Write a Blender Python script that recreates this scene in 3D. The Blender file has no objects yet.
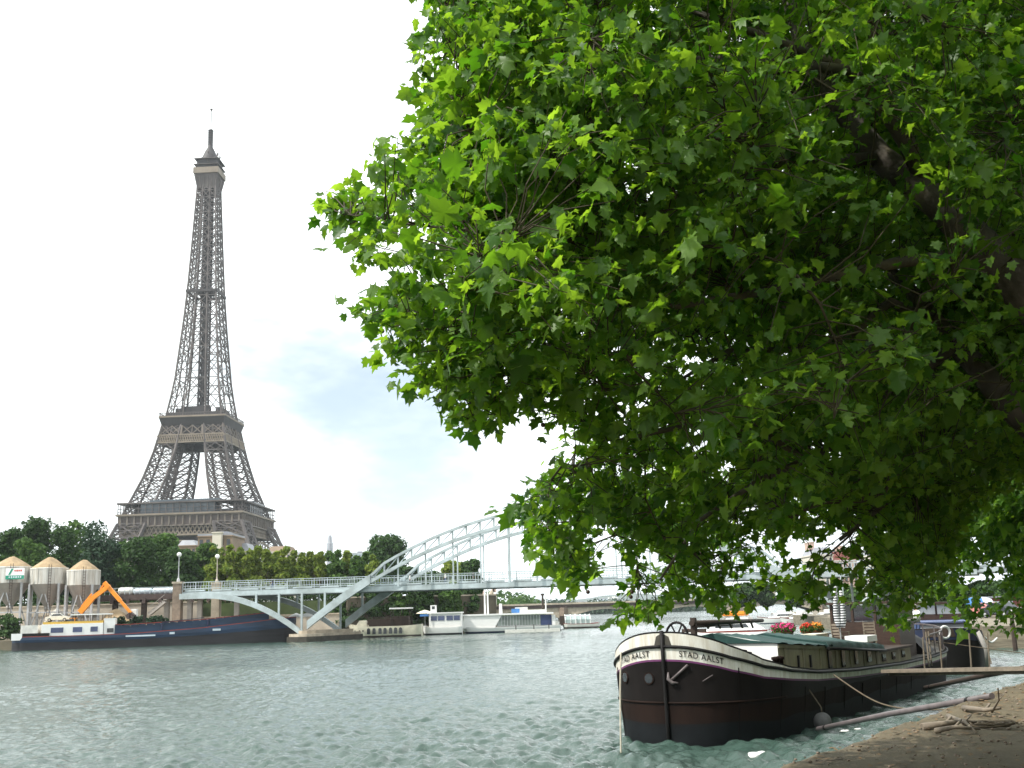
import bpy, math, random
import numpy as np
from mathutils import Vector, Matrix
R = math.radians
random.seed(7)
rng = np.random.default_rng(11)
scene = bpy.context.scene
COL = scene.collection

# ------------------------------------------------------------------ camera
F = 1100.0
PITCH = math.atan(228 / F)
ROLL = R(1.7)
EYE = Vector((0, 0, 3.4))
camd = bpy.data.cameras.new('camera')
camd.sensor_width = 36
camd.lens = F / 1024 * 36
camd.clip_start = 0.1
camd.clip_end = 30000
cam = bpy.data.objects.new('camera', camd)
COL.objects.link(cam)
CM = Matrix.Rotation(math.pi / 2 + PITCH, 3, 'X') @ Matrix.Rotation(-ROLL, 3, 'Z')
cam.matrix_world = Matrix.Translation(EYE) @ CM.to_4x4()
scene.camera = cam
scene.render.resolution_x, scene.render.resolution_y = 1024, 768

# ------------------------------------------------------------------ light
SUN_AZ, SUN_EL = R(-112), R(50)      # azimuth clockwise from +Y (camera heading); minus = to the left
to_sun = Vector((math.sin(SUN_AZ) * math.cos(SUN_EL), math.cos(SUN_AZ) * math.cos(SUN_EL), math.sin(SUN_EL)))
sd = bpy.data.lights.new('sun', 'SUN')
sd.energy = 4.8
sd.angle = R(1.0)
sd.color = (1.0, 0.955, 0.88)
sun = bpy.data.objects.new('sun', sd)
COL.objects.link(sun)
sun.rotation_euler = (-to_sun).to_track_quat('-Z', 'Y').to_euler()

world = bpy.data.worlds.new('World')
scene.world = world
world.use_nodes = True
wt = world.node_tree
wt.nodes.clear()
def wn(t, **k):
    n = wt.nodes.new(t)
    for a, b in k.items(): setattr(n, a, b)
    return n
wout = wn('ShaderNodeOutputWorld')
sky = wn('ShaderNodeTexSky', sky_type='NISHITA')
sky.sun_disc = False
sky.sun_elevation = SUN_EL
sky.sun_rotation = SUN_AZ
bg_sky = wn('ShaderNodeBackground'); bg_sky.inputs['Strength'].default_value = 0.15
bg_cl = wn('ShaderNodeBackground'); bg_cl.inputs['Strength'].default_value = 1.3
wt.links.new(sky.outputs['Color'], bg_sky.inputs['Color'])
tc = wn('ShaderNodeTexCoord')
mp = wn('ShaderNodeMapping'); mp.inputs['Scale'].default_value = (1.0, 1.0, 2.2)
wt.links.new(tc.outputs['Generated'], mp.inputs['Vector'])
nz = wn('ShaderNodeTexNoise'); nz.inputs['Scale'].default_value = 2.6; nz.inputs['Detail'].default_value = 6; nz.inputs['Roughness'].default_value = 0.55
wt.links.new(mp.outputs['Vector'], nz.inputs['Vector'])
# a thinner window in the cloud, low in the south west
vd = wn('ShaderNodeVectorMath', operation='DISTANCE')
wt.links.new(tc.outputs['Generated'], vd.inputs[0])
_w = (CM @ Vector(((345 - 512) / F, (384 - 400) / F, -1))).normalized()
vd.inputs[1].default_value = _w
mr = wn('ShaderNodeMapRange'); mr.inputs['From Min'].default_value = 0.0; mr.inputs['From Max'].default_value = 0.17
mr.inputs['To Min'].default_value = 0.30; mr.inputs['To Max'].default_value = 0.0
wt.links.new(vd.outputs['Value'], mr.inputs['Value'])
sb = wn('ShaderNodeMath', operation='SUBTRACT')
wt.links.new(nz.outputs['Fac'], sb.inputs[0]); wt.links.new(mr.outputs['Result'], sb.inputs[1])
rp = wn('ShaderNodeMapRange'); rp.inputs['From Min'].default_value = 0.22; rp.inputs['From Max'].default_value = 0.46
rp.inputs['To Min'].default_value = 0.18; rp.inputs['To Max'].default_value = 1.0
rp.interpolation_type = 'SMOOTHSTEP'
wt.links.new(sb.outputs[0], rp.inputs['Value'])
# cloud brightness varies a little
nz2 = wn('ShaderNodeTexNoise'); nz2.inputs['Scale'].default_value = 5; nz2.inputs['Detail'].default_value = 5
wt.links.new(mp.outputs['Vector'], nz2.inputs['Vector'])
cr = wn('ShaderNodeMapRange'); cr.inputs['From Min'].default_value = 0.3; cr.inputs['From Max'].default_value = 0.7
cr.inputs['To Min'].default_value = 1.0; cr.inputs['To Max'].default_value = 1.25
wt.links.new(nz2.outputs['Fac'], cr.inputs['Value'])
cc = wn('ShaderNodeCombineColor')
cmul = wn('ShaderNodeMath', operation='MULTIPLY'); cmul.inputs[1].default_value = 1.05
wt.links.new(cr.outputs['Result'], cmul.inputs[0])
wt.links.new(cr.outputs['Result'], cc.inputs[0]); wt.links.new(cmul.outputs[0], cc.inputs[1]); wt.links.new(cmul.outputs[0], cc.inputs[2])
wt.links.new(cc.outputs[0], bg_cl.inputs['Color'])
mx = wn('ShaderNodeMixShader')
wt.links.new(rp.outputs['Result'], mx.inputs['Fac'])
wt.links.new(bg_sky.outputs[0], mx.inputs[1]); wt.links.new(bg_cl.outputs[0], mx.inputs[2])
wt.links.new(mx.outputs[0], wout.inputs['Surface'])

vs = scene.view_settings
vs.view_transform = 'Standard'
vs.look = 'None'
vs.exposure = 0.22
vs.gamma = 1.0
try: vs.use_curve_mapping = False
except Exception: pass
scene.cycles.max_bounces = 8
scene.cycles.transparent_max_bounces = 8
scene.cycles.caustics_reflective = False
scene.cycles.caustics_refractive = False
scene.cycles.sample_clamp_indirect = 4.0
scene.cycles.use_denoising = True

# ------------------------------------------------------------------ helpers
def ray(px, py):
    return CM @ Vector(((px - 512) / F, (384 - py) / F, -1))
def P(px, py, d):            # point at depth d along the camera axis
    return EYE + ray(px, py) * d
def G(px, py, z=0.0):        # point on the horizontal plane z
    r = ray(px, py); return EYE + r * ((z - EYE.z) / r.z)
def V(px, py, Y):            # point on the vertical plane y = Y
    r = ray(px, py); return EYE + r * (Y / r.y)
def proj(pts):
    p = (np.asarray(pts, float) - np.array(EYE)) @ np.array(CM)
    return 512 + F * p[:, 0] / -p[:, 2], 384 - F * p[:, 1] / -p[:, 2], -p[:, 2]
def hx(r, g, b):             # srgb 0-255 to linear
    f = lambda c: (c / 255 / 12.92) if c / 255 <= 0.04045 else ((c / 255 + 0.055) / 1.055) ** 2.4
    return (f(r), f(g), f(b))

class MB:
    def __init__(self): self.v = []; self.f = []; self.m = []; self.s = []; self.mi = 0; self.smooth = False
    def add(self, vs, fs):
        o = len(self.v); self.v.extend([tuple(x) for x in vs])
        for f in fs: self.f.append(tuple(i + o for i in f)); self.m.append(self.mi); self.s.append(self.smooth)
    def box(self, c, s, rz=0.0, ax=None):
        c = Vector(c); hx_, hy, hz = s[0] / 2, s[1] / 2, s[2] / 2
        if ax is None:
            M = Matrix.Rotation(rz, 3, 'Z'); ax = (M @ Vector((1, 0, 0)), M @ Vector((0, 1, 0)), Vector((0, 0, 1)))
        vs = [c + ax[0] * (sx * hx_) + ax[1] * (sy * hy) + ax[2] * (sz * hz) for sz in (-1, 1) for sy in (-1, 1) for sx in (-1, 1)]
        self.add(vs, [(0, 2, 3, 1), (4, 5, 7, 6), (0, 1, 5, 4), (2, 6, 7, 3), (0, 4, 6, 2), (1, 3, 7, 5)])
    def beam(self, p, q, w, h=None, up=(0, 0, 1)):
        p = Vector(p); q = Vector(q); h = h or w; d = q - p
        if d.length < 1e-6: return
        d.normalize(); up = Vector(up)
        if abs(d.dot(up)) > 0.98: up = Vector((0, 1, 0)) if abs(d.y) < .9 else Vector((1, 0, 0))
        s = d.cross(up).normalized(); u = s.cross(d)
        vs = [b + s * (a * w / 2) + u * (c * h / 2) for b in (p, q) for a, c in ((-1, -1), (1, -1), (1, 1), (-1, 1))]
        self.add(vs, [(0, 1, 5, 4), (1, 2, 6, 5), (2, 3, 7, 6), (3, 0, 4, 7), (3, 2, 1, 0), (4, 5, 6, 7)])
    def tube(self, pts, r, n=6, cap=True):
        pts = [Vector(p) for p in pts]; k = len(pts)
        rs = r if hasattr(r, '__len__') else [r] * k
        vs = []; prev = None
        for i, p in enumerate(pts):
            d = (pts[min(i + 1, k - 1)] - pts[max(i - 1, 0)])
            if d.length < 1e-9: d = Vector((0, 0, 1))
            d.normalize()
            if prev is None:
                a = Vector((0, 0, 1)) if abs(d.z) < .9 else Vector((1, 0, 0)); s = d.cross(a).normalized()
            else:
                s = prev - d * prev.dot(d)
                s = s.normalized() if s.length > 1e-6 else d.orthogonal().normalized()
            prev = s; u = d.cross(s)
            for j in range(n):
                a = 2 * math.pi * j / n; vs.append(p + (s * math.cos(a) + u * math.sin(a)) * rs[i])
        fs = [(i * n + j, i * n + (j + 1) % n, (i + 1) * n + (j + 1) % n, (i + 1) * n + j) for i in range(k - 1) for j in range(n)]
        sm = self.smooth; self.smooth = n > 4; self.add(vs, fs); self.smooth = sm; o = len(self.v) - len(vs)
        if cap:
            for f in (tuple(range(n))[::-1], tuple((k - 1) * n + j for j in range(n))): self.f.append(tuple(i + o for i in f)); self.m.append(self.mi); self.s.append(False)
    def lathe(self, c, prof, n=16, cap=True):   # prof: (radius, z)
        c = Vector(c); k = len(prof)
        vs = [c + Vector((r * math.cos(2 * math.pi * j / n), r * math.sin(2 * math.pi * j / n), z)) for r, z in prof for j in range(n)]
        fs = [(i * n + j, i * n + (j + 1) % n, (i + 1) * n + (j + 1) % n, (i + 1) * n + j) for i in range(k - 1) for j in range(n)]
        sm = self.smooth; self.smooth = n > 8; self.add(vs, fs); self.smooth = sm; o = len(self.v) - len(vs)
        if cap:
            for f in (tuple(range(n))[::-1], tuple((k - 1) * n + j for j in range(n))): self.f.append(tuple(i + o for i in f)); self.m.append(self.mi); self.s.append(False)
    def prism(self, poly, z0, z1):              # poly: list of (x, y), counter-clockwise
        n = len(poly)
        self.add([(x, y, z0) for x, y in poly] + [(x, y, z1) for x, y in poly],
                 [tuple(range(n))[::-1], tuple(range(n, 2 * n))] + [(i, (i + 1) % n, n + (i + 1) % n, n + i) for i in range(n)])
    def slab(self, a, b, quadpts):              # extrude a planar polygon (3d pts) by vector
        n = len(quadpts); e = Vector(b)
        q = [Vector(x) for x in quadpts]
        self.add(q + [x + e for x in q], [tuple(range(n))[::-1], tuple(range(n, 2 * n))] + [(i, (i + 1) % n, n + (i + 1) % n, n + i) for i in range(n)])
    def ball(self, c, r, n=10, m=7):
        rr = r if hasattr(r, '__len__') else (r, r, r); c = Vector(c)
        vs = [c + Vector((0, 0, -rr[2]))]
        for i in range(1, m):
            a = -math.pi / 2 + math.pi * i / m
            for j in range(n):
                b = 2 * math.pi * j / n
                vs.append(c + Vector((rr[0] * math.cos(a) * math.cos(b), rr[1] * math.cos(a) * math.sin(b), rr[2] * math.sin(a))))
        vs.append(c + Vector((0, 0, rr[2]))); L = len(vs) - 1
        fs = [(0, 1 + (j + 1) % n, 1 + j) for j in range(n)]
        for i in range(m - 2):
            for j in range(n):
                a = 1 + i * n; fs.append((a + j, a + (j + 1) % n, a + n + (j + 1) % n, a + n + j))
        a = 1 + (m - 2) * n
        fs += [(a + j, a + (j + 1) % n, L) for j in range(n)]
        sm = self.smooth; self.smooth = True; self.add(vs, fs); self.smooth = sm
    def mesh(self, name):
        me = bpy.data.meshes.new(name); me.from_pydata(self.v, [], self.f)
        me.polygons.foreach_set('material_index', self.m); me.polygons.foreach_set('use_smooth', self.s)
        me.update(); return me
    def build(self, name, mats, parent=None):
        me = self.mesh(name)
        for m in (mats if isinstance(mats, (list, tuple)) else [mats]): me.materials.append(m)
        return link(name, me, parent)

def _each(self, name, mats, parent=None):          # every loose piece an object of its own
    par = list(range(len(self.v)))
    def find(i):
        while par[i] != i: par[i] = par[par[i]]; i = par[i]
        return i
    for f in self.f:
        for i in f[1:]: par[find(i)] = find(f[0])
    gr = {}
    for k, f in enumerate(self.f): gr.setdefault(find(f[0]), []).append(k)
    out = []
    for ks in gr.values():
        m = MB(); idx = {}
        for k in ks:
            for i in self.f[k]:
                if i not in idx: idx[i] = len(m.v); m.v.append(self.v[i])
            m.f.append(tuple(idx[i] for i in self.f[k])); m.m.append(self.m[k]); m.s.append(self.s[k])
        out.append(m.build(name, mats, parent))
    return out
MB.build_each = _each

def link(name, data, parent=None):
    o = bpy.data.objects.new(name, data); COL.objects.link(o)
    if parent is not None: o.parent = parent
    return o
def tag(o, label, cat, group=None):
    o['label'] = label; o['category'] = cat
    if group: o['group'] = group
    return o
def thing(name, label, cat, loc=(0, 0, 0), rz=0.0, group=None):
    o = bpy.data.objects.new(name, None); COL.objects.link(o)
    o.location = loc; o.rotation_euler = (0, 0, rz); o.empty_display_size = 0.2
    return tag(o, label, cat, group)
def struct(o, kind='structure'):
    o['kind'] = kind; return o
def dup(o, parent=None):
    c = o.copy(); COL.objects.link(c)
    if parent is not None: c.parent = parent
    for ch in list(o.children): dup(ch, c)
    return c
def np_mesh(name, verts, faces, k, mats, smooth=False):
    me = bpy.data.meshes.new(name); n = len(faces)
    me.vertices.add(len(verts)); me.vertices.foreach_set('co', np.ascontiguousarray(verts, np.float32).ravel())
    me.loops.add(n * k); me.loops.foreach_set('vertex_index', np.ascontiguousarray(faces, np.int32).ravel())
    me.polygons.add(n); me.polygons.foreach_set('loop_start', np.arange(0, n * k, k, dtype=np.int32))
    me.polygons.foreach_set('loop_total', np.full(n, k, np.int32))
    me.polygons.foreach_set('use_smooth', np.full(n, smooth, bool))
    for m in mats: me.materials.append(m)
    me.update(calc_edges=True); me.validate(); return me

# ------------------------------------------------------------------ materials
def mat(name, col, rough=0.6, var=0.25, scale=2.0, metal=0.0, bump=0.0, bscale=None, spec=0.4, col2=None, detail=5, stretch=None):
    m = bpy.data.materials.new(name); m.use_nodes = True; t = m.node_tree; b = t.nodes['Principled BSDF']
    b.inputs['Roughness'].default_value = rough; b.inputs['Metallic'].default_value = metal
    b.inputs['Specular IOR Level'].default_value = spec
    c = t.nodes.new('ShaderNodeTexCoord'); n = t.nodes.new('ShaderNodeTexNoise')
    n.inputs['Scale'].default_value = scale; n.inputs['Detail'].default_value = detail; n.inputs['Roughness'].default_value = 0.62
    src = c.outputs['Object']
    if stretch:
        mpn = t.nodes.new('ShaderNodeMapping'); mpn.inputs['Scale'].default_value = stretch
        t.links.new(src, mpn.inputs['Vector']); src = mpn.outputs['Vector']
    t.links.new(src, n.inputs['Vector'])
    r = t.nodes.new('ShaderNodeValToRGB')
    lo = col2 if col2 else tuple(x * (1 - var) for x in col); hi = tuple(min(1, x * (1 + var * .7)) for x in col)
    r.color_ramp.elements[0].position = 0.32; r.color_ramp.elements[0].color = (*lo, 1)
    r.color_ramp.elements[1].position = 0.68; r.color_ramp.elements[1].color = (*hi, 1)
    t.links.new(n.outputs['Fac'], r.inputs['Fac']); t.links.new(r.outputs['Color'], b.inputs['Base Color'])
    if bump:
        n2 = t.nodes.new('ShaderNodeTexNoise'); n2.inputs['Scale'].default_value = bscale or scale * 6; n2.inputs['Detail'].default_value = 4
        t.links.new(src, n2.inputs['Vector'])
        bp = t.nodes.new('ShaderNodeBump'); bp.inputs['Strength'].default_value = bump; bp.inputs['Distance'].default_value = 0.05
        t.links.new(n2.outputs['Fac'], bp.inputs['Height']); t.links.new(bp.outputs['Normal'], b.inputs['Normal'])
    return m

def leaf_mat(name, c1, c2, tr1, tr2, trans=0.45, rough=0.5, spec=0.3):
    m = bpy.data.materials.new(name); m.use_nodes = True; t = m.node_tree; b = t.nodes['Principled BSDF']
    out = t.nodes['Material Output']
    g = t.nodes.new('ShaderNodeNewGeometry')
    def ramp(a, c):
        r = t.nodes.new('ShaderNodeValToRGB'); r.color_ramp.elements[0].color = (*a, 1); r.color_ramp.elements[1].color = (*c, 1)
        t.links.new(g.outputs['Random Per Island'], r.inputs['Fac']); return r
    r1 = ramp(c1, c2); r2 = ramp(tr1, tr2)
    b.inputs['Roughness'].default_value = rough; b.inputs['Specular IOR Level'].default_value = spec
    t.links.new(r1.outputs['Color'], b.inputs['Base Color'])
    tl = t.nodes.new('ShaderNodeBsdfTranslucent'); t.links.new(r2.outputs['Color'], tl.inputs['Color'])
    mixs = t.nodes.new('ShaderNodeMixShader'); mixs.inputs['Fac'].default_value = trans
    t.links.new(b.outputs[0], mixs.inputs[1]); t.links.new(tl.outputs[0], mixs.inputs[2]); t.links.new(mixs.outputs[0], out.inputs['Surface'])
    return m

M = {}
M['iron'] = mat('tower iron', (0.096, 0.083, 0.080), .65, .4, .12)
M['iron_tan'] = mat('tower iron tan paint', (0.200, 0.165, 0.128), .65, .25, .15)  # lighter tan colour of the platform edges and lattice bands
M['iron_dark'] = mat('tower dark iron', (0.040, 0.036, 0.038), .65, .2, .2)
M['glass_pav'] = mat('pavilion glass', (0.075, 0.095, 0.115), .25, .35, .12, spec=.5)
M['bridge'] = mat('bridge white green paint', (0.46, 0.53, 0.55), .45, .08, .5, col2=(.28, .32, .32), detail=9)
M['bridge_shade'] = mat('bridge paint in shade', (0.30, 0.34, 0.35), .55, .15, .5)  # bridge paint darkened for the shade under the deck
M['stone'] = mat('pale stone', (0.42, 0.36, 0.28), .85, .3, .8, bump=.4)
M['stone_brown'] = mat('brown stone', (0.22, 0.17, 0.13), .85, .3, 1.2, bump=.4)
M['bridge_leg'] = M['bridge']
M['stone_dark'] = mat('wet dark stone', (0.05, 0.045, 0.035), .7, .4, 1.2, bump=.3)
M['concrete'] = mat('grey concrete', (0.36, 0.33, 0.30), .85, .25, .6, bump=.2)
M['wall_beige'] = mat('beige rendered wall', (0.50, 0.44, 0.36), .85, .25, .35, bump=.2)
M['rust_beam'] = mat('dark rusty beam', (0.065, 0.045, 0.040), .7, .3, 1.0)
M['white'] = mat('white paint', (0.82, 0.82, 0.80), .4, .04, .8)
M['white_dirty'] = mat('weathered white paint', (0.72, 0.71, 0.66), .5, .16, 1.6)
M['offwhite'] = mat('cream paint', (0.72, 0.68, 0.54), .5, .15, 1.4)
M['cream_side'] = mat('weathered cream paint in shade', (0.27, 0.245, 0.16), .6, .35, 2.5, stretch=(1, 1, .3))  # cream darkened for the shaded cabin side, with weathered streaks
M['black'] = mat('black paint', (0.010, 0.009, 0.009), .55, .3, 3, spec=.2)
M['hull_black'] = mat('black tarred hull', (0.009, 0.007, 0.0065), .6, .45, 1.3, bump=.15, bscale=3, stretch=(1, 1, .5), spec=.12)
M['hull_rust'] = mat('rusty lower hull', (0.015, 0.0085, 0.0065), .75, .5, 1.4, bump=.2, bscale=5, stretch=(1, 1, .35), spec=.1)
M['hull_boot'] = mat('grey boot topping', (0.008, 0.0095, 0.011), .65, .4, 1.5, bump=.1, spec=.12)
M['purple'] = mat('purple stripe paint', (0.13, 0.03, 0.11), .5, .2, 3)
M['dark_glass'] = mat('dark window glass', (0.02, 0.025, 0.03), .08, .3, 2, spec=.7)
M['tarp'] = mat('dark green tarpaulin', (0.012, 0.050, 0.044), .75, .4, 1.6, bump=.5, bscale=3)
M['wood'] = mat('brown varnished wood', (0.045, 0.024, 0.016), .5, .4, 3, stretch=(1, 1, 5))
M['wood_dark'] = mat('dark weathered wood', (0.045, 0.030, 0.022), .65, .35, 3)
M['wood_pale'] = mat('pale grey wood', (0.20, 0.165, 0.125), .75, .3, 4, bump=.2)
M['rope'] = mat('pale rope', (0.52, 0.47, 0.38), .9, .2, 12)
M['rope_dark'] = mat('dark rope', (0.12, 0.095, 0.065), .9, .3, 12)
M['spar'] = mat('grey painted spar', (0.12, 0.10, 0.10), .5, .3, 3)
M['navy'] = mat('navy blue paint', (0.014, 0.022, 0.058), .4, .25, 1.2)
M['blue_hull'] = mat('blue hull paint', (0.012, 0.032, 0.070), .5, .45, .5, stretch=(.4, .4, 3))
M['barge_low'] = mat('dark lower barge hull', (0.017, 0.016, 0.019), .6, .5, .7, stretch=(.4, .4, 3))
M['red_rail'] = mat('dull red paint', (0.20, 0.035, 0.028), .6, .3, 1)
M['orange'] = mat('orange machine paint', (0.80, 0.27, 0.02), .45, .12, .8)
M['yellow'] = mat('yellow ochre paint', (0.60, 0.38, 0.07), .6, .15, 1)
M['sand'] = mat('yellow sand', (0.34, 0.25, 0.15), .95, .3, .8, bump=.4)
M['silo'] = mat('off white silo steel', (0.60, 0.60, 0.57), .55, .12, .8, stretch=(2.5, 2.5, .2), col2=(.38, .35, .30))
M['buoy'] = mat('grey rubber fender', (0.11, 0.11, 0.11), .7, .3, 4)
M['silo_grey'] = mat('grey hopper steel', (0.34, 0.32, 0.30), .6, .22, .6, stretch=(1, 1, .3))
M['green_sign'] = mat('green sign paint', (0.02, 0.26, 0.17), .5, .1, 1)
M['red_mark'] = mat('red sign paint', (0.6, 0.08, 0.07), .5, .1, 1)
M['pink'] = mat('pink petals', (0.75, 0.06, 0.25), .7, .35, 9)
M['red_fl'] = mat('red petals', (0.65, 0.05, 0.03), .7, .35, 9)
M['orange_fl'] = mat('orange petals', (0.80, 0.30, 0.04), .7, .4, 9)
M['terracotta'] = mat('terracotta', (0.25, 0.10, 0.05), .8, .2, 5)
M['plant'] = leaf_mat('pot plant leaves', (0.03, 0.09, 0.015), (0.07, 0.16, 0.03), (0.05, 0.16, 0.02), (0.09, 0.22, 0.03))
M['blue_tarp'] = mat('blue tarpaulin', (0.07, 0.22, 0.52), .5, .3, .6, bump=.4, bscale=1.5)
M['blue_cover'] = mat('dull blue cover', (0.10, 0.13, 0.24), .6, .3, 1)
M['bluewhite'] = mat('pale blue white paint', (0.55, 0.62, 0.68), .5, .15, .5)
M['window_blue'] = mat('tinted blue glazing', (0.05, 0.07, 0.16), .12, .3, .5, spec=.6)
M['window_green'] = mat('tinted green glazing', (0.17, 0.21, 0.19), .12, .35, .7, spec=.6)
M['globe'] = mat('white lamp globe', (0.8, 0.8, 0.78), .3, .03, 2)
M['steel'] = mat('galvanised steel', (0.42, 0.43, 0.44), .45, .15, 2)
M['tyre'] = mat('black rubber', (0.02, 0.02, 0.02), .85, .3, 4)
M['car_red'] = mat('pale pink red car paint', (0.55, 0.22, 0.20), .3, .1, 1)
M['car_dark'] = mat('dark grey car paint', (0.035, 0.04, 0.05), .3, .15, 1)
M['lamp_red'] = mat('red lens', (0.5, 0.02, 0.02), .3, .1, 1)
M['roof_grey'] = mat('grey zinc roof', (0.27, 0.28, 0.31), .5, .2, .3)
M['facade'] = mat('pale limestone facade', (0.60, 0.55, 0.47), .85, .15, .15)
M['facade_brown'] = mat('brown brick facade', (0.25, 0.185, 0.135), .85, .2, .2)
M['facade_pink'] = mat('pinkish facade', (0.52, 0.38, 0.31), .85, .15, .2)
M['roof_red'] = mat('red hut paint', (0.15, 0.045, 0.035), .7, .3, 1)
M['land'] = mat('earth and gravel', (0.20, 0.17, 0.12), .95, .3, .3, bump=.3)
M['grassy'] = mat('grassy earth', (0.06, 0.085, 0.03), .95, .4, .2, bump=.3)
M['hill'] = mat('wooded hill', (0.045, 0.075, 0.05), .95, .4, .02, detail=8)
M['skin'] = mat('skin', (0.45, 0.27, 0.19), .6, .08, 8)
M['shirt'] = mat('white shirt', (0.75, 0.74, 0.72), .8, .08, 6)
M['jeans'] = mat('blue trousers', (0.05, 0.08, 0.17), .85, .2, 8)
M['hair_grey'] = mat('grey hair', (0.38, 0.36, 0.34), .8, .2, 20)
M['cloth_dark'] = mat('dark clothes', (0.03, 0.03, 0.04), .85, .2, 8)
M['hair_dark'] = mat('dark hair', (0.03, 0.02, 0.015), .8, .2, 20)
M['foam'] = mat('dirty white plastic', (0.7, 0.7, 0.68), .5, .2, 6)
M['leaf_dead'] = mat('dry dead leaf', (0.16, 0.10, 0.045), .8, .4, 20)
# ================================================================== SETTING
QZ = 1.6                                # quay height above the river
# ---- river: real waves in a sheet that gets coarser with distance
def river():
    nr, na = 1400, 800
    r = np.concatenate([8.0 * (260 / 8.0) ** (np.arange(1280) / 1279), 260 * (5200 / 260) ** (np.arange(1, 121) / 120)])
    a = np.radians(np.linspace(-52, 52, na))
    RR, AA = np.meshgrid(r, a, indexing='ij')
    X = RR * np.sin(AA); Y = RR * np.cos(AA)
    cell = np.maximum(np.gradient(r)[:, None] + 0 * RR, RR * R(104) / na)
    Z = np.zeros_like(X)
    rg = np.random.default_rng(5)
    gust = 0.80 + 0.55 * np.sin(X * .11 + 1.3 * np.sin(Y * .045)) * np.sin(Y * .07 + .6 * np.sin(X * .06)) + .35 * np.sin(X * .031 - Y * .023 + 1); gust = np.clip(gust, .3, 1.8)
    for i in range(110):
        L = 0.22 * (3.0 / .22) ** (rg.random() ** 1.0)
        th = R(62) + rg.normal() * .75
        k = 2 * math.pi / L
        amp = 0.0104 * min(L, .6 + .16 * (L - .6)) ** 0.9 * rg.uniform(.5, 1.2)
        w = np.clip((L / cell - 2.2) / 2.0, 0, 1)
        ph = k * (X * math.sin(th) + Y * math.cos(th)) + rg.uniform(0, 6.28) + .5 * np.sin(X * .21 / L + i) + .5 * np.sin(Y * .17 / L + 2 * i)
        s = np.sin(ph)
        Z += amp * w * gust * (s + .25 * np.cos(2 * ph))
    verts = np.stack([X, Y, Z], -1).reshape(-1, 3)
    i, j = np.meshgrid(np.arange(nr - 1), np.arange(na - 1), indexing='ij')
    b = (i * na + j).ravel()
    faces = np.stack([b, b + na, b + na + 1, b + 1], -1)
    m = bpy.data.materials.new('river water'); m.use_nodes = True; t = m.node_tree; p = t.nodes['Principled BSDF']
    p.inputs['Base Color'].default_value = (0.042, 0.076, 0.062, 1)
    p.inputs['Roughness'].default_value = 0.06
    p.inputs['IOR'].default_value = 1.42
    c = t.nodes.new('ShaderNodeTexCoord')
    n1 = t.nodes.new('ShaderNodeTexNoise'); n1.inputs['Scale'].default_value = 3.0; n1.inputs['Detail'].default_value = 8; n1.inputs['Roughness'].default_value = .66
    t.links.new(c.outputs['Object'], n1.inputs['Vector'])
    bp = t.nodes.new('ShaderNodeBump'); bp.inputs['Strength'].default_value = 1.0; bp.inputs['Distance'].default_value = 0.08
    t.links.new(n1.outputs['Fac'], bp.inputs['Height'])
    n2 = t.nodes.new('ShaderNodeTexNoise'); n2.inputs['Scale'].default_value = .55; n2.inputs['Detail'].default_value = 5; n2.inputs['Roughness'].default_value = .6
    t.links.new(c.outputs['Object'], n2.inputs['Vector'])
    b2 = t.nodes.new('ShaderNodeBump'); b2.inputs['Strength'].default_value = 1.0; b2.inputs['Distance'].default_value = 0.16
    t.links.new(n2.outputs['Fac'], b2.inputs['Height']); t.links.new(bp.outputs['Normal'], b2.inputs['Normal']); t.links.new(b2.outputs['Normal'], p.inputs['Normal'])
    me = np_mesh('river', verts, faces, 4, [m], True)
    return struct(link('river', me))
river()

# ---- ground far away, river bed, one sheet to the horizon
mb = MB(); mb.add([(-9000, -200, -1.2), (9000, -200, -1.2), (9000, 16000, -1.2), (-9000, 16000, -1.2)], [(0, 1, 2, 3)])
struct(mb.build('ground', M['land']))

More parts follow.
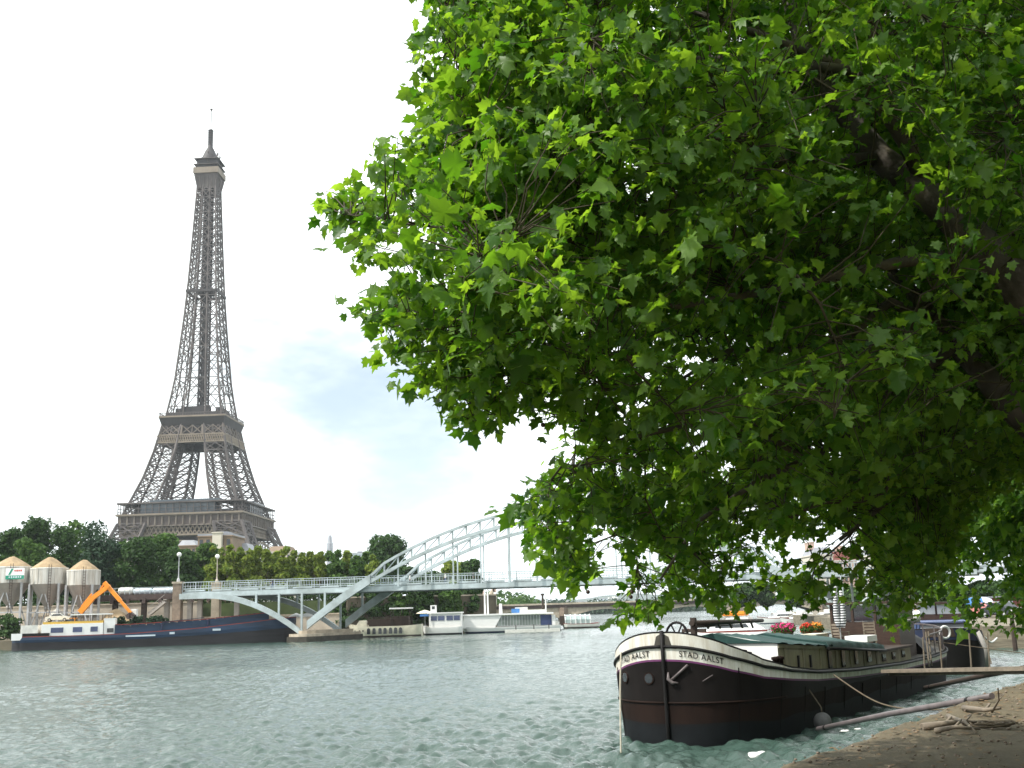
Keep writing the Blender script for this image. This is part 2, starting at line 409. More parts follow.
# ---- near quay, stone, with worn edge
E1, E2 = G(773, 768, QZ), G(1024, 680, QZ)
qd = (E2 - E1).normalized(); qn = Vector((qd.y, -qd.x, 0))          # qn points inland (to the right)
def quay():
    m = bpy.data.materials.new('worn quay paving'); m.use_nodes = True; t = m.node_tree; p = t.nodes['Principled BSDF']
    p.inputs['Roughness'].default_value = .9
    c = t.nodes.new('ShaderNodeTexCoord')
    n1 = t.nodes.new('ShaderNodeTexNoise'); n1.inputs['Scale'].default_value = 1.1; n1.inputs['Detail'].default_value = 9; n1.inputs['Roughness'].default_value = .7
    n2 = t.nodes.new('ShaderNodeTexNoise'); n2.inputs['Scale'].default_value = 34; n2.inputs['Detail'].default_value = 6; n2.inputs['Roughness'].default_value = .75
    for n in (n1, n2): t.links.new(c.outputs['Object'], n.inputs['Vector'])
    r = t.nodes.new('ShaderNodeValToRGB'); e = r.color_ramp.elements
    e[0].position = .28; e[0].color = (.035, .028, .016, 1); e[1].position = .72; e[1].color = (.175, .140, .080, 1)
    mxn = t.nodes.new('ShaderNodeMix'); mxn.data_type = 'FLOAT'; mxn.inputs[0].default_value = .6
    t.links.new(n1.outputs['Fac'], mxn.inputs[2]); t.links.new(n2.outputs['Fac'], mxn.inputs[3])
    t.links.new(mxn.outputs[0], r.inputs['Fac'])
    t.links.new(r.outputs['Color'], p.inputs['Base Color'])
    bp = t.nodes.new('ShaderNodeBump'); bp.inputs['Strength'].default_value = .8; bp.inputs['Distance'].default_value = .03
    t.links.new(mxn.outputs[0], bp.inputs['Height']); t.links.new(bp.outputs['Normal'], p.inputs['Normal'])
    # grid: s along edge, w inland
    S = np.concatenate([np.linspace(-14, 45, 240), np.linspace(46, 80, 20)]); W = np.concatenate([np.linspace(0, 9, 50), np.linspace(10, 40, 10)])
    rg = np.random.default_rng(3)
    edge = np.cumsum(rg.normal(size=len(S)) * .05); edge -= np.linspace(edge[0], edge[-1], len(S)); edge = np.clip(edge, -.07, .07)
    vs = []; nW = len(W) + 2
    for i, s in enumerate(S):
        ch = .03 * math.sin(s * 3.1) + .02 * math.sin(s * 7.3)
        base = E1 + qd * float(s)
        ins = edge[i]
        for dz, w in ((-2.6, .25), (-.13 + ch, -.0)):
            q = base + qn * float(w + ins); vs.append((q.x, q.y, QZ + dz))
        for w in W:
            q = base + qn * float(w + ins * max(0, 1 - w) + (.09 if w == 0 else 0))
            z = QZ + .02 * math.sin(s * 1.7 + w) + .012 * math.sin(s * 5.1 + w * 3.3) + rg.normal() * .004 - (.03 if w == 0 else 0)
            vs.append((q.x, q.y, z))
    fs = []
    for i in range(len(S) - 1):
        for j in range(nW - 1):
            a = i * nW + j; fs.append((a, a + 1, a + nW + 1, a + nW))
    mb = MB(); mb.smooth = True; mb.add(vs, [f[::-1] for f in fs])
    o = mb.build('quay', m); return struct(o)
quay()

# ---- far quay on this bank with a stone wall (beyond the moored boats)
fq = [G(972, 649, 0), G(1024, 653, 0)]
def far_quay():
    a = Vector((fq[0].x - 6.5, fq[0].y + 6, 0)); b = Vector((fq[1].x + 60, fq[1].y - 14, 0)); c = Vector((150, 420, 0)); d = Vector((56, 250, 0)); e = Vector((36, 120, 0))
    mb = MB(); mb.prism([(p.x, p.y) for p in (a, Vector((fq[0].x, fq[0].y, 0)), b, c, d, e)], -1, 1.5)
    return struct(mb.build('stone_quay', mat('coursed quay stone', (0.19, 0.165, 0.12), .9, .4, .9, bump=.8, bscale=2, stretch=(.6, .6, 3))))
far_quay()
mb = MB(); mb.prism([(70, 60), (300, 60), (300, 700), (120, 420), (86, 250), (74, 150)], -1, 3.2)
struct(mb.build('upper_embankment', M['grassy']))
# unseen wall added on our right to darken the quay side of the barge
mb = MB()
for i in range(14):
    a = E1 + qd * (-30 + i * 8.0) + qn * 17
    mb.box((a.x, a.y, 4.0), (7.96, 1.0, 6.2), math.atan2(qd.y, qd.x))
tag(mb.build('unseen_shade_wall', M['stone_brown']), 'unseen tall brown stone wall added behind the quay to block light', 'wall')

# ---- left bank: low port quay, retaining wall, upper land, hills
lq = [V(-260, 640, 168), V(292, 640, 171), V(430, 637, 184), V(600, 628, 208)]
mb = MB()
pl = [(-420, 160), (-110, 167), (-42, 174.5), (-31, 176.5), (-28.5, 189), (-8, 198.5), (-2, 216), (-6, 300), (-8, 420), (-420, 420)]
mb.prism(pl, -1, 1.4)
struct(mb.build('port_quay', M['land']))
mb = MB()
mb.prism([(-900, 194), (-112, 194), (-30, 196), (-5, 214), (-12, 300), (-14, 420), (-60, 1000), (-900, 1000)], -1, 6.4)
mb.prism([(-700, 320), (-100, 320), (-60, 520), (-80, 900), (-700, 900)], 6.4, 9.8)
struct(mb.build('left_bank', M['grassy']))
def hills(name, prof, d, m):
    mb = MB(); n = len(prof)
    top = [V(x, y, d) for x, y in prof]
    vs = []
    for p in top:
        k = p.y / d
        vs += [(p.x, p.y, 0 - 1), (p.x, p.y + 120, p.z * .55), (p.x, p.y + 420, p.z + (p.z - 3.4) * 420 / d), (p.x, p.y + 1300, p.z * .7)]
    fs = [(4 * i + j, 4 * i + 4 + j, 4 * i + 5 + j, 4 * i + 1 + j) for i in range(n - 1) for j in range(3)]
    mb.smooth = True; mb.add(vs, fs)
    return struct(mb.build(name, m))
hp = []
for i in range(61):
    x = 330 + i * 14
    hz = 612 - (x - 512) * math.tan(ROLL)
    h = 12.5 + 2.0 * math.sin(i * .33) + 1.0 * math.sin(i * .9 + 1) + .5 * math.sin(i * 2.3) - 3 * max(0, (x - 620) / 300)
    hp.append((x, hz - h))
hills('hills', hp, 5200, M['hill'])

# far-off wooded shore that reads as one mass
def leaf_cloud(centers, radii, n, size, seed, flat=1.0):
    rg = np.random.default_rng(seed)
    centers = np.asarray(centers, float); radii = np.asarray(radii, float)
    if radii.ndim == 1: radii = np.repeat(radii[:, None], 3, 1)
    wts = (radii.prod(1)) ** (2 / 3); idx = rg.choice(len(centers), n, p=wts / wts.sum())
    d = rg.normal(size=(n, 3)); d /= np.linalg.norm(d, axis=1)[:, None]
    rad = 1 - .45 * rg.random(n) ** 2.0
    rad *= 1 + .10 * rg.normal(size=n)
    c = centers[idx] + d * radii[idx] * rad[:, None]
    nrm = d * .7 + rg.normal(size=(n, 3)) * .6 + np.array([0, 0, .35]); nrm /= np.linalg.norm(nrm, axis=1)[:, None]
    a = np.cross(nrm, rg.normal(size=(n, 3))); a /= np.linalg.norm(a, axis=1)[:, None]
    b = np.cross(nrm, a); s = (size * rg.uniform(.6, 1.35, n))[:, None]
    bend = nrm * s * .25
    v = np.stack([c - a * s, c - b * s * .6 + bend, c + a * s, c + b * s * .6 + bend], 1).reshape(-1, 3)
    f = np.arange(4 * n).reshape(n, 4)
    return v, f
M['leaf_dark'] = leaf_mat('dark foliage', (0.024, 0.056, 0.016), (0.060, 0.120, 0.030), (0.02, 0.06, 0.01), (0.05, 0.12, 0.02), .25, .6, .2)
M['leaf_mid'] = leaf_mat('mid green foliage', (0.036, 0.085, 0.018), (0.090, 0.165, 0.032), (0.04, 0.11, 0.015), (0.09, 0.18, 0.03), .3, .6, .2)
M['leaf_yellow'] = leaf_mat('yellow green foliage', (0.085, 0.140, 0.020), (0.22, 0.27, 0.038), (0.10, 0.18, 0.02), (0.22, 0.30, 0.04), .3, .6, .2)
M['leaf_blue'] = leaf_mat('blue green foliage', (0.020, 0.046, 0.026), (0.045, 0.085, 0.045), (0.02, 0.06, 0.02), (0.04, 0.09, 0.03), .25, .6, .2)
M['bark_far'] = mat('grey brown bark', (0.09, 0.07, 0.05), .9, .3, 1.5, bump=.4)
def far_wood(name, pts, d, h, seed, label_kind='stuff', m='leaf_mid'):
    rg = np.random.default_rng(seed); cs = []; rs = []
    for (x0, y0), (x1, y1) in zip(pts[:-1], pts[1:]):
        for k in range(max(2, int(abs(x1 - x0) / 3))):
            u = rg.random(); x = x0 + (x1 - x0) * u; y = y0 + (y1 - y0) * u
            p = V(x, y + rg.uniform(1, 4), d + rg.uniform(-30, 30)); r = h * rg.uniform(.35, .6)
            cs.append((p.x, p.y, p.z - r * .5)); rs.append((r, r, r))
            cs.append((p.x + rg.normal() * 3, p.y - 8, max(2, p.z - r * 1.6))); rs.append((r * 1.2, r, r))
    v, f = leaf_cloud(cs, rs, len(cs) * 90, h * .09, seed)
    o = link(name, np_mesh(name, v, f, 4, [M[m]])); o['kind'] = 'stuff'; o['label'] = 'distant green trees massed on the far shore beyond the stone bridge'; return o
far_wood('woods', [(494, 597), (508, 595), (520, 598), (536, 602)], 560, 14, 31)
far_wood('woods', [(540, 603), (600, 604), (650, 601), (710, 600)], 900, 16, 32, m='leaf_blue')

# ---- haze: the air between here and the hills
def haze(density):
    mb = MB(); mb.box((0, 4900, 200), (16000, 10400, 404)); 
    m = bpy.data.materials.new('haze air'); m.use_nodes = True; t = m.node_tree; t.nodes.clear()
    o = t.nodes.new('ShaderNodeOutputMaterial'); v = t.nodes.new('ShaderNodeVolumePrincipled')
    v.inputs['Color'].default_value = (.86, .93, 1, 1); v.inputs['Density'].default_value = density; v.inputs['Anisotropy'].default_value = 0.0
    t.links.new(v.outputs[0], o.inputs['Volume'])
    h = mb.build('haze', m); h['kind'] = 'stuff'; h['label'] = 'pale summer haze in the air over the river'; return h
HAZE = 0.00009

# ================================================================== LATTICE TOWER
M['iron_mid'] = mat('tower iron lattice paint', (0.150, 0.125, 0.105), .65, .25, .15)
def lattice_tower():
    b = MB()
    T = thing('lattice_tower', 'tall brown wrought iron lattice tower with two wide platforms rising behind the trees', 'tower', (-188.9, 659, 6.7), -0.037)
    hs = [0, 20, 40, 57, 62, 80, 95, 112, 118, 140, 175, 196, 230, 262, 276]
    ws = [62.5, 50.0, 40, 33.6, 31.8, 25.3, 21.4, 17.9, 16.2, 13.2, 10.3, 8.9, 7.3, 5.9, 5.5]
    ls = [25, 21, 17.5, 15.5, 15.0, 13.4, 12.4, 11.2, 9.4, 8.2, 7.6, 8.9, 7.3, 5.9, 5.5]
    W = lambda h: float(np.interp(h, hs, ws)); L = lambda h: float(np.interp(h, hs, ls))
    def leg(sx, sy, heights, ch, br, name, dense=True):
        mb = MB()
        def corners(h):
            w, l = W(h), L(h)
            return [Vector((sx * x, sy * y, h)) for x, y in ((w, w), (w - l, w), (w - l, w - l), (w, w - l))]
        for h0, h1 in zip(heights[:-1], heights[1:]):
            c0, c1 = corners(h0), corners(h1)
            for i in range(4):
                mb.beam(c0[i], c1[i], ch)
                j = (i + 1) % 4
                mb.beam(c1[i], c1[j], br)
                mb.beam(c0[i], c1[j], br * .8); mb.beam(c0[j], c1[i], br * .8)
                if dense:
                    m0 = (c0[i] + c0[j]) / 2; m1 = (c1[i] + c1[j]) / 2; a = (c0[i] + c1[i]) / 2; c = (c0[j] + c1[j]) / 2
                    for p, q in ((m0, a), (a, m1), (m1, c), (c, m0), (a, c)): mb.beam(p, q, br * .55)
        return mb.build(name, M['iron'], T)
    for sx in (-1, 1):
        for sy in (-1, 1):
            leg(sx, sy, [0, 11, 22, 33, 44, 52], 1.5, .8, 'pillar')
            leg(sx, sy, [57, 64, 71.5, 79, 87, 95, 103.5, 112], 1.15, .6, 'pillar', True)
    # masonry feet
    for sx in (-1, 1):
        for sy in (-1, 1):
            mb = MB(); mb.box((sx * 50, sy * 50, 1.5), (30, 30, 5)); mb.build('pillar_base', M['stone'], T)
    # upper shaft
    mb = MB()
    hh = [116.0]
    while hh[-1] < 272: hh.append(min(272, hh[-1] + max(4.6, W(hh[-1]) * .78)))
    for h0, h1 in zip(hh[:-1], hh[1:]):
        w0, w1 = W(h0), W(h1); l0 = min(L(h0), w0 * .62); l1 = min(L(h1), w1 * .62)
        for k in range(4):
            M4 = Matrix.Rotation(k * math.pi / 2, 3, 'Z')
            X0 = [-w0, -w0 + l0, 0, w0 - l0, w0]; X1 = [-w1, -w1 + l1, 0, w1 - l1, w1]
            p0 = [M4 @ Vector((x, -w0, h0)) for x in X0]; p1 = [M4 @ Vector((x, -w1, h1)) for x in X1]
            ch = .9 if h0 < 200 else .8
            mb.beam(p0[0], p1[0], ch)
            mb.beam(p0[1], p1[1], ch * .75); mb.beam(p0[3], p1[3], ch * .75)
            mb.beam(p1[0], p1[1], .42); mb.beam(p1[3], p1[4], .42)
            for a, c in ((0, 1), (3, 4)):
                mb.beam(p0[a], p1[c], .38); mb.beam(p0[c], p1[a], .38)
                ma = (p0[a] + p1[a]) / 2; mc = (p0[c] + p1[c]) / 2; mb.beam(ma, mc, .35)
            if h0 > 150 or (int(h0) % 3 == 0):
                mb.beam(p1[1], p1[3], .55)
                mb.beam(p0[1], p1[3], .45); mb.beam(p0[3], p1[1], .45)
    mb.build('shaft', M['iron'], T)
    mb = MB()                                            # lift guides and stairs inside the shaft
    for x, y in ((-2.4, -2.4), (2.4, -2.4), (2.4, 2.4), (-2.4, 2.4), (0, 0)):
        k = 1.0
        mb.beam((x, y, 116), (x * .8, y * .8, 273), 1.0)
    for i, h in enumerate(np.arange(118, 272, 4.5)):
        s = 2.3
        mb.beam((-s, -s, h), (s, -s, h + 4.5), .5); mb.beam((s, s, h), (-s, s, h + 4.5), .5); mb.beam((s, -s, h), (s, s, h + 4.5), .5); mb.beam((-s, s, h), (-s, -s, h + 4.5), .5)
    mb.build('lift_shaft', M['iron_dark'], T)
    mb = MB()                                            # mid-height landing
    w = W(196) + .5
    for k in range(4):
        M4 = Matrix.Rotation(k * math.pi / 2, 3, 'Z')
        mb.beam(M4 @ Vector((-w, -w, 196)), M4 @ Vector((w, -w, 196)), .8, 1.6)
    mb.box((0, 0, 197.2), (9, 9, 3.0))
    mb.build('landing', M['iron_dark'], T)
    # ---- first platform
    def ring(mb, w0, z0, w1, z1):                        # four sloped outer faces
        q = [(-1, -1), (1, -1), (1, 1), (-1, 1)]
        vs = [(a * w0, c * w0, z0) for a, c in q] + [(a * w1, c * w1, z1) for a, c in q]
        mb.add(vs, [(i, (i + 1) % 4, 4 + (i + 1) % 4, 4 + i) for i in range(4)])
    def hollow(mb, wo, wi, z0, z1):
        for k in range(4):
            M4 = Matrix.Rotation(k * math.pi / 2, 3, 'Z')
            c = M4 @ Vector((0, -(wo + wi) / 2, (z0 + z1) / 2)); ax = (M4 @ Vector((1, 0, 0)), M4 @ Vector((0, 1, 0)), Vector((0, 0, 1)))
            mb.box(c, (2 * wo - (0 if k % 2 == 0 else 2 * (wo - wi)), wo - wi, z1 - z0), ax=ax)
    pf = thing('first_platform', '', ''); del pf['label'], pf['category']; pf.parent = T
    mb = MB(); hollow(mb, 35.2, 19, 50.2, 56.2); mb.build('frieze', mat('frieze paint with recess shade', (0.085, 0.066, 0.060), .7, .25, .2), pf)  # red brown frieze, darkened for the recess shade between the brackets
    mb = MB()
    for k in range(4):
        M4 = Matrix.Rotation(k * math.pi / 2, 3, 'Z'); ax = (M4 @ Vector((1, 0, 0)), M4 @ Vector((0, 1, 0)), Vector((0, 0, 1)))
        for i in range(18):
            x = -34 + i * 4; mb.box(M4 @ Vector((x, -35.5, 53.4)), (.9, .8, 5.4), ax=ax)
        for z_ in (50.3, 56.0): mb.beam(M4 @ Vector((-35.4, -35.4, z_)), M4 @ Vector((35.4, -35.4, z_)), .6, .7)
    mb.build('frieze_bracket', M['iron_mid'], pf)
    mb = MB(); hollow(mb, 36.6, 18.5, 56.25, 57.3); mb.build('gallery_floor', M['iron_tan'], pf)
    mb = MB()                                            # lattice girder under the frieze
    for k in range(4):
        M4 = Matrix.Rotation(k * math.pi / 2, 3, 'Z')
        for off in (0, 1.2):
            w = 34.6 - off
            for i in range(28):
                x0 = -w + i * 2 * w / 28; x1 = x0 + 2 * w / 28
                mb.beam(M4 @ Vector((x0, -w, 45.2)), M4 @ Vector((x1, -w, 50)), .55); mb.beam(M4 @ Vector((x1, -w, 45.2)), M4 @ Vector((x0, -w, 50)), .55)
            mb.beam(M4 @ Vector((-w, -w, 45)), M4 @ Vector((w, -w, 45)), .7, 1.0)
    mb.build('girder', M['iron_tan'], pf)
    mb = MB(); hollow(mb, 33.2, 20, 44.8, 49.8); mb.build('girder_shade_core', M['iron_dark'], pf)  # dark block added for the shaded openings behind the lattice
    mb = MB(); hollow(mb, 36.3, 22, 63.0, 63.8)
    for k in range(4):
        M4 = Matrix.Rotation(k * math.pi / 2, 3, 'Z')
        for i in range(19): mb.beam(M4 @ Vector((-35.6 + i * 3.95, -35.6, 57.3)), M4 @ Vector((-35.6 + i * 3.95, -35.6, 63)), .35)
        for h in (58.4, 60.4): mb.beam(M4 @ Vector((-35.6, -35.6, h)), M4 @ Vector((35.6, -35.6, h)), .22)
    mb.build('gallery_roof', M['iron'], pf)
    mb = MB()
    for k in range(4):
        M4 = Matrix.Rotation(k * math.pi / 2, 3, 'Z'); ax = (M4 @ Vector((1, 0, 0)), M4 @ Vector((0, 1, 0)), Vector((0, 0, 1)))
        mb.box(M4 @ Vector((-1.5, -30.5, 60.3)), (43 if k == 0 else 30, 8, 6), ax=ax)
        mb.box(M4 @ Vector((2.5, -31.0, 64.4)), (40 if k == 0 else 24, 9, 1.0), ax=ax)
    mb.build('pavilion', M['glass_pav'], pf)
    # arches between the legs, under the first platform
    for k in range(4):
        mb = MB()
        M4 = Matrix.Rotation(k * math.pi / 2, 3, 'Z')
        pr = None
        for i in range(25):
            a = math.pi * i / 24; 
            pts = [M4 @ Vector((-math.cos(a) * r, -(W(8 + 36 * math.sin(a)) - 1), 4 + math.sin(a) * (h - 4.5))) for r, h in ((37, 38.5), (40.5, 42))]
            if pr:
                mb.beam(pr[0], pts[0], .8); mb.beam(pr[1], pts[1], .8); mb.beam(pr[0], pts[1], .4); mb.beam(pr[1], pts[0], .4)
            pr = pts
        mb.build('arch', M['iron_tan'], T)
    # ---- second platform
    ps = thing('second_platform', '', ''); del ps['label'], ps['category']; ps.parent = T
    mb = MB()
    ring(mb, 18.4, 110.6, 19.8, 115.2); hollow(mb, 18.3, 9.5, 110.7, 115.1); mb.build('cornice', M['iron_dark'], ps)
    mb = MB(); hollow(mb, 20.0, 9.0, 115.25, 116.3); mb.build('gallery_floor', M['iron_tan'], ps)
    mb = MB()
    for k in range(4):
        M4 = Matrix.Rotation(k * math.pi / 2, 3, 'Z')
        for i in range(41): mb.beam(M4 @ Vector((-19.7 + i * .985, -19.7, 116.3)), M4 @ Vector((-19.7 + i * .985, -19.7, 118)), .16)
        mb.beam(M4 @ Vector((-19.7, -19.7, 118)), M4 @ Vector((19.7, -19.7, 118)), .3)
    mb.build('railing', M['iron'], ps)
    mb = MB()
    for k in range(4):
        M4 = Matrix.Rotation(k * math.pi / 2, 3, 'Z')
        for z0, z1, w0, w1, n in ((105, 110.5, 19.2, 18.3, 6),):
            for i in range(n):
                x0 = -1 + 2 * i / n; x1 = x0 + 2 / n
                mb.beam(M4 @ Vector((x0 * w0, -w0, z0)), M4 @ Vector((x1 * w1, -w1, z1)), .55); mb.beam(M4 @ Vector((x1 * w0, -w0, z0)), M4 @ Vector((x0 * w1, -w1, z1)), .55)
                mb.beam(M4 @ Vector((x0 * w0, -w0, z0)), M4 @ Vector((x0 * w1, -w1, z1)), 1.1 if i % 2 == 0 else .4)
        w0 = 20.3
        for i in range(0):
            x0 = -w0 + i * 2 * w0 / 30; x1 = x0 + 2 * w0 / 30
            mb.beam(M4 @ Vector((x0, -w0, 100.4)), M4 @ Vector((x1, -w0 + .7, 104.6)), .5); mb.beam(M4 @ Vector((x1, -w0, 100.4)), M4 @ Vector((x0, -w0 + .7, 104.6)), .5)
        mb.beam(M4 @ Vector((-w0, -w0, 100.2)), M4 @ Vector((w0, -w0, 100.2)), .7, .8); mb.beam(M4 @ Vector((-w0 + .8, -w0 + .8, 104.8)), M4 @ Vector((w0 - .8, -w0 + .8, 104.8)), .7, .8)
    mb.build('girder', M['iron_mid'], ps)
    mb = MB()
    for k in range(4):
        M4 = Matrix.Rotation(k * math.pi / 2, 3, 'Z'); w0 = 20.35
        for i in range(30):
            x0 = -w0 + i * 2 * w0 / 30; x1 = x0 + 2 * w0 / 30
            mb.beam(M4 @ Vector((x0, -w0, 100.4)), M4 @ Vector((x1, -w0 + .7, 104.6)), .5); mb.beam(M4 @ Vector((x1, -w0, 100.4)), M4 @ Vector((x0, -w0 + .7, 104.6)), .5)
        for z_, q_ in ((100.2, 0), (104.8, .8)): mb.beam(M4 @ Vector((-w0 + q_, -w0 + q_ - .05, z_)), M4 @ Vector((w0 - q_, -w0 + q_ - .05, z_)), .7, .8)
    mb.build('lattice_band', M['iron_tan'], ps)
    mb = MB(); hollow(mb, 18.0, 12.5, 100.2, 110.4); mb.build('girder_shade_core', M['iron_dark'], ps)  # dark core again holds the shade inside the girder
    mb = MB()
    for k in range(4):
        M4 = Matrix.Rotation(k * math.pi / 2, 3, 'Z'); ax = (M4 @ Vector((1, 0, 0)), M4 @ Vector((0, 1, 0)), Vector((0, 0, 1)))
        mb.box(M4 @ Vector((0, -12.2, 120.5)), (17, 3.5, 4.4), ax=ax)
        mb.box(M4 @ Vector((0, -15.5, 117.6)), (31 if k % 2 == 0 else 28, 2.6, 2.2), ax=ax)
    mb.build('pavilion', M['iron_dark'], ps)
    # ---- top
    pt = thing('top_platform', '', ''); del pt['label'], pt['category']; pt.parent = T
    mb = MB(); ring(mb, 5.6, 264, 7.2, 273); hollow(mb, 7.3, 4, 272.9, 273.6)
    for k in range(4):
        M4 = Matrix.Rotation(k * math.pi / 2, 3, 'Z')
        for i in range(6): mb.beam(M4 @ Vector((-5.5 + i * 2.2, -5.6, 264)), M4 @ Vector((-7 + i * 2.8, -7.3, 273)), .5)
    mb.build('bracket', M['iron'], pt)
    mb = MB(); hollow(mb, 8.0, 4, 273.7, 277.6); mb.build('balcony', M['iron_tan'], pt)
    mb = MB(); mb.box((0, 0, 275.5), (15, 15, 3)); mb.box((0, 0, 280.6), (12.6, 12.6, 5.8)); mb.lathe((0, 0, 0), [(6.4, 283.5), (6.0, 285), (4.6, 287.5), (3.2, 291), (1.6, 294), (1.5, 296)], 12)
    mb.build('cabin', M['iron_dark'], pt)
    mb = MB(); mb.box((0, 0, 283.7), (15.5, 15.5, .4)); mb.box((0, 0, 279.8), (15.8, 15.8, .35))
    rg = random.Random(4)
    for i in range(40):
        a = rg.uniform(0, 6.28); r = rg.uniform(5, 7.6); h = rg.uniform(280, 287)
        mb.beam((r * math.cos(a), r * math.sin(a), h), (r * math.cos(a) * 1.1, r * math.sin(a) * 1.1, h + rg.uniform(.8, 2.6)), .4)
    mb.build('aerials', M['iron'], pt)
    mb = MB(); mb.lathe((0, 0, 0), [(1.3, 295), (1.3, 300), (1.0, 300.4), (1.0, 306)], 8)
    for h in np.arange(296, 306, 1.6): mb.box((0, 0, h), (3.0, 3.0, .5))
    mb.build('mast', M['iron_dark'], pt)
    mb = MB(); mb.lathe((0, 0, 0), [(.32, 306), (.22, 320.0)], 6); mb.ball((0, 0, 320.2), (.95, .95, .75), 8, 5); mb.build('antenna', M['iron'], pt)
lattice_tower()

# ================================================================== FOOTBRIDGE
BA = R(-5)
BY = 164.8
bc = V(567, 608, BY); BX = bc.x
OFF = Vector((3.4, 8.0, 0))              # the second rib stands 8 m behind, a little askew
def footbridge():
    B = thing('footbridge', 'pale steel footbridge with a tall arch of two lattice ribs spanning the river', 'bridge', (BX, BY, 0), BA)
    low = lambda s: 16.2 - .0098 * s * s
    top = lambda s: 18.5 - .0101 * s * s if abs(s) < 29 else min(18.5 - .0101 * s * s, low(s) + 1.4 - .02 * (abs(s) - 29))
    for k, off in enumerate((Vector((0, -.95, .2)), OFF + Vector((0, .95, .2)))):
        o = lambda s, z, y=0: Vector((s + off.x, off.y + y, z + off.z))
        ar = MB(); sst = 2.075
        n = 19
        for i in range(-n, n):
            s0, s1 = i * sst, (i + 1) * sst
            s0c, s1c = max(-38.6, min(38.6, s0)), max(-38.6, min(38.6, s1))
            if abs((s0 + s1) / 2) > 29.5:             # solid box leg
                vs = [o(s, z, y) for s, z in ((s0c, low(s0c)), (s1c, low(s1c)), (s1c, top(s1c)), (s0c, top(s0c))) for y in (-.45, .45)]
                ar.add(vs, [(0, 2, 4, 6), (7, 5, 3, 1), (0, 1, 3, 2), (4, 5, 7, 6)])
            else:
                ar.beam(o(s0, top(s0) - .25), o(s1, top(s1) - .25), .6, .34); ar.beam(o(s0, low(s0) + .3), o(s1, low(s1) + .3), .7, .45)
                ar.beam(o(s0, low(s0) + .6), o(s0, top(s0) - .4), .24)
                if i >= 0: ar.beam(o(s0, top(s0) - .4), o(s1, low(s1) + .4), .13)
                else: ar.beam(o(s1, top(s1) - .4), o(s0, low(s0) + .4), .13)
        ar.build('arch_rib', M['bridge'], B)
        sa = MB()
        for sg in (-1, 1):                               # half arches to the banks
            zt = lambda s: 7.35 - .0262 * max(0, 54.5 - s) ** 2
            ss = np.linspace(38.9, 58.3, 15)
            for a, c in zip(ss[:-1], ss[1:]):
                a, c = float(a), float(c)
                vs = [o(sg * s, z, y) for s, z in ((a, zt(a) - .82), (c, zt(c) - .82), (c, zt(c)), (a, zt(a))) for y in (-.4, .4)]
                sa.add(vs, [(0, 2, 4, 6), (7, 5, 3, 1), (0, 1, 3, 2), (4, 5, 7, 6)])
        sa.build_each('side_arch', M['bridge'], B)
        hg = MB()
        for i in range(-7, 8):
            s = i * 4.15
            if low(s) > 8.2: hg.beam(o(s, 7.4), o(s, low(s) + .3), .2)
        for sg in (-1, 1):
            for s in (33.2, 36.0, 39.5, 43, 46.5, 50):
                z = (7.35 - .0262 * max(0, 54.5 - s) ** 2) if s > 38.9 else top(s)
                if z < 6.6: hg.beam(o(sg * s, z - .2), o(sg * s, 7.0), .28)
        hg.build_each('hanger', M['bridge'], B)
    # deck: floor, two edge girders with cross ribs, bracing
    dk = MB(); e = OFF
    L0, L1 = -58.2, 62.0
    vs = [Vector((L0, 0, 7.62)), Vector((L1, 0, 7.62)), Vector((L1, 0, 7.62)) + e, Vector((L0, 0, 7.62)) + e]
    dk.slab(None, (0, 0, .22), vs)
    for i in range(60):
        s = L0 + 1 + i * 2.03; dk.beam(Vector((s, .1, 7.2)), Vector((s, -.1, 7.2)) + e, .25, .5)
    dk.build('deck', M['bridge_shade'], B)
    for k, off in enumerate((Vector((0, -.3, .25)), OFF + Vector((0, .3, .25)))):
        gd = MB()
        gd.beam(Vector((L0, 0, 7.18)) + off, Vector((L1, 0, 7.18)) + off, .3, .62)
        gd.build('edge_girder', M['bridge'], B)
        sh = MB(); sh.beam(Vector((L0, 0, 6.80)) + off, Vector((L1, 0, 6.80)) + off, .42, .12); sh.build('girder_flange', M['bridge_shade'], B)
        rl = MB()
        for h in (8.05, 9.0): rl.beam(Vector((L0, 0, h)) + off, Vector((L1, 0, h)) + off, .1, .1)
        n = 59
        for i in range(n + 1):
            s = L0 + i * (L1 - L0) / n
            rl.beam(Vector((s, 0, 7.5)) + off, Vector((s, 0, 9.05)) + off, .09)
            if i < n and True:
                for q in range(1, 5): rl.beam(Vector((s + q * .41, 0, 8.05)) + off, Vector((s + q * .41, 0, 9.0)) + off, .035)
        rl.build('railing', M['bridge'], B)
        cs = MB()                                        # pale cantilever brackets under the walkway
        for i in range(29):
            s = L0 + 2 + i * 4.15; cs.beam(Vector((s - 1.45, 0, 7.72)) + off, Vector((s + 1.45, 0, 7.72)) + off, .36, .22)
        cs.build('bracket', M['bridge'], B)
    for sg in (-1, 1):
        pr = MB(); n = 16
        def outl(g, z0, z1, mi):
            pr.mi = mi
            pl = []
            for c, a0 in ((Vector((0, 0)), math.pi), (Vector((OFF.x, OFF.y)), 0)):
                for q in range(8):
                    a = a0 + math.pi * q / 7
                    pl.append((sg * 38.8 + c.x + math.cos(a) * (2.6 + g), c.y + math.sin(a) * (2.8 + g)))
            pr.prism(pl, z0, z1)
        outl(.5, -1, .75, 1); outl(.2, .752, 1.15, 0); outl(-1.0, 1.152, 1.6, 0)
        pr.build('pier', [M['stone'], M['stone_dark']], B)
footbridge()
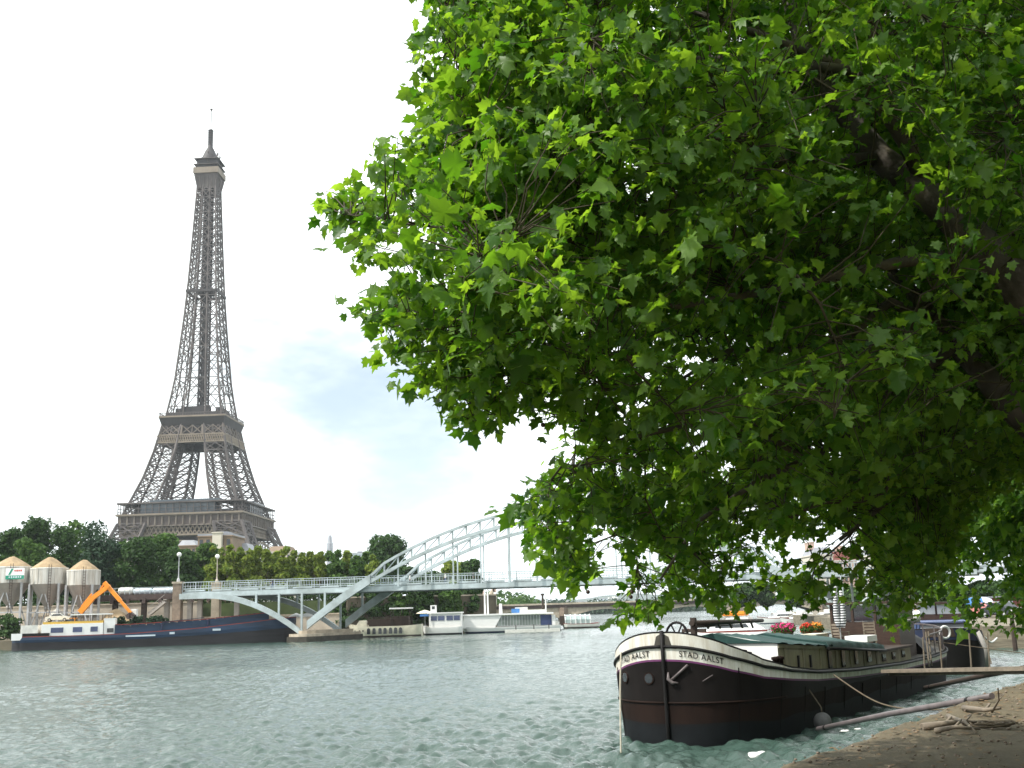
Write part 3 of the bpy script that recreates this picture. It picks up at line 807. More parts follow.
# masonry abutment pillars with lamps, both ends
def lamp_post(name, label, loc, h, colm, group):
    t = thing(name, label, 'street lamp', loc, 0, group)
    m = MB(); m.lathe((0, 0, 0), [(.28, 0), (.24, .35), (.12, .55), (.075, 1.0), (.06, h - .5), (.12, h - .42), (.16, h - .36)], 8); m.build('post', colm, t)
    m = MB(); m.ball((0, 0, h), .36, 12, 8); m.build('globe', M['globe'], t)
    return t
bw = lambda x, y, z: Matrix.Translation((BX, BY, 0)) @ Matrix.Rotation(BA, 4, 'Z') @ Vector((x, y, z))
ab = bw(-58.95, -.2, 0)
for k, (dx, dy, lab, cap) in enumerate(((0, 0, 'brown stone pillar with a globe lamp on top at the footbridge end', 1), (OFF.x + .3, OFF.y, 'pale stone plinth behind the brown pillar at the footbridge end', 1))):
    t = thing('bridge_pillar', lab, 'pillar', (ab.x + dx, ab.y + dy, 0), 0)
    m = MB(); m.box((0, 0, 4.6), (1.25, 1.4, 9.2 if k == 0 else 9.0)); m.build('shaft', M['stone_brown'] if k == 0 else M['stone'], t)
    m = MB(); m.box((0, 0, 9.24), (1.5, 1.65, .3)); m.build('cap', M['stone'], t)
lamp_post('street_lamp', 'globe lamp with slim grey post on the brown stone pillar', (ab.x, ab.y, 9.39), 4.1, M['steel'], 'globe lamps at the end of the footbridge')
lamp_post('street_lamp', 'globe lamp with cream post on the pale plinth of the footbridge', (ab.x + OFF.x + .3, ab.y + OFF.y, 9.39), 4.1, M['wall_beige'], 'globe lamps at the end of the footbridge')
# ================================================================== LEFT BANK
def px2m(n, d): return n * d / F
M['stone_shade'] = mat('stone wall darkened for shade', (0.10, 0.085, 0.06), .9, .4, .5, bump=.3)  # stone colour darkened to hold the shade under the trees
# ---- retaining wall of the upper quay, in the setting of the port
def wall_seg(name, label, a, b, z0, z1, m, th=.6, cap=None):
    t = thing(name, label, 'wall', (0, 0, 0))
    mb = MB(); mb.beam(Vector((a[0], a[1], (z0 + z1) / 2)), Vector((b[0], b[1], (z0 + z1) / 2)), th, z1 - z0); mb.build('wall', m, t)
    mb = MB(); mb.beam(Vector((a[0], a[1], z1 + .13)), Vector((b[0], b[1], z1 + .13)), th + .3, .26); mb.build('coping', cap or M['stone'], t)
    return t
wall_seg('embankment_wall', 'long beige embankment wall below the trees on the far quay', (-112, 193.2), (-55, 194.6), 1.2, 6.6, M['wall_beige'])
wall_seg('embankment_wall', 'low beige embankment wall seen through the side arch of the footbridge', (-54.6, 193.4), (-31, 194.8), 1.2, 3.9, M['wall_beige'])
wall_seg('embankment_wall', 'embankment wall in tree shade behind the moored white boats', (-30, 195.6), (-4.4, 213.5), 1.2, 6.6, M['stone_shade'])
# ---- quay-side loading platform on columns
def platform():
    a = V(84, 596, 184); b = V(182, 596, 184)
    t = thing('loading_platform', 'dark beamed loading platform on columns beside the brown bridge pillar', 'platform', (0, 0, 0))
    x0, x1 = a.x, b.x + 17
    z0 = V(130, 600, 184).z; z1 = V(130, 594.5, 184).z
    mb = MB(); mb.box(((x0 + x1) / 2, 187.5, (z0 + z1) / 2), (x1 - x0, 7, z1 - z0))
    for i in range(12): mb.box((x0 + 2 + i * (x1 - x0 - 4) / 11, 183.85, z0 - .2), (.5, .3, .8))
    mb.build('deck', M['rust_beam'], t)
    for px in (114, 143, 166, 189, 199, 213, 236):
        p = V(px, 610, 185); mb = MB(); mb.box((p.x, 185.5, (1.3 + z0) / 2), (.75, .75, z0 - 1.3)); mb.box((p.x, 185.5, z0 - .18), (1.2, 1.0, .36)); mb.box((p.x, 185.5, 1.55), (1.1, 1.1, .4))
        mb.build('column', M['concrete'] if px > 160 else M['wood_dark'], t)
    mb = MB(); n = 40
    for i in range(n + 1): mb.box((x0 + i * (x1 - x0) / n, 184.2, z1 + .55), (.08, .08, 1.1))
    for h in (.55, 1.08): mb.box(((x0 + x1) / 2, 184.2, z1 + h), (x1 - x0, .08, .08))
    mb.build('railing', M['bridge'], t)
    # stairs
    p = V(149, 614.5, 183); q = V(165, 601.5, 183)
    mb = MB(); mb.beam((p.x, 183.2, p.z), (q.x, 183.2, q.z), 1.0, .5)
    for i in range(10):
        u = i / 9; mb.box((p.x + (q.x - p.x) * u, 183.2, p.z + (q.z - p.z) * u + .3), (.4, 1.0, .12))
    mb.beam((p.x, 182.7, p.z + 1.1), (q.x, 182.7, q.z + 1.1), .06)
    mb.build('stairs', M['concrete'], t)
    # pale cylinders lying on the deck
    for k, (xa, xb, r) in enumerate(((119, 133, .62), (134, 152, .5), (153, 179, .5))):
        pa = V(xa, 592, 186); pb = V(xb, 592, 186)
        m = MB(); m.tube([(pa.x, 186, z1 + r), (pa.x + .15, 186, z1 + r), (pb.x - .15, 186, z1 + r), (pb.x, 186, z1 + r)], [r * .8, r, r, r * .8], 12)
        tag(m.build('pipe', [M['white_dirty'], M['bluewhite'], M['bluewhite']][k]), ['fat white pipe section lying on the platform nearest the orange arm', 'short pale blue pipe section lying midway along the platform', 'long pale blue pipe section lying next to the brown pillar'][k], 'pipe', 'pipes on the loading platform')
platform()
# ---- sand silos
def silo(px0, px1, ytop, ybot, yapex, label, sign=False):
    d = 181
    a = V(px0, ytop, d); b = V(px1, ytop, d); c = V((px0 + px1) / 2, ybot, d)
    ap = V((px0 + px1) / 2, yapex, d)
    r = (b.x - a.x) / 2; cx = (a.x + b.x) / 2; z1 = V((px0 + px1) / 2, ytop, d).z; z0 = c.z; g = 1.4
    t = thing('sand_silo', label, 'silo', (cx, d + .2, g), 0, 'sand silos on the far quay')
    z1 -= g; z0 -= g; za = ap.z - g
    n = 14
    m = MB(); m.lathe((0, 0, 0), [(r, z0), (r, z1)], n, cap=False); m.lathe((0, 0, 0), [(r * 1.015, z1 - .12), (r * 1.015, z1 + .06), (r * .95, z1 + .06)], n, False)
    m.lathe((0, 0, 0), [(r * 1.01, z0 - .05), (r * 1.01, z0 + .12)], n, False)
    for i in range(n): 
        an = 2 * math.pi * i / n; m.beam((r * 1.01 * math.cos(an), r * 1.01 * math.sin(an), z0), (r * 1.01 * math.cos(an), r * 1.01 * math.sin(an), z1), .07)
    m.build('tank', M['silo'], t)
    m = MB(); m.lathe((0, 0, 0), [(.55, max(1.6, z0 - 3.6)), (r * .99, z0 - .06)], n, False); m.lathe((0, 0, 0), [(.5, max(1.1, z0 - 4.2)), (.55, max(1.6, z0 - 3.6))], 10); m.build('hopper', M['silo_grey'], t)
    rs = random.Random(px0); m = MB(); m.smooth = True
    prof = [(r * .96, z1 - .1), (r * .9, z1 + .12), (r * .62, z1 + (za - z1) * .44), (r * .34, z1 + (za - z1) * .76), (r * .14, z1 + (za - z1) * .95), (.02, za)]
    m.lathe((0, 0, 0), prof, 18, False)
    m.v = [(x + rs.gauss(0, .04), y + rs.gauss(0, .04), z + rs.gauss(0, .05)) for x, y, z in m.v]
    m.build('sand_heap', M['sand'], t)
    for sx in (-1, 1):
        for sy in (-1, 1):
            m = MB(); m.beam((sx * r * .82, sy * r * .6, 0), (sx * r * .82, sy * r * .6, z0), .32); m.build('leg', M['steel'], t)
    m = MB()
    for sy in (-1, 1):
        m.beam((-r * .82, sy * r * .6, .3), (0, sy * r * .6, z0 - 1), .16); m.beam((r * .82, sy * r * .6, .3), (0, sy * r * .6, z0 - 1), .16)
        m.beam((-r * .82, sy * r * .6, z0 * .48), (r * .82, sy * r * .6, z0 * .48), .16)
    m.build('bracing', M['steel'], t)
    m = MB(); an = -1.15; lx, ly = r * 1.08 * math.cos(an), r * 1.08 * math.sin(an)
    m.beam((lx - .2, ly, .2), (lx - .2, ly, z1 + .5), .06); m.beam((lx + .2, ly, .2), (lx + .2, ly, z1 + .5), .06)
    for q in range(int(z1 / .45)): m.beam((lx - .2, ly, .4 + q * .45), (lx + .2, ly, .4 + q * .45), .045)
    m.build('ladder', M['wood_dark'], t)
    if sign:
        s0 = V(12.5, 580, d - .5); s1 = V(31.5, 568.5, d - .5); x0, x1 = s0.x - cx, s1.x - cx; q0, q1 = s0.z - g, s1.z - g; y = -r * .9 - .35
        m = MB(); m.box(((x0 + x1) / 2, y, (q0 + q1) / 2), (x1 - x0, .1, q1 - q0)); s = m.build('sign_board', M['white'], t)
        w = x1 - x0; h = q1 - q0
        m = MB(); m.box(((x0 + x1) / 2, y - .06, q0 + h * .18), (w * .995, .04, h * .34))
        m.add([(x0 + w * .14, y - .08, q0 + h * .42), (x0 + w * .24, y - .08, q0 + h * .42), (x0 + w * .42, y - .08, q0 + h * .96), (x0 + w * .30, y - .08, q0 + h * .96)], [(0, 1, 2, 3)])
        m.build('green_band', M['green_sign'], s)
        m = MB()
        for k in range(4): m.box((x0 + w * (.50 + .11 * k), y - .07, q0 + h * .78), (w * .075, .03, h * (.12 + .03 * (k % 2))))
        m.build('red_lettering', M['red_mark'], s)
        m = MB()
        for k in range(6): m.box((x0 + w * (.22 + .12 * k), y - .095, q0 + h * .2), (w * .07, .02, h * (.12 + .05 * (k % 2))))
        m.build('pale_lettering', M['bluewhite'], s)
    return t
silo(-8, 31, 567.5, 583, 556.5, 'sand silo with a green and white sign board on its tank', True)
silo(31.5, 67, 568.5, 584, 557, 'plain sand silo between the one with the sign and the last one')
silo(67.5, 99, 570.5, 585, 560, 'plain sand silo closest to the orange digger')
# conveyor shed and low concrete wall behind the silos
wall_seg('yard_wall', 'low concrete yard wall behind the silo legs', (V(30, 610, 190).x, 190), (V(98, 610, 190).x, 190), 1.3, 5.0, M['concrete'])
m = MB(); p = V(58, 597, 188); m.smooth = True
m.lathe((p.x, 188, 1.35), [(3.8, 0), (3.0, 1.2), (1.6, 3.2), (.5, 4.6), (.02, 5.0)], 16, False)
tag(m.build('gravel_heap', mat('pale gravel', (.5, .47, .42), .95, .3, 2, bump=.5)), 'pale gravel heap under the middle silo', 'gravel heap')
m = MB(); p = V(116, 612, 182)
rs = random.Random(2); m.smooth = True; m.lathe((p.x, 182, 1.38), [(5.0, 0), (3.6, 1.5), (1.9, 3.2), (.6, 4.2), (.02, 4.4)], 18, False)
m.v = [(x + rs.gauss(0, .05), y + rs.gauss(0, .05), z + rs.gauss(0, .04)) for x, y, z in m.v]
tag(m.build('sand_pile', M['sand']), 'broad yellow sand pile on the quay under the orange arm', 'sand pile')
# white cabinet
p = V(134, 617, 177); t = thing('site_cabinet', 'tall narrow white site cabinet standing by the sand pile', 'cabinet', (p.x, 177, 1.4))
m = MB(); m.box((0, 0, 2.1), (.95, .8, 4.2)); m.build('body', M['white'], t)
m = MB(); m.box((0, -.41, 2.1), (.8, .03, 3.9)); m.box((.3, -.44, 2.0), (.05, .04, .2)); m.build('door', M['white_dirty'], t)
# ---- orange digger that unloads the barge
def digger():
    p = V(70, 615, 175)
    t = thing('digger', 'orange digger with a long bent arm reaching over the blue barge', 'digger', (p.x, 175, 1.4))
    m = MB()
    for s in (-1, 1):
        m.box((0, s * 1.1, .45), (3.8, .6, .5)); m.tube([(-1.9, s * 1.1 - .3, .45), (-1.9, s * 1.1 + .3, .45)], .42, 10); m.tube([(1.9, s * 1.1 - .3, .45), (1.9, s * 1.1 + .3, .45)], .42, 10)
    m.box((0, 0, .75), (1.6, 1.8, .5)); m.build('track', M['black'], t)
    m = MB(); m.box((-.9, 0, 1.75), (3.6, 2.5, 1.2)); m.box((-2.4, 0, 1.75), (.8, 2.3, 1.0)); m.build('body', M['orange'], t)
    m = MB(); m.box((.6, -.75, 2.3), (1.5, 1.0, 1.6)); c = m.build('cab', M['orange'], t)
    m = MB(); m.box((1.36, -.75, 2.5), (.04, .85, 1.0)); m.box((.6, -1.26, 2.55), (1.2, .04, .9)); m.build_each('window', M['dark_glass'], c)
    def at(px, py): q = V(px, py, 175); return Vector((q.x - p.x, 0, q.z - 1.4))
    a, k, e = at(80, 612.5), at(108, 586.5), at(131, 613)
    mid = (a + k) / 2 + Vector((-.3, 0, .15))
    m = MB(); m.beam(a, mid, .5, .85); m.beam(mid, k, .45, .7); m.beam(a + Vector((.2, 0, .9)), mid + Vector((-.1, 0, .75)), .22)
    m.tube([k + Vector((0, -.4, 0)), k + Vector((0, .4, 0))], .34, 10); m.build('boom', M['orange'], t)
    m = MB(); u = (e - k).normalized()
    m.beam(k - u * .9, k + (e - k) * .55, .4, .58); m.beam(k + (e - k) * .5, e, .36, .42); m.beam(k - u * .8, k + Vector((-1.2, 0, -.35)), .2); m.build('dipper', M['orange'], t)
    m = MB()
    for s in (-1, 1): m.slab(None, (0, .9, 0), [e + Vector((s * .08, -.45, .1)), e + Vector((s * .75, -.45, -.35)), e + Vector((s * .45, -.45, -.9)), e + Vector((s * .1, -.45, -.8))])
    m.build('grab', M['rust_beam'], t)
digger()
# ---- blue cargo barge
def barge():
    d = 164.0
    p0 = V(8, 650, 162); p1 = V(292, 641, 170); yw = math.atan2(10, p1.x - p0.x); L = math.hypot(p1.x - p0.x, 10)
    t = thing('cargo_barge', 'long dark blue cargo barge with white cabin moored below the sand silos', 'barge', (p0.x, 162 + 1.2, 0), yw)
    wb = 2.7
    zt = lambda u: float(np.interp(u, [0, .08, .2, .4, .65, .85, .95, 1], [2.0, 2.0, 1.95, 2.0, 2.5, 3.2, 3.6, 3.7]))
    def half(u):
        a = min(1, u / .05); b = min(1, (1 - u) / .055)
        return wb * min((1 - (1 - a) ** 2) ** .5 if a < 1 else 1, (1 - (1 - b) ** 2.2) ** .5 if b < 1 else 1)
    us = np.concatenate([[0.0005], np.linspace(.004, .06, 8), np.linspace(.1, .9, 24), np.linspace(.92, .998, 12), [.9998]])
    lv = [(-.6, 1), (.55, 1), (.62, 2), (.8, 0), (.86, 0), (.89, 0), (1, 0)]
    m = MB(); m.smooth = True
    rows = []
    for u in us:
        u = float(u); h = half(u); Z = zt(u); rake = .35 * max(0, (u - .93) / .07) ** 2
        zs = [-.6, 0, Z * .54, Z * .56, Z * .72, Z * .76, Z - .12, Z]
        rows.append([(u * L - rake * (1 - z / Z) * 1.2, h * (.93 if k < 2 and u > .85 else 1) + (.07 if k in (4, 5) else 0), z) for k, z in enumerate(zs)])
    mats_ = [1, 1, 2, 2, 0, 0, 3]
    K = 8
    for sg in (-1, 1):
        o = len(m.v); m.v += [(x, sg * y, z) for r in rows for x, y, z in r]
        for i in range(len(rows) - 1):
            for k in range(K - 1):
                a = o + i * K + k; f = (a, a + K, a + K + 1, a + 1)
                m.f.append(f if sg < 0 else f[::-1]); m.m.append(mats_[k] if k != 3 else 0); m.s.append(True)
    for i in range(len(rows) - 1):
        u0, u1 = rows[i], rows[i + 1]; m.mi = 4; m.smooth = False
        q = .35
        m.add([(u0[-1][0], -u0[-1][1], u0[-1][2] - q), (u1[-1][0], -u1[-1][1], u1[-1][2] - q), (u1[-1][0], u1[-1][1], u1[-1][2] - q), (u0[-1][0], u0[-1][1], u0[-1][2] - q)], [(0, 1, 2, 3)])
    m.build('hull', [M['blue_hull'], M['barge_low'], M['barge_low'], M['red_rail'], M['rust_beam']], t)
    X = lambda px: (px - 8) / 284 * L
    Z = lambda px, py: V(px, py, 162 + 8 * (px - 8) / 284).z
    # hold coaming
    m = MB()
    n = 20
    for sy in (-1, 1):
        for i in range(n):
            xa = X(108) + (X(262) - X(108)) * i / n; xb = X(108) + (X(262) - X(108)) * (i + 1) / n
            za, zb = zt(xa / L), zt(xb / L)
            m.slab(None, (0, .16, 0), [(xa, sy * 2.0 - .08, za - .3), (xb, sy * 2.0 - .08, zb - .3), (xb, sy * 2.0 - .08, zb + 1.0), (xa, sy * 2.0 - .08, za + 1.25)])
    m.box((X(108), 0, zt(.35) + .4), (.16, 4.0, 1.7)); m.box((X(262), 0, zt(.85) + .3), (.16, 4.0, 1.4))
    m.build('hold_coaming', M['blue_hull'], t)
    m = MB()
    for i in range(n):
        xa = X(108) + (X(262) - X(108)) * i / n; xb = X(108) + (X(262) - X(108)) * (i + 1) / n
        m.beam((xa, -2.0, zt(xa / L) + 1.3 - .25 * i / n), (xb, -2.0, zt(xb / L) + 1.3 - .25 * (i + 1) / n), .26, .12)
    m.build('coaming_rail', M['red_rail'], t)
    m = MB(); m.smooth = True
    g = []
    for i in range(22):
        for j in range(7):
            u = i / 21; v = j / 6
            xa = X(110) + (X(260) - X(110)) * u
            g.append((xa, -1.8 + 3.6 * v, zt(xa / L) + .55 + .55 * math.sin(v * math.pi) * (.6 + .4 * math.sin(u * 9)) + rng.normal() * .05))
    m.add(g, [(i * 7 + j, i * 7 + 7 + j, i * 7 + 8 + j, i * 7 + j + 1) for i in range(21) for j in range(6)]); m.build('sand_cargo', M['sand'], t)
    # stern: black block, white plate, cabin
    m = MB(); m.box((X(28), 0, 1.95), (X(45) - X(11), 5.0, .9)); m.build('stern_bulwark', M['black'], t)
    m = MB(); m.box((X(15), -2.62, 1.95), (X(20) - X(10), .1, .95)); m.build('stern_plate', M['white'], t)
    m = MB(); za, zb = 2.2, Z(66, 624.5)
    m.box(((X(37) + X(96)) / 2, 0, (za + zb) / 2 - .2), (X(96) - X(37), 3.9, zb - za + .6)); c = m.build('cabin', M['white'], t)
    m = MB()
    for a, b in ((46, 58), (67, 76), (84, 91)): m.box(((X(a) + X(b)) / 2, -1.97, 2.75), (X(b) - X(a), .05, .72))
    m.build_each('window', M['window_blue'], c)
    m = MB(); m.box(((X(38) + X(96)) / 2, 0, zb + .22), (X(96) - X(38), 3.6, .42)); m.build('cabin_roof', M['yellow'], t)
    m = MB(); m.box((X(102), -.3, 3.0), (X(107.5) - X(96.5), 2.6, 2.5)); w = m.build('engine_house', M['white'], t)
    m = MB(); m.box((X(103), -1.63, 2.5), (.9, .05, .6)); m.build_each('window', M['dark_glass'], w)
    m = MB(); m.box((X(25), 0, 2.9), (X(33) - X(17), 3.0, 1.3)); m.build('deck_box', M['white_dirty'], t)
    m = MB(); zc = Z(84, 614.5); m.box(((X(64) + X(103)) / 2, 0, zc), (X(103) - X(64), 3.4, .16)); m.build('awning', M['white'], t)
    m = MB()
    for px in (66, 83, 95, 101):
        for y in (-1.5, 1.5): m.beam((X(px), y, zb), (X(px), y, zc), .09)
    m.build_each('awning_post', M['wood_dark'], t)
    m = MB()
    for px, sgn in ((154, -1), (200, -1)):
        m.lathe((X(px), -2.3, zt(X(px) / L) + .0), [(.16, 0), (.16, .9), (.24, .95), (.2, 1.05)], 8)
    m.beam((X(154), -2.3, zt(.52) + 1.2), (X(196), -2.3, zt(.66) + 1.4), .09); m.build_each('bollard', M['navy'], t)
    m = MB()
    for a, b in ((119, 148), (162, 167), (205, 213)): m.box(((X(a) + X(b)) / 2, -wb - .085, zt(X(a) / L) * .8), (X(b) - X(a), .02, .3 if b - a < 20 else .22))
    m.build_each('hull_marking', M['bluewhite'], t)
    # small car carried on the cabin roof
    def car(loc, rz, paint, label, group=None, s=1.0):
        c = thing('parked_car', label, 'car', loc, rz, group)
        pr = [(-2.05, .35), (-2.08, .75), (-1.95, .92), (-1.25, 1.0), (-.75, 1.42), (.55, 1.46), (1.25, 1.0), (1.95, .88), (2.1, .6), (2.08, .35)]
        m = MB()
        vs = []
        for k, (y, ins) in enumerate(((-.82, 0), (.82, 0))):
            vs += [(x * s, y * s * (.86 if z > 1.05 else 1), z * s) for x, z in pr]
        nn = len(pr)
        m.add(vs, [tuple(range(nn)), tuple(range(nn, 2 * nn))[::-1]] + [(i, nn + i, nn + (i + 1) % nn, (i + 1) % nn) for i in range(nn)])
        b = m.build('body', paint, c)
        m = MB()
        for y in (-1, 1): m.slab(None, (0, .02 * y, 0), [(x * s, y * .785 * s, z * s) for x, z in ((-1.1, 1.03), (1.05, 1.03), (.5, 1.38), (-.68, 1.36))])
        m.add([(x * s, y * s, z * s) for x, y, z in ((1.17, -.66, 1.07), (1.17, .66, 1.07), (.62, .62, 1.43), (.62, -.62, 1.43))], [(0, 1, 2, 3)])
        m.add([(x * s, y * s, z * s) for x, y, z in ((-1.23, -.66, 1.05), (-1.23, .66, 1.05), (-.80, .62, 1.4), (-.80, -.62, 1.4))], [(3, 2, 1, 0)])
        m.build_each('window', M['dark_glass'], c)
        for x in (-1.3, 1.3):
            for y in (-.78, .78):
                m = MB(); m.tube([(x * s, (y - .1) * s, .32 * s), (x * s, (y + .1) * s, .32 * s)], .32 * s, 14); wl = m.build('wheel', M['tyre'], c)
                m = MB(); m.tube([(x * s, (y - .11) * s, .32 * s), (x * s, (y + .11) * s, .32 * s)], .18 * s, 10); m.build('rim', M['steel'], wl)
        for y in (-.6, .6):
            m = MB(); m.box((2.09 * s, y * s, .7 * s), (.06, .3 * s, .16 * s)); m.build('headlight', M['globe'], c)
            m = MB(); m.box((-2.08 * s, y * s, .76 * s), (.06, .26 * s, .16 * s)); m.build('tail_light', M['lamp_red'], c)
        return c
    globals()['make_car'] = car
    car((p0.x + X(50) * math.cos(yw), 163.2 + X(50) * math.sin(yw), zb + .44), yw, M['white_dirty'], 'small white car carried on the cabin roof of the blue barge', None, .8)
barge()

# ---- white parasols and moored passenger boats along the far quay
def parasol(px, py, d, r, label, m):
    p = V(px, py, d); t = thing('parasol', label, 'parasol', (p.x, d, 1.4), 0, 'parasols on the far quay')
    b = MB(); b.lathe((0, 0, 0), [(r, 2.2), (r * .98, 2.28), (r * .5, 2.62), (.05, 2.85)], 10); b.build('canopy', m, t)
    b = MB(); b.beam((0, 0, 0), (0, 0, 2.25), .08); b.lathe((0, 0, 0), [(.35, 0), (.35, .08), (.05, .1)], 8); b.build('pole', M['steel'], t)
parasol(296, 620, 178, 1.3, 'white parasol on the quay above the end of the bridge side arch', M['white'])
parasol(307, 622, 177, 1.5, 'white parasol on the quay framed by the foot of the arch', M['white'])
parasol(425, 622, 200, 1.6, 'cream parasol on the quay between the cream boat and the white boat', M['offwhite'])

def loft_hull(m, L, B, H, sheer_bow=.4, sheer_st=.2, bow=.22, stern=.1, mats=(0, 1), n=26, zlow=-.4, z_boot=.3, flare=.85):
    rows = []
    for i in range(n + 1):
        u = i / n
        a = min(1, u / bow); b = min(1, (1 - u) / stern)
        h = B / 2 * (1 - (1 - a) ** 2.2) ** .55 * (.82 + .18 * (1 - (1 - b) ** 2) ** .5) + .01
        Z = H + sheer_bow * max(0, 1 - u / .35) ** 2 + sheer_st * max(0, (u - .7) / .3) ** 2
        rows.append([(u * L + (.06 * L * (1 - a) * (1 - z / Z) if a < 1 else 0), h * (flare if k == 0 else (1 + flare) / 2 if k == 1 else 1), z) for k, z in enumerate((zlow, z_boot, Z - .12, Z))])
    K = 4
    for sg in (-1, 1):
        o = len(m.v); m.v += [(x, sg * y, z) for r in rows for x, y, z in r]
        for i in range(n):
            for k in range(K - 1):
                a = o + i * K + k; f = (a, a + K, a + K + 1, a + 1)
                m.f.append(f if sg < 0 else f[::-1]); m.m.append((1, 0, 2)[k]); m.s.append(True)
    m.mi = 3
    for i in range(n):
        a, b = rows[i][-1], rows[i + 1][-1]
        m.add([(a[0], -a[1], a[2] - .1), (b[0], -b[1], b[2] - .1), (b[0], b[1], b[2] - .1), (a[0], a[1], a[2] - .1)], [(0, 1, 2, 3)])
    e = rows[-1]; m.mi = 0
    m.add([(x, -y, z) for x, y, z in e] + [(x, y, z) for x, y, z in e], [(0, 1, 5, 4), (1, 2, 6, 5), (2, 3, 7, 6)])

def boats_far():
    # cream restaurant boat with dark upper deck
    d = 183; p0 = V(346, 637, d); p1 = V(421, 636, d); L = p1.x - p0.x
    X = lambda px: V(px, 630, d).x - p0.x
    t = thing('restaurant_boat', 'cream boat with a row of dark arched windows moored behind the arch foot', 'boat', (p0.x, d + 2.4, 0))
    m = MB(); loft_hull(m, L, 4.8, 1.75, .5, .2); m.build('hull', [M['offwhite'], M['rust_beam'], M['offwhite'], M['wood_dark']], t)
    m = MB()
    for px in (368.5, 374, 380, 385, 390.5, 395.5, 400.5):
        x = X(px); h = 0.72; b = .55; 
        pts = [(x - .26, -2.44, b), (x + .26, -2.44, b)] + [(x + .26 * math.cos(a), -2.44, b + h + .24 * math.sin(a)) for a in np.linspace(0, math.pi, 7)]
        m.slab(None, (0, .1, 0), pts)
    m.build_each('window', M['dark_glass'], t)
    m = MB()
    for px in (351, 355, 359.5, 363): m.box((X(px), -2.42, 1.1), (.22, .06, .22))
    m.build_each('porthole', M['dark_glass'], t)
    m = MB(); x0, x1 = X(354), X(366)
    m.slab(None, (0, 3.8, 0), [(x0, -1.9, 1.6), (x1 + .6, -1.9, 1.6), (x1 - .4, -1.9, 2.75), (x0 + .8, -1.9, 2.75)]); m.build('deck_house', M['offwhite'], t)
    m = MB()
    for i in range(26):
        x = X(367) + i * (X(410) - X(367)) / 25
        m.beam((x, -2.1, 1.7), (x, -2.1, 3.2), .08); m.beam((x, 2.1, 1.7), (x, 2.1, 3.2), .08)
    for h in (2.2, 2.7, 3.2): m.beam((X(367), -2.1, h), (X(410), -2.1, h), .08); m.beam((X(367), 2.1, h), (X(410), 2.1, h), .08)
    m.build('railing', M['wood_dark'], t)
    m = MB(); m.box(((X(367) + X(392)) / 2, 0, 2.3), (X(392) - X(367), 3.0, 1.2)); m.box((X(400), .3, 2.5), (2.6, 2.6, 1.6)); m.build('upper_cabin', M['wood_dark'], t)
    m = MB(); m.box((X(400), 0, 4.55), (X(411) - X(389), 3.6, .22)); 
    m.build('awning', M['white'], t)
    m = MB()
    for px in (390.5, 400, 409.5):
        for y in (-1.6, 1.6): m.beam((X(px), y, 1.7), (X(px), y, 4.5), .1)
    m.build_each('awning_post', M['wood_dark'], t)
    # white day boat
    d = 188; p0 = V(421, 635.5, d); p1 = V(462, 634.5, d); L = p1.x - p0.x; X = lambda px: V(px, 630, d).x - p0.x
    t = thing('passenger_boat', 'small white boat with dark cabin windows moored next to the cream boat', 'boat', (p0.x, d + 2, 0))
    m = MB(); loft_hull(m, L, 4.2, 1.25, .35, .1); m.build('hull', [M['white'], M['barge_low'], M['white'], M['concrete']], t)
    m = MB(); m.box(((X(429) + X(462)) / 2, 0, 2.35), (X(462) - X(429), 3.4, 2.3)); c = m.build('cabin', M['white'], t)
    m = MB()
    for a, b in ((430.5, 437), (438, 444.5), (446.5, 453), (454, 460)): m.box(((X(a) + X(b)) / 2, -1.73, 2.75), (X(b) - X(a), .06, .75))
    m.build_each('window', M['window_blue'], c)
    m = MB(); m.box(((X(428) + X(462)) / 2, 0, 3.6), (X(463) - X(427), 3.8, .2)); m.build('cabin_roof', M['white'], t)
    m = MB(); m.box((X(424), .4, 3.3), (X(430) - X(421), 2.4, .35)); m.build('blue_awning', M['blue_tarp'], t)
    m = MB(); m.box((X(433), 0, 4.3), (.95, 1.4, 1.25)); w = m.build('wheelhouse', M['white'], t)
    m = MB(); m.box((X(433), -.72, 4.5), (.5, .04, .5)); m.build_each('window', M['dark_glass'], w)
    m = MB()
    for a in (430.5, 461.5): m.beam((X(a), -1.9, 1.3), (X(a), -1.9, 3.5), .1)
    m.build_each('post', M['white'], t)
    # large white glazed cruise boat
    d = 192; p0 = V(459, 634.5, d); p1 = V(561, 629.5, d); L = p1.x - p0.x; X = lambda px: V(px, 630, d).x - p0.x
    t = thing('cruise_boat', 'large white cruise boat with long tinted glazing and masts at the far quay', 'boat', (p0.x, d + 2.6, 0))
    m = MB(); loft_hull(m, L, 5.6, .95, .3, .1, .12); m.build('hull', [M['white'], M['navy'], M['white'], M['concrete']], t)
    m = MB(); a, b, c, e = X(462), X(495), X(502), X(464)
    m.slab(None, (0, 5.0, 0), [(a, -2.5, .9), (b, -2.5, .9), (c, -2.5, 2.95), (e, -2.5, 2.95)]); m.build('bow_house', M['white'], t)
    m = MB(); m.box(((X(497) + X(541)) / 2, 0, 1.95), (X(541) - X(497), 4.8, 1.75)); g = m.build('glazed_saloon', M['window_green'], t)
    m = MB()
    for px in np.linspace(499, 540, 15): m.box((X(px), -2.43, 1.95), (.07, .05, 1.75))
    m.box(((X(497) + X(541)) / 2, -2.43, 1.1), (X(541) - X(497), .06, .1)); m.build('mullion', M['steel'], g)
    m = MB(); m.box(((X(541) + X(552)) / 2, 0, 1.95), (X(552) - X(541), 4.7, 1.75)); m.build('blue_saloon', M['window_blue'], t)
    m = MB(); m.box(((X(462) + X(554)) / 2, 0, 3.08), (X(554) - X(462), 5.4, .26)); m.build('roof', M['white'], t)
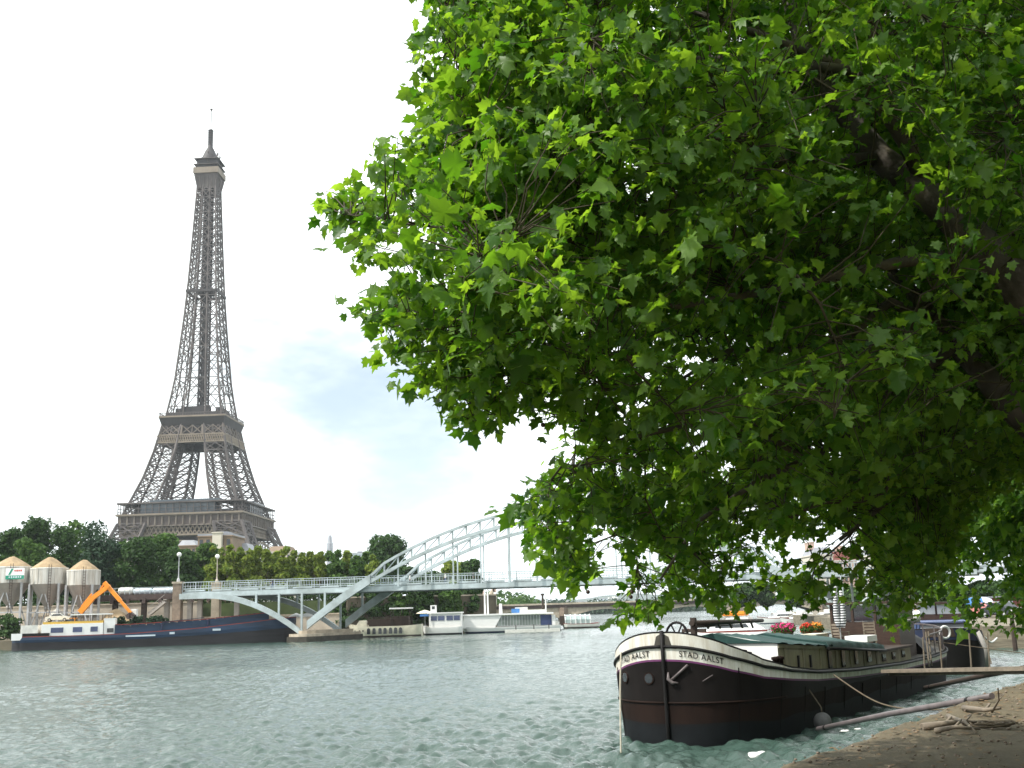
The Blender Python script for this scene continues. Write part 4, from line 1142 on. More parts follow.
    m = MB(); m.box(((X(512) + X(548)) / 2, 0, 3.45), (X(546) - X(512), 3.2, .5)); m.box((X(522), 0, 3.9), (2.2, 2.2, .6)); m.build('roof_hatch', M['white_dirty'], t)
    m = MB(); m.box((X(516), -1.2, 3.6), (1.4, .9, .7)); m.build('blue_cover', M['blue_tarp'], t)
    m = MB(); m.box((X(554), 0, 1.9), (.6, 4.6, 1.7)); m.build('stern_frame', M['white'], t)
    m = MB(); m.box((X(556.5), 0, 1.3), (.8, 4.0, .7)); m.build('stern_rail', M['white_dirty'], t)
    for px, zt_, r, mm, nm in ((485, 7.4, .16, 'white', 'mast'), (488, 7.4, .16, 'white', 'mast'), (501, 4.9, .3, 'white', 'vent'), (544, 6.4, .2, 'wood_dark', 'funnel'), (547, 5.8, .12, 'white', 'mast')):
        m = MB(); m.lathe((X(px), 0, 0), [(r, 3.2), (r * .8, zt_ - .3)] + ([(r * 1.6, zt_ - .3), (r * 1.6, zt_)] if nm == 'funnel' else [(r * .8, zt_)]), 8); m.build(nm, M[mm], t)
    # floating stage in front
    m = MB(); p = V(505, 634, 188); q = V(560, 630.3, 188); m.box(((p.x + q.x) / 2, 188, .28), (q.x - p.x, 1.5, .5)); t2 = thing('landing_stage', 'low white floating landing stage along the cruise boat', 'pontoon', (0, 0, 0)); m.build('float', M['white_dirty'], t2)
    for px in (516, 534, 549):
        m = MB(); x = V(px, 632, 188).x; m.beam((x, 187.4, .5), (x, 187.4, 1.3), .14); m.build('post', M['wood_dark'], t2)
    # glass topped tour boat
    d = 214; p0 = V(562, 628.5, d); p1 = V(600, 627, d); L = p1.x - p0.x; X = lambda px: V(px, 625, d).x - p0.x
    t = thing('tour_boat', 'tour boat with a rounded glass roof beyond the cruise boat', 'boat', (p0.x, d + 2.2, 0))
    m = MB(); loft_hull(m, L, 4.6, .9, .2, .1, .15); m.build('hull', [M['white_dirty'], M['rust_beam'], M['red_rail'], M['concrete']], t)
    m = MB(); prof = [(-2.0, .8), (-2.0, 1.7), (-1.5, 2.35), (0, 2.6), (1.5, 2.35), (2.0, 1.7), (2.0, .8)]
    x0, x1 = X(565), X(591); n = len(prof)
    m.add([(x0, y, z) for y, z in prof] + [(x1, y * .9, .8 + (z - .8) * .95) for y, z in prof], [(i, i + 1, n + i + 1, n + i) for i in range(n - 1)] + [tuple(range(n))[::-1], tuple(range(n, 2 * n))]); g = m.build('glass_canopy', mat('pale greenish glazing', (.34, .42, .41), .15, .3, .8, spec=.6), t)
    m = MB()
    for px in (565.5, 571, 576, 581, 586, 590.5):
        for (y0, z0), (y1, z1) in zip(prof[:-1], prof[1:]): m.beam((X(px), y0 * 1.01, z0), (X(px), y1 * 1.01, z1), .2 if px in (576,) else .12)
    m.build('frame', M['white'], g)
    m = MB(); m.box((X(563.5), 0, 1.5), (1.2, 3.2, 1.8)); m.build('stern_cabin', M['wood_dark'], t)
boats_far()

# ---- the stone road bridge further on
def road_bridge():
    t = thing('stone_bridge', 'low stone road bridge with wide arches far behind the footbridge', 'bridge', (0, 0, 0))
    a = V(478, 606, 400); b = V(905, 598, 400)
    zt = V(560, 604.6, 400).z; zp = V(560, 607.6, 400).z
    n = 5; x0, x1 = a.x, b.x; span = (x1 - x0) / n
    m = MB()
    y0, y1 = 400, 412
    zd = zp
    for k in range(n):
        xa, xb = x0 + k * span + 1.6, x0 + (k + 1) * span - 1.6
        N = 18
        arc = [(xa + (xb - xa) * i / N, -.6 + (zd - .3) * math.sin(math.pi * (.08 + .84 * i / N)) ** .8) for i in range(N + 1)]
        for i in range(N):
            (xs, zs), (xe, ze) = arc[i], arc[i + 1]
            m.add([(xs, y0, zs), (xe, y0, ze), (xe, y0, zd), (xs, y0, zd), (xs, y1, zs), (xe, y1, ze), (xe, y1, zd), (xs, y1, zd)], [(0, 1, 2, 3), (5, 4, 7, 6), (1, 0, 4, 5)])
    m.build('arches', M['stone'], t)
    for k in range(n + 1):
        x = x0 + k * span; m = MB()
        m.prism([(x - 1.6, 400.0), (x, 397.2), (x + 1.6, 400.0), (x + 1.6, 412), (x - 1.6, 412)], -1, zd - .02); m.build('pier', M['stone_brown'], t)
    m = MB(); m.box(((x0 + x1) / 2, 406, (zp + zt) / 2), (x1 - x0 + 40, 13, zt - zp)); m.build('deck', M['rust_beam'], t)
    m = MB(); m.box(((x0 + x1) / 2, 399.4, zt + .3), (x1 - x0 + 40, .4, .6)); m.build('parapet', M['stone'], t)
    # statue plinths at its right end
    for px, h in ((762, 3.8), (773, 3.2), (492, 4.0)):
        p = V(px, 602, 397); s = MB(); s.box((p.x, 398, zt + h / 2 - .5), (2.2, 2.2, h)); s.box((p.x, 398, zt + h - .4), (2.6, 2.6, .3)); s.ball((p.x, 398, zt + h + .7), (.6, .6, 1.1)); s.build('plinth', M['stone'], t)
road_bridge()
for k, (px, py, mm, lab, L) in enumerate(((753, 600.8, 'white', 'white van crossing the stone bridge', 4.6),)):
    p = V(px, py, 404); make_car((p.x, 404, V(560, 604.6, 400).z + .02), 0, M[mm], 'small white car crossing the distant stone bridge')

# ---- buildings
def building(label, px0, px1, ytop, d, wall, roof, mansard=1.5, wins=(3, 4), zb=6.0, depth=12, chim=1, flat=False, name='building', yaw=0.0):
    a = V(px0, ytop, d); b = V(px1, ytop, d); w = b.x - a.x; z = (a.z + b.z) / 2 - zb
    t = thing(name, label, 'building', ((a.x + b.x) / 2, d + depth / 2, zb), yaw)
    h = z - (0 if flat else mansard)
    m = MB(); m.box((0, 0, h / 2), (w, depth, h)); m.box((0, 0, h - .15), (w + .5, depth + .5, .3)); m.build('wall', wall, t)
    m = MB()
    if flat: m.box((0, 0, h + .25), (w + .2, depth + .2, .5)); m.box((w * .1, 0, h + .9), (w * .3, depth * .4, .9))
    else:
        i = mansard * .6
        m.add([(sx * w / 2, sy * depth / 2, h + .02) for sx, sy in ((-1, -1), (1, -1), (1, 1), (-1, 1))] + [(sx * (w / 2 - i), sy * (depth / 2 - i), h + mansard) for sx, sy in ((-1, -1), (1, -1), (1, 1), (-1, 1))], [(0, 1, 5, 4), (1, 2, 6, 5), (2, 3, 7, 6), (3, 0, 4, 7), (4, 5, 6, 7)])
    r = m.build('roof', roof, t)
    rs = random.Random(int(px0 * 3 + d))
    for k in range(chim):
        m = MB(); x = rs.uniform(-.38, .38) * w; m.box((x, 0, z + .5), (1.1, depth * .5, 1.8)); m.box((x, 0, z + 1.5), (1.3, depth * .5 + .2, .2)); m.build('chimney', M['facade_pink'], r)
    fl, nc = wins
    top = h - .6
    for f_ in range(fl):
        zc = top - 1.3 - f_ * 3.0
        if zc < 1: break
        for c in range(nc):
            x = -w / 2 + w * (c + .5) / nc; ww = min(1.2, w / nc * .5)
            m = MB(); m.box((x, -depth / 2 - .03, zc), (ww, .1, 1.7)); o = m.build('window', M['dark_glass'], t)
            m = MB(); m.box((x, -depth / 2 - .1, zc - .95), (ww + .3, .24, .14)); m.build('sill', M['stone'], o)
    return t
building('brown brick block in front of the tower base with a white chimney', 198, 232, 535.5, 300, M['facade_brown'], M['roof_grey'], flat=True, wins=(2, 5), zb=6, chim=0, depth=14)
p = V(217, 534, 298)
t = thing('chimney_stack', 'square white chimney stack against the brown brick block', 'chimney', (p.x, 298.6, 6))
m = MB(); zz = V(217, 533, 298).z - 6; m.box((0, 0, zz / 2), (2.4, 1.6, zz)); m.box((0, 0, zz + .15), (2.8, 2.0, .3)); m.build('shaft', M['facade'], t)
building('low white roofed house by the left foot of the lattice tower', 120, 137, 541, 320, M['facade'], M['white_dirty'], 1.2, (1, 3), 6, 10, 0)
building('low brown house under the centre of the lattice platform', 178, 196, 540, 318, M['facade_brown'], M['roof_grey'], 1.5, (1, 4), 6, 10, 0)
building('pale town house with grey mansard roof next to the brown brick block', 232, 250, 543, 310, M['facade'], M['roof_grey'], 2.2, (2, 4), 6, 10, 0)
building('white town house in the middle of the row right of the tower', 250, 267, 547.5, 318, M['white_dirty'], M['roof_grey'], 2.2, (2, 4), 6, 10, 0)
building('beige town house with brown roof at the end of the tower row', 267, 291, 546, 330, M['facade'], M['facade_brown'], 1.6, (2, 5), 6, 10, 0)
building('grey roofed block peeping over the pale clipped trees', 288, 305, 552, 380, M['roof_grey'], M['roof_grey'], 1.6, (2, 4), 6, 10, 0)
building('far pale blue flat roofed block above the clipped trees', 350, 364, 553.5, 620, M['bluewhite'], M['roof_grey'], 1.5, (3, 5), 6, 14, 0, flat=True)
building('pinkish house at the left end of the stone bridge', 474, 487, 593, 380, M['facade_pink'], M['facade_pink'], 1.5, (2, 4), 4, 8, 1)
building('cream towered house beside the stone bridge', 487, 496, 591, 430, M['facade'], M['facade'], 2.0, (2, 3), 4, 8, 2)
building('far white office block above the stone bridge', 609, 618, 597.5, 1500, M['white'], M['white_dirty'], 2, (3, 4), 0, 20, 0, flat=True)
building('far grey office block beside the white one', 598, 608.5, 599, 1520, M['bluewhite'], M['roof_grey'], 2, (3, 4), 0, 20, 0, flat=True)
building('far low white block on the distant shore', 553, 570, 601, 1450, M['white_dirty'], M['roof_grey'], 2, (2, 6), 0, 20, 0, flat=True)
building('far low cream block on the distant shore', 572, 588, 602, 1480, M['facade'], M['roof_grey'], 2, (2, 6), 0, 20, 0, flat=True)
p = V(330, 534.5, 2500)
t = thing('distant_spire', 'distant grey spire in the sky above the clipped trees', 'spire', (p.x, 2500, 0))
m = MB(); m.lathe((0, 0, 0), [(8, 0), (6.5, p.z - 20), (5, p.z - 16), (3.6, p.z - 4), (.4, p.z)], 8); m.build('shaft', M['roof_grey'], t)
building('hazy beige hill house above the deck seen through the leaves', 812, 832, 547, 300, M['facade'], M['roof_grey'], 2.0, (4, 4), 5, 12, 1)
building('hazy pinkish hill house with red roof seen through the leaves', 832, 856, 551, 310, M['facade_pink'], M['roof_red'], 2.4, (4, 5), 5, 12, 1)
building('hazy cream apartment house right of the red roofed hill house', 872, 900, 546, 320, M['facade'], M['roof_grey'], 2.4, (4, 5), 5, 12, 2)

# ---- trees of the far bank and this bank
def crown_blobs(kind, seed):
    rg = random.Random(seed); cs, rs = [], []
    if kind == 'round':
        for i in range(26):
            a = rg.uniform(0, 6.28); h = rg.uniform(.12, .95); r = .72 * math.sqrt(max(.05, 1 - ((h - .5) / .56) ** 2)) * rg.uniform(.3, 1)
            q = rg.uniform(.26, .42); cs.append((r * math.cos(a), r * math.sin(a), h)); rs.append((q, q, q * .62))
    elif kind == 'column':
        for i in range(20):
            a = rg.uniform(0, 6.28); h = rg.uniform(.05, .92); r = .55 * (1 - max(0, h - .62) / .45) * rg.uniform(.2, 1)
            q = rg.uniform(.28, .42) * (1 if h < .7 else .7); cs.append((r * math.cos(a), r * math.sin(a), h)); rs.append((q, q, q * .42))
        cs.append((rg.uniform(-.15, .15), 0, .97)); rs.append((.2, .2, .1))
    return cs, rs
_cm = {}
def crown_mesh(kind, mname, v, Wd, Hc, nl=3400, sz=.36):
    k = (kind, mname, v, Wd, Hc)
    if k not in _cm:
        cs, rs = crown_blobs(kind, int(v * 17 + len(mname)))
        cs = [(x * Wd / 2, y * Wd / 2, z * Hc) for x, y, z in cs]; q = .5 * Wd / 2 + .5 * min(Hc * .5, Wd * .8)
        rs = [(a * q, a * q, max(a * q * .72, Hc * c * .55)) for a, b, c in rs]
        vs, f = leaf_cloud(cs, rs, nl, sz, int(v * 5 + 1))
        _cm[k] = np_mesh('crown', vs, f, 4, [M[mname]])
    return _cm[k]
def trunk_mesh(v):
    k = ('trunk', v)
    if k not in _cm:
        rg = random.Random(v); m = MB()
        m.tube([(0, 0, -.02), (.01, .02, .2), (.0, .03, .45), (.02, .02, .8)], [.045, .034, .024, .008], 7)
        for i in range(6):
            a = i * 1.05 + rg.random(); h = rg.uniform(.25, .55)
            m.tube([(0, 0, h), (.22 * math.cos(a), .22 * math.sin(a), h + .14), (.45 * math.cos(a), .45 * math.sin(a), h + .3)], [.018, .012, .004], 5)
        me = m.mesh('trunk'); me.materials.append(M['bark_far']); _cm[k] = me
    return _cm[k]
tcount = [0]
def tree(px, ytop, d, wpx, z0, kind, mname, label, group, ctop=None, low=.22, cat='tree'):
    p = V(px, ytop, d); H = p.z - z0; Wd = wpx * d / F
    tcount[0] += 1; v = tcount[0]
    t = thing({'round': 'leafy_tree', 'column': 'clipped_tree'}[kind], label, cat, (p.x, d, z0), v * 2.4, group)
    c = link('crown', crown_mesh(kind, mname, v, Wd, H * (1 - low), 5200 if kind == 'round' else 3000, .36 * d / 200), t); c.location = (0, 0, H * low)
    tr = link('trunk', trunk_mesh(v % 3), t); tr.scale = (max(Wd * .5, H * .35), max(Wd * .5, H * .35), H * .9)
    return t
g1 = 'dark trees behind the sand silos'
for k, (px, yt, d, w, mm, lab) in enumerate((
    (-14, 533, 214, 44, 'leaf_mid', 'dark tree half cut by the picture edge above the sign silo'),
    (12, 530, 222, 36, 'leaf_dark', 'rounded dark tree above the silo with the sign'),
    (28, 541, 204, 40, 'leaf_mid', 'lower green tree just behind the first two silos'),
    (40, 523, 226, 38, 'leaf_dark', 'tallest dark tree above the middle silo'),
    (62, 529, 216, 34, 'leaf_dark', 'dark tree over the gap between the middle and last silo'),
    (77, 524, 224, 36, 'leaf_mid', 'tall mid green tree above the last silo'),
    (100, 527, 207, 46, 'leaf_blue', 'broad blue green tree behind the bend of the orange arm'),
    (121, 540, 214, 30, 'leaf_mid', 'small green tree at the left corner of the tower platform'),
    (140, 541, 206, 40, 'leaf_dark', 'dark green tree above the white pipe on the platform'),
    (160, 538, 222, 40, 'leaf_mid', 'bright rounded tree below the left half of the tower platform'),
    (181, 540, 208, 36, 'leaf_dark', 'dark tree directly behind the lamp of the brown pillar'),
    (205, 547, 214, 34, 'leaf_mid', 'green tree between the two globe lamps'))):
    tree(px, yt, d, w, 6.4, 'round', mm, lab, g1, low=.06)
vs_, fs_ = leaf_cloud([(x, 196.5 + .4 * math.sin(x), 7.2) for x in np.linspace(-112, -31, 80)], [(1.0, .9, 1.25 + .25 * math.sin(i * 1.7)) for i in range(80)], 9000, .22, 77)
t = thing('hedge', 'long low dark hedge on top of the beige embankment wall under the trees', 'hedge', (0, 0, 0)); link('foliage', np_mesh('foliage', vs_, fs_, 4, [M['leaf_dark']]), t)
m = MB()
for x in np.linspace(-111, -32, 40): m.beam((float(x), 196.5, 6.3), (float(x), 196.5, 7.6), .12)
m.build('stem', M['bark_far'], t)
g2 = 'yellow green clipped trees along the embankment'
n = 19
for k in range(n):
    px = 213 + k * 8.9; yt = 547 + 9 * (k / n) + (2.5 * math.sin(k * 2.1)) + (3 if k == 11 else 0)
    if k in (13, 15): yt -= 3
    where = 'first from the dark trees' if k == 0 else ('last one before the arch of the footbridge' if k == n - 1 else f'{["", "second", "third", "fourth", "fifth", "sixth", "seventh", "eighth", "ninth", "tenth", "eleventh", "twelfth", "thirteenth", "fourteenth", "fifteenth", "sixteenth", "seventeenth", "eighteenth"][k]} in the row from the dark trees')
    tree(px, yt, 200 + (k % 2) * 2.5, 20 + (k % 3) * 2.5, 6.4, 'column', 'leaf_yellow' if k < 12 or k % 3 == 0 else 'leaf_mid', f'narrow yellow green clipped tree, {where}', g2, low=.10)
g3 = 'trees behind the footbridge arch'
for px, yt, d, w, mm, lab in (
    (386, 538, 260, 54, 'leaf_dark', 'big dark domed tree left of the arch rising over the deck'),
    (352, 566, 212, 34, 'leaf_mid', 'green tree where the arch leg crosses the deck'),
    (378, 571, 210, 34, 'leaf_mid', 'low green tree under the dark domed tree'),
    (410, 567, 216, 36, 'leaf_dark', 'dark low tree right of the domed tree'),
    (434, 572, 216, 34, 'leaf_dark', 'dark tree behind the white boat with the cabin windows'),
    (451, 560, 236, 36, 'leaf_yellow', 'yellow green tree top above the deck inside the arch'),
    (470, 559, 226, 24, 'leaf_dark', 'last dark tree inside the arch beside the open sky'),
    (347, 586, 197, 26, 'leaf_dark', 'shadowy low tree beneath the deck behind the left arch leg'),
    (372, 587, 199, 30, 'leaf_dark', 'shadowy low tree beneath the deck above the cream boat stern'),
    (398, 586, 201, 30, 'leaf_mid', 'low green tree beneath the deck above the white boat awning'),
    (424, 586, 203, 30, 'leaf_dark', 'shadowy low tree beneath the deck above the cream parasol'),
    (448, 586, 206, 30, 'leaf_mid', 'low green tree beneath the deck above the small wheelhouse'),
    (470, 588, 211, 26, 'leaf_dark', 'shadowy low tree beneath the deck at the end of the far quay')):
    tree(px, yt, d, w, 1.4 if yt > 580 else (6.4 if px < 425 else 4.0), 'round', mm, lab, g3, low=.1)
g4 = 'low bushes along the foot of the far quay'
for px, yt, d, w, lab in ((10, 614, 176, 30, 'dark bush at the picture edge under the sign silo'), (116, 616.5, 176, 20, 'small bush under the tip of the orange arm'), (136, 616.5, 175.4, 24, 'dull green bush just right of the white cabinet'), (158, 616.5, 176, 24, 'dull bush beneath the platform stairs'),
                          (340, 606, 196, 26, 'dark shrub behind the left arch leg'), (364, 605, 198, 28, 'dark shrub above the cream boat bow'), (390, 604, 200, 30, 'dark shrub above the cream boat windows'), (416, 605, 202, 28, 'dark shrub above the cream parasol'), (442, 604, 205, 30, 'dark shrub behind the white day boat'), (466, 605, 212, 24, 'dark shrub behind the twin masts')):
    p = V(px, yt, d)
    t = thing('bush', lab, 'bush', (p.x, d, 1.35 if d < 195 else 1.4), px, g4)
    H = p.z - 1.4; c = link('foliage', crown_mesh('round', 'leaf_dark' if px > 300 or px < 50 else 'leaf_blue', px, w * d / F, H, 1500, .26), t); c.location = (0, 0, -.05)
# ================================================================== MOORED BARGES ON THIS BANK
def outline(L, B, Lb, nb, Ls, ns, ph=22):
    pts = []
    for i in range(ph + 1):
        a = math.pi / 2 * i / ph
        pts.append((Lb * (1 - max(0, math.cos(a)) ** (2 / nb)), B * math.sin(a) ** (2 / nb) if i else 0.0))
    for i in range(1, 24): pts.append((Lb + (L - Lb - Ls) * i / 24, B))
    for i in range(ph + 1):
        a = math.pi / 2 * i / ph
        pts.append((L - Ls + Ls * math.sin(a) ** (2 / ns), B * max(0, math.cos(a)) ** (2 / ns)))
    return pts
class Hull:
    def __init__(s, L, B, Lb, nb, Ls, ns, rail, rows, rake=.25, tum=.06):
        s.o = outline(L, B, Lb, nb, Ls, ns); s.L = L; s.B = B; s.rail = rail; s.rake = rake; s.tum = tum
        s.arc = [0]
        for (a, b), (c, d) in zip(s.o[:-1], s.o[1:]): s.arc.append(s.arc[-1] + math.hypot(c - a, d - b))
        s.rows = rows
    def zr(s, t): return float(np.interp(t, *zip(*s.rail)))
    def pt(s, t, w, z, sg):
        f = 1 - s.tum * max(0, min(1, (1.6 - z) / 1.6)) ** 1.5
        bowk = max(0, 1 - t / 3.0)
        return (t + s.rake * bowk * max(0, 1 - z / 2.7) + (0 if t < s.L * .8 else -.9 * ((t - s.L * .8) / (s.L * .2)) ** 2 * max(0, 1 - z / 1.2)), sg * w * f * (1 + .02 * z * bowk), z)
    def at(s, u, z, sg, off=0.0):           # u: distance from the stem along the skin
        t = np.interp(u, s.arc, [p[0] for p in s.o]); w = np.interp(u, s.arc, [p[1] for p in s.o])
        t2 = np.interp(u + .02, s.arc, [p[0] for p in s.o]); w2 = np.interp(u + .02, s.arc, [p[1] for p in s.o])
        p = Vector(s.pt(float(t), float(w), z, sg)); n = Vector((-(w2 - w), (t2 - t) * sg, 0)).normalized()
        return p + n * off
    def build(s, mats, deckmat_index):
        m = MB(); K = len(s.rows) + 0
        for sg in (-1, 1):
            o = len(m.v)
            for t, w in s.o:
                for fn, mi in s.rows: m.v.append(s.pt(t, w, fn(t), sg))
            for i in range(len(s.o) - 1):
                for k in range(K - 1):
                    a = o + i * K + k; f = (a, a + K, a + K + 1, a + 1)
                    m.f.append(f if sg < 0 else f[::-1]); m.m.append(s.rows[k + 1][1]); m.s.append(True)
        m.mi = deckmat_index; m.smooth = False
        for (t0, w0), (t1, w1) in zip(s.o[:-1], s.o[1:]):
            z0, z1 = s.zr(t0) - .42 * (1 if t0 < 6 else .35), s.zr(t1) - .42 * (1 if t1 < 6 else .35)
            e = .06
            m.add([(t0, -max(0, w0 - e), z0), (t1, -max(0, w1 - e), z1), (t1, max(0, w1 - e), z1), (t0, max(0, w0 - e), z0)], [(0, 1, 2, 3)])
            for sg in (-1, 1):                          # inner bulwark
                m.add([(t0, sg * max(0, w0 - .09), z0), (t1, sg * max(0, w1 - .09), z1), (t1, sg * max(0, w1 - .07), s.zr(t1) - .003), (t0, sg * max(0, w0 - .07), s.zr(t0) - .003)], [(0, 1, 2, 3) if sg > 0 else (3, 2, 1, 0)])
        return m

stem = G(668, 745, 0)
AX = R(32)
def house_barge():
    t = thing('house_barge', 'black hulled house barge with white name band and green tarpaulin roof moored by the quay', 'barge', (stem.x, stem.y, 0), math.pi / 2 - AX)
    rail = [(0, 2.80), (.2, 2.66), (.6, 2.42), (1.5, 2.03), (2.8, 1.78), (5, 1.58), (9, 1.41), (15, 1.28), (20, 1.28), (23.5, 1.38), (26, 1.62)]
    zr = lambda q: float(np.interp(q, *zip(*rail)))
    h1 = lambda q: float(np.interp(q, [0, .6, 1.5, 2.8, 5, 9], [.70, .60, .44, .32, .28, .27]))
    h2 = lambda q: float(np.interp(q, [0, .6, 1.5, 2.8, 5, 9], [.36, .29, .17, .09, .06, .06]))
    wavy = lambda q: .5 + .04 * math.sin(q * 2.3)
    rows = [(lambda q: -.5, 0), (wavy, 0), (lambda q: .95 + .02 * math.sin(q * 3), 1), (lambda q: 1.0 + .02 * math.sin(q * 3) if True else 0, 2),
            (lambda q: zr(q) - h1(q) - .05, 2), (lambda q: zr(q) - h1(q), 3), (lambda q: zr(q) - h2(q) - .045, 4), (lambda q: zr(q) - h2(q), 5), (lambda q: zr(q) - .045, 4), (lambda q: zr(q), 5)]
    # keep rows ordered where the hull is low
    def mono(i):
        fn = rows[i][0]
        return lambda q: min(fn(q), zr(q) - h1(q) - .05 - .002 * (4 - i)) if i < 4 else fn(q)
    rows = [(mono(i), mi) for i, (fn, mi) in enumerate(rows)]
    H = Hull(26, 2.40, 3.6, 2.35, 4.5, 2.3, rail, rows, .1, .07)
    band = mat('weathered white name band', (0.74, 0.74, 0.70), .5, .06, 2.6, stretch=(2.2, 2.2, .35), col2=(.50, .45, .36), detail=9)
    m = H.build(None, 6)
    m.build('hull', [M['hull_boot'], M['hull_rust'], M['hull_black'], M['purple'], band, M['black'], M['stone_dark']], t)
    # stem bar and rubbing strake
    m = MB(); m.tube([Vector(H.pt(0, 0, z, 1)) + Vector((-.03, 0, 0)) for z in (-.4, .6, 1.4, 2.0, 2.82)], .055, 6); m.build('stem_bar', M['black'], t)
    m = MB()
    for sg in (-1, 1): m.tube([H.at(u, zr(float(np.interp(u, H.arc, [p[0] for p in H.o]))) - h2(float(np.interp(u, H.arc, [p[0] for p in H.o]))) - .02, sg, .02) for u in np.concatenate([np.linspace(.02, 6, 40), np.linspace(6.4, H.arc[-1] - .4, 50)])], .045, 6)
    m.build('rubbing_strake', M['black'], t)
    m = MB()
    for sg in (-1, 1): m.tube([H.at(u, 1.02 + .0 * u, sg, .012) for u in np.linspace(.05, 3.8, 40)], .03, 5)
    m.build('hull_seam', M['hull_rust'], t)
    # portholes on the lit bow, both sides
    for sg in (1, -1):
        for u in ((.45, 1.35) if sg > 0 else ()):
            m = MB(); c = H.at(u, 1.62, sg, .0); n = (H.at(u, 1.62, sg, 1) - c).normalized()
            m.tube([c - n * .03, c + n * .02], .16, 14); pt_ = m.build('porthole', M['hull_rust'], t)
            m = MB(); m.tube([c - n * .01, c + n * .026], .12, 14); m.build('glass', M['dark_glass'], pt_)
    # the name on both bows, bent to the skin
    def lettering(sg, u0, u1, zc, hgt):
        cu = bpy.data.curves.new('name', 'FONT'); cu.body = 'STAD AALST'; cu.size = 1; cu.extrude = 0.0; cu.space_character = 1.15; cu.offset = .012
        tmp = bpy.data.objects.new('tmp', cu); COL.objects.link(tmp)
        dg = bpy.context.evaluated_depsgraph_get(); me = bpy.data.meshes.new_from_object(tmp.evaluated_get(dg)); bpy.data.objects.remove(tmp)
        import bmesh
        bm = bmesh.new(); bm.from_mesh(me)
        bmesh.ops.triangulate(bm, faces=bm.faces)
        bmesh.ops.subdivide_edges(bm, edges=[e for e in bm.edges if e.calc_length() > .25], cuts=2)
        bm.to_mesh(me); bm.free()
        xs = [v.co.x for v in me.vertices]; ys = [v.co.y for v in me.vertices]; x0, x1, y0, y1 = min(xs), max(xs), min(ys), max(ys)
        for v in me.vertices:
            fx = (v.co.x - x0) / (x1 - x0); fy = (v.co.y - y0) / (y1 - y0)
            u = u0 + (u1 - u0) * fx
            tt = float(np.interp(u, H.arc, [p[0] for p in H.o]))
            zc_ = zr(tt) - (h1(tt) + h2(tt)) / 2 - .02
            v.co = H.at(u, zc_ + (fy - .5) * hgt, sg, .022)
        me.materials.append(M['black']); me.update()
        return link('name_lettering', me, t)
    lettering(-1, .42, 1.50, 0, .155)
    lettering(1, 1.55, .38, 0, .155)
    # anchor on the quay-side bow
    m = MB(); c = H.at(.38, 1.75, -1, .05); e = H.at(.62, 1.96, -1, .06)
    m.tube([H.at(.2, 1.60, -1, .06), c, e], .035, 6)
    m.tube([H.at(.12, 1.78, -1, .06), H.at(.12, 1.62, -1, .09), H.at(.22, 1.52, -1, .08), H.at(.36, 1.52, -1, .06)], [.02, .05, .05, .02], 6); m.build('anchor', M['spar'], t)
    m = MB(); m.tube([H.at(.95, 1.55, -1, .03), H.at(1.2, 1.70, -1, .03)], .014, 5); m.build('stain_bar', M['spar'], t)  # small bar added in place of a stain on the bow
    m = MB()                                               # plate seams and rivets
    for sg in (-1, 1):
        for u in (1.9, 3.5, 5.2, 7.0, 9.0, 11.0, 13.2, 15.4, 17.6): m.tube([H.at(u, z, sg, .006) for z in np.linspace(.1, zr(float(np.interp(u, H.arc, [p[0] for p in H.o]))) - .5, 7)], .016, 4)
    m.build('plate_seam', M['hull_black'], t)
    # ---- hatch coaming / cabin
    x0, x1, hw = 3.4, 14.0, 1.86
    ze_ = lambda x: 2.34 - (x - 3.4) * .052
    zc_ = lambda x: 2.64 - (x - 3.4) * .058
    ze, zc = 2.34, 2.64
    m = MB()
    m.add([(x0, -hw, 1.0), (x0, hw, 1.0), (x0, hw, ze), (x0, 0, zc), (x0, -hw, ze)], [(4, 3, 2, 1, 0)])
    m.add([(x1, -hw, .7), (x1, hw, .7), (x1, hw, ze_(x1)), (x1, 0, zc_(x1)), (x1, -hw, ze_(x1))], [(0, 1, 2, 3, 4)])
    m.build_each('cabin_front', M['white'], t)
    m = MB()
    for s in (-1, 1): m.slab(None, (0, -s * .06, 0), [(x0 + .002, s * hw, .7), (x1, s * hw, .7), (x1, s * hw, ze_(x1)), (x0 + .002, s * hw, ze)])
    for s in (-1, 1):
        for i in range(7): xx = x0 + .5 + i * 1.6; m.box((xx, s * (hw + .012), (ze_(xx) + .95) / 2), (.05, .03, ze_(xx) - .95))
        m.beam((x0 + .01, s * (hw + .02), ze - .06), (x1, s * (hw + .02), ze_(x1) - .06), .05, .09)
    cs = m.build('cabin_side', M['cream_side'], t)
    for px_, w_, h_ in ((5.0, .1, .32), (6.1, .1, .32), (8.0, .32, .5), (9.4, .32, .55), (10.9, .3, .5), (12.5, .45, .5)):
        m = MB(); m.box((px_, -hw - .035, (ze_(px_) + 1.28) / 2), (w_, .04, h_ * (ze_(px_) - 1.1))); m.build_each('window', M['dark_glass'] if w_ > .2 else M['black'], cs)
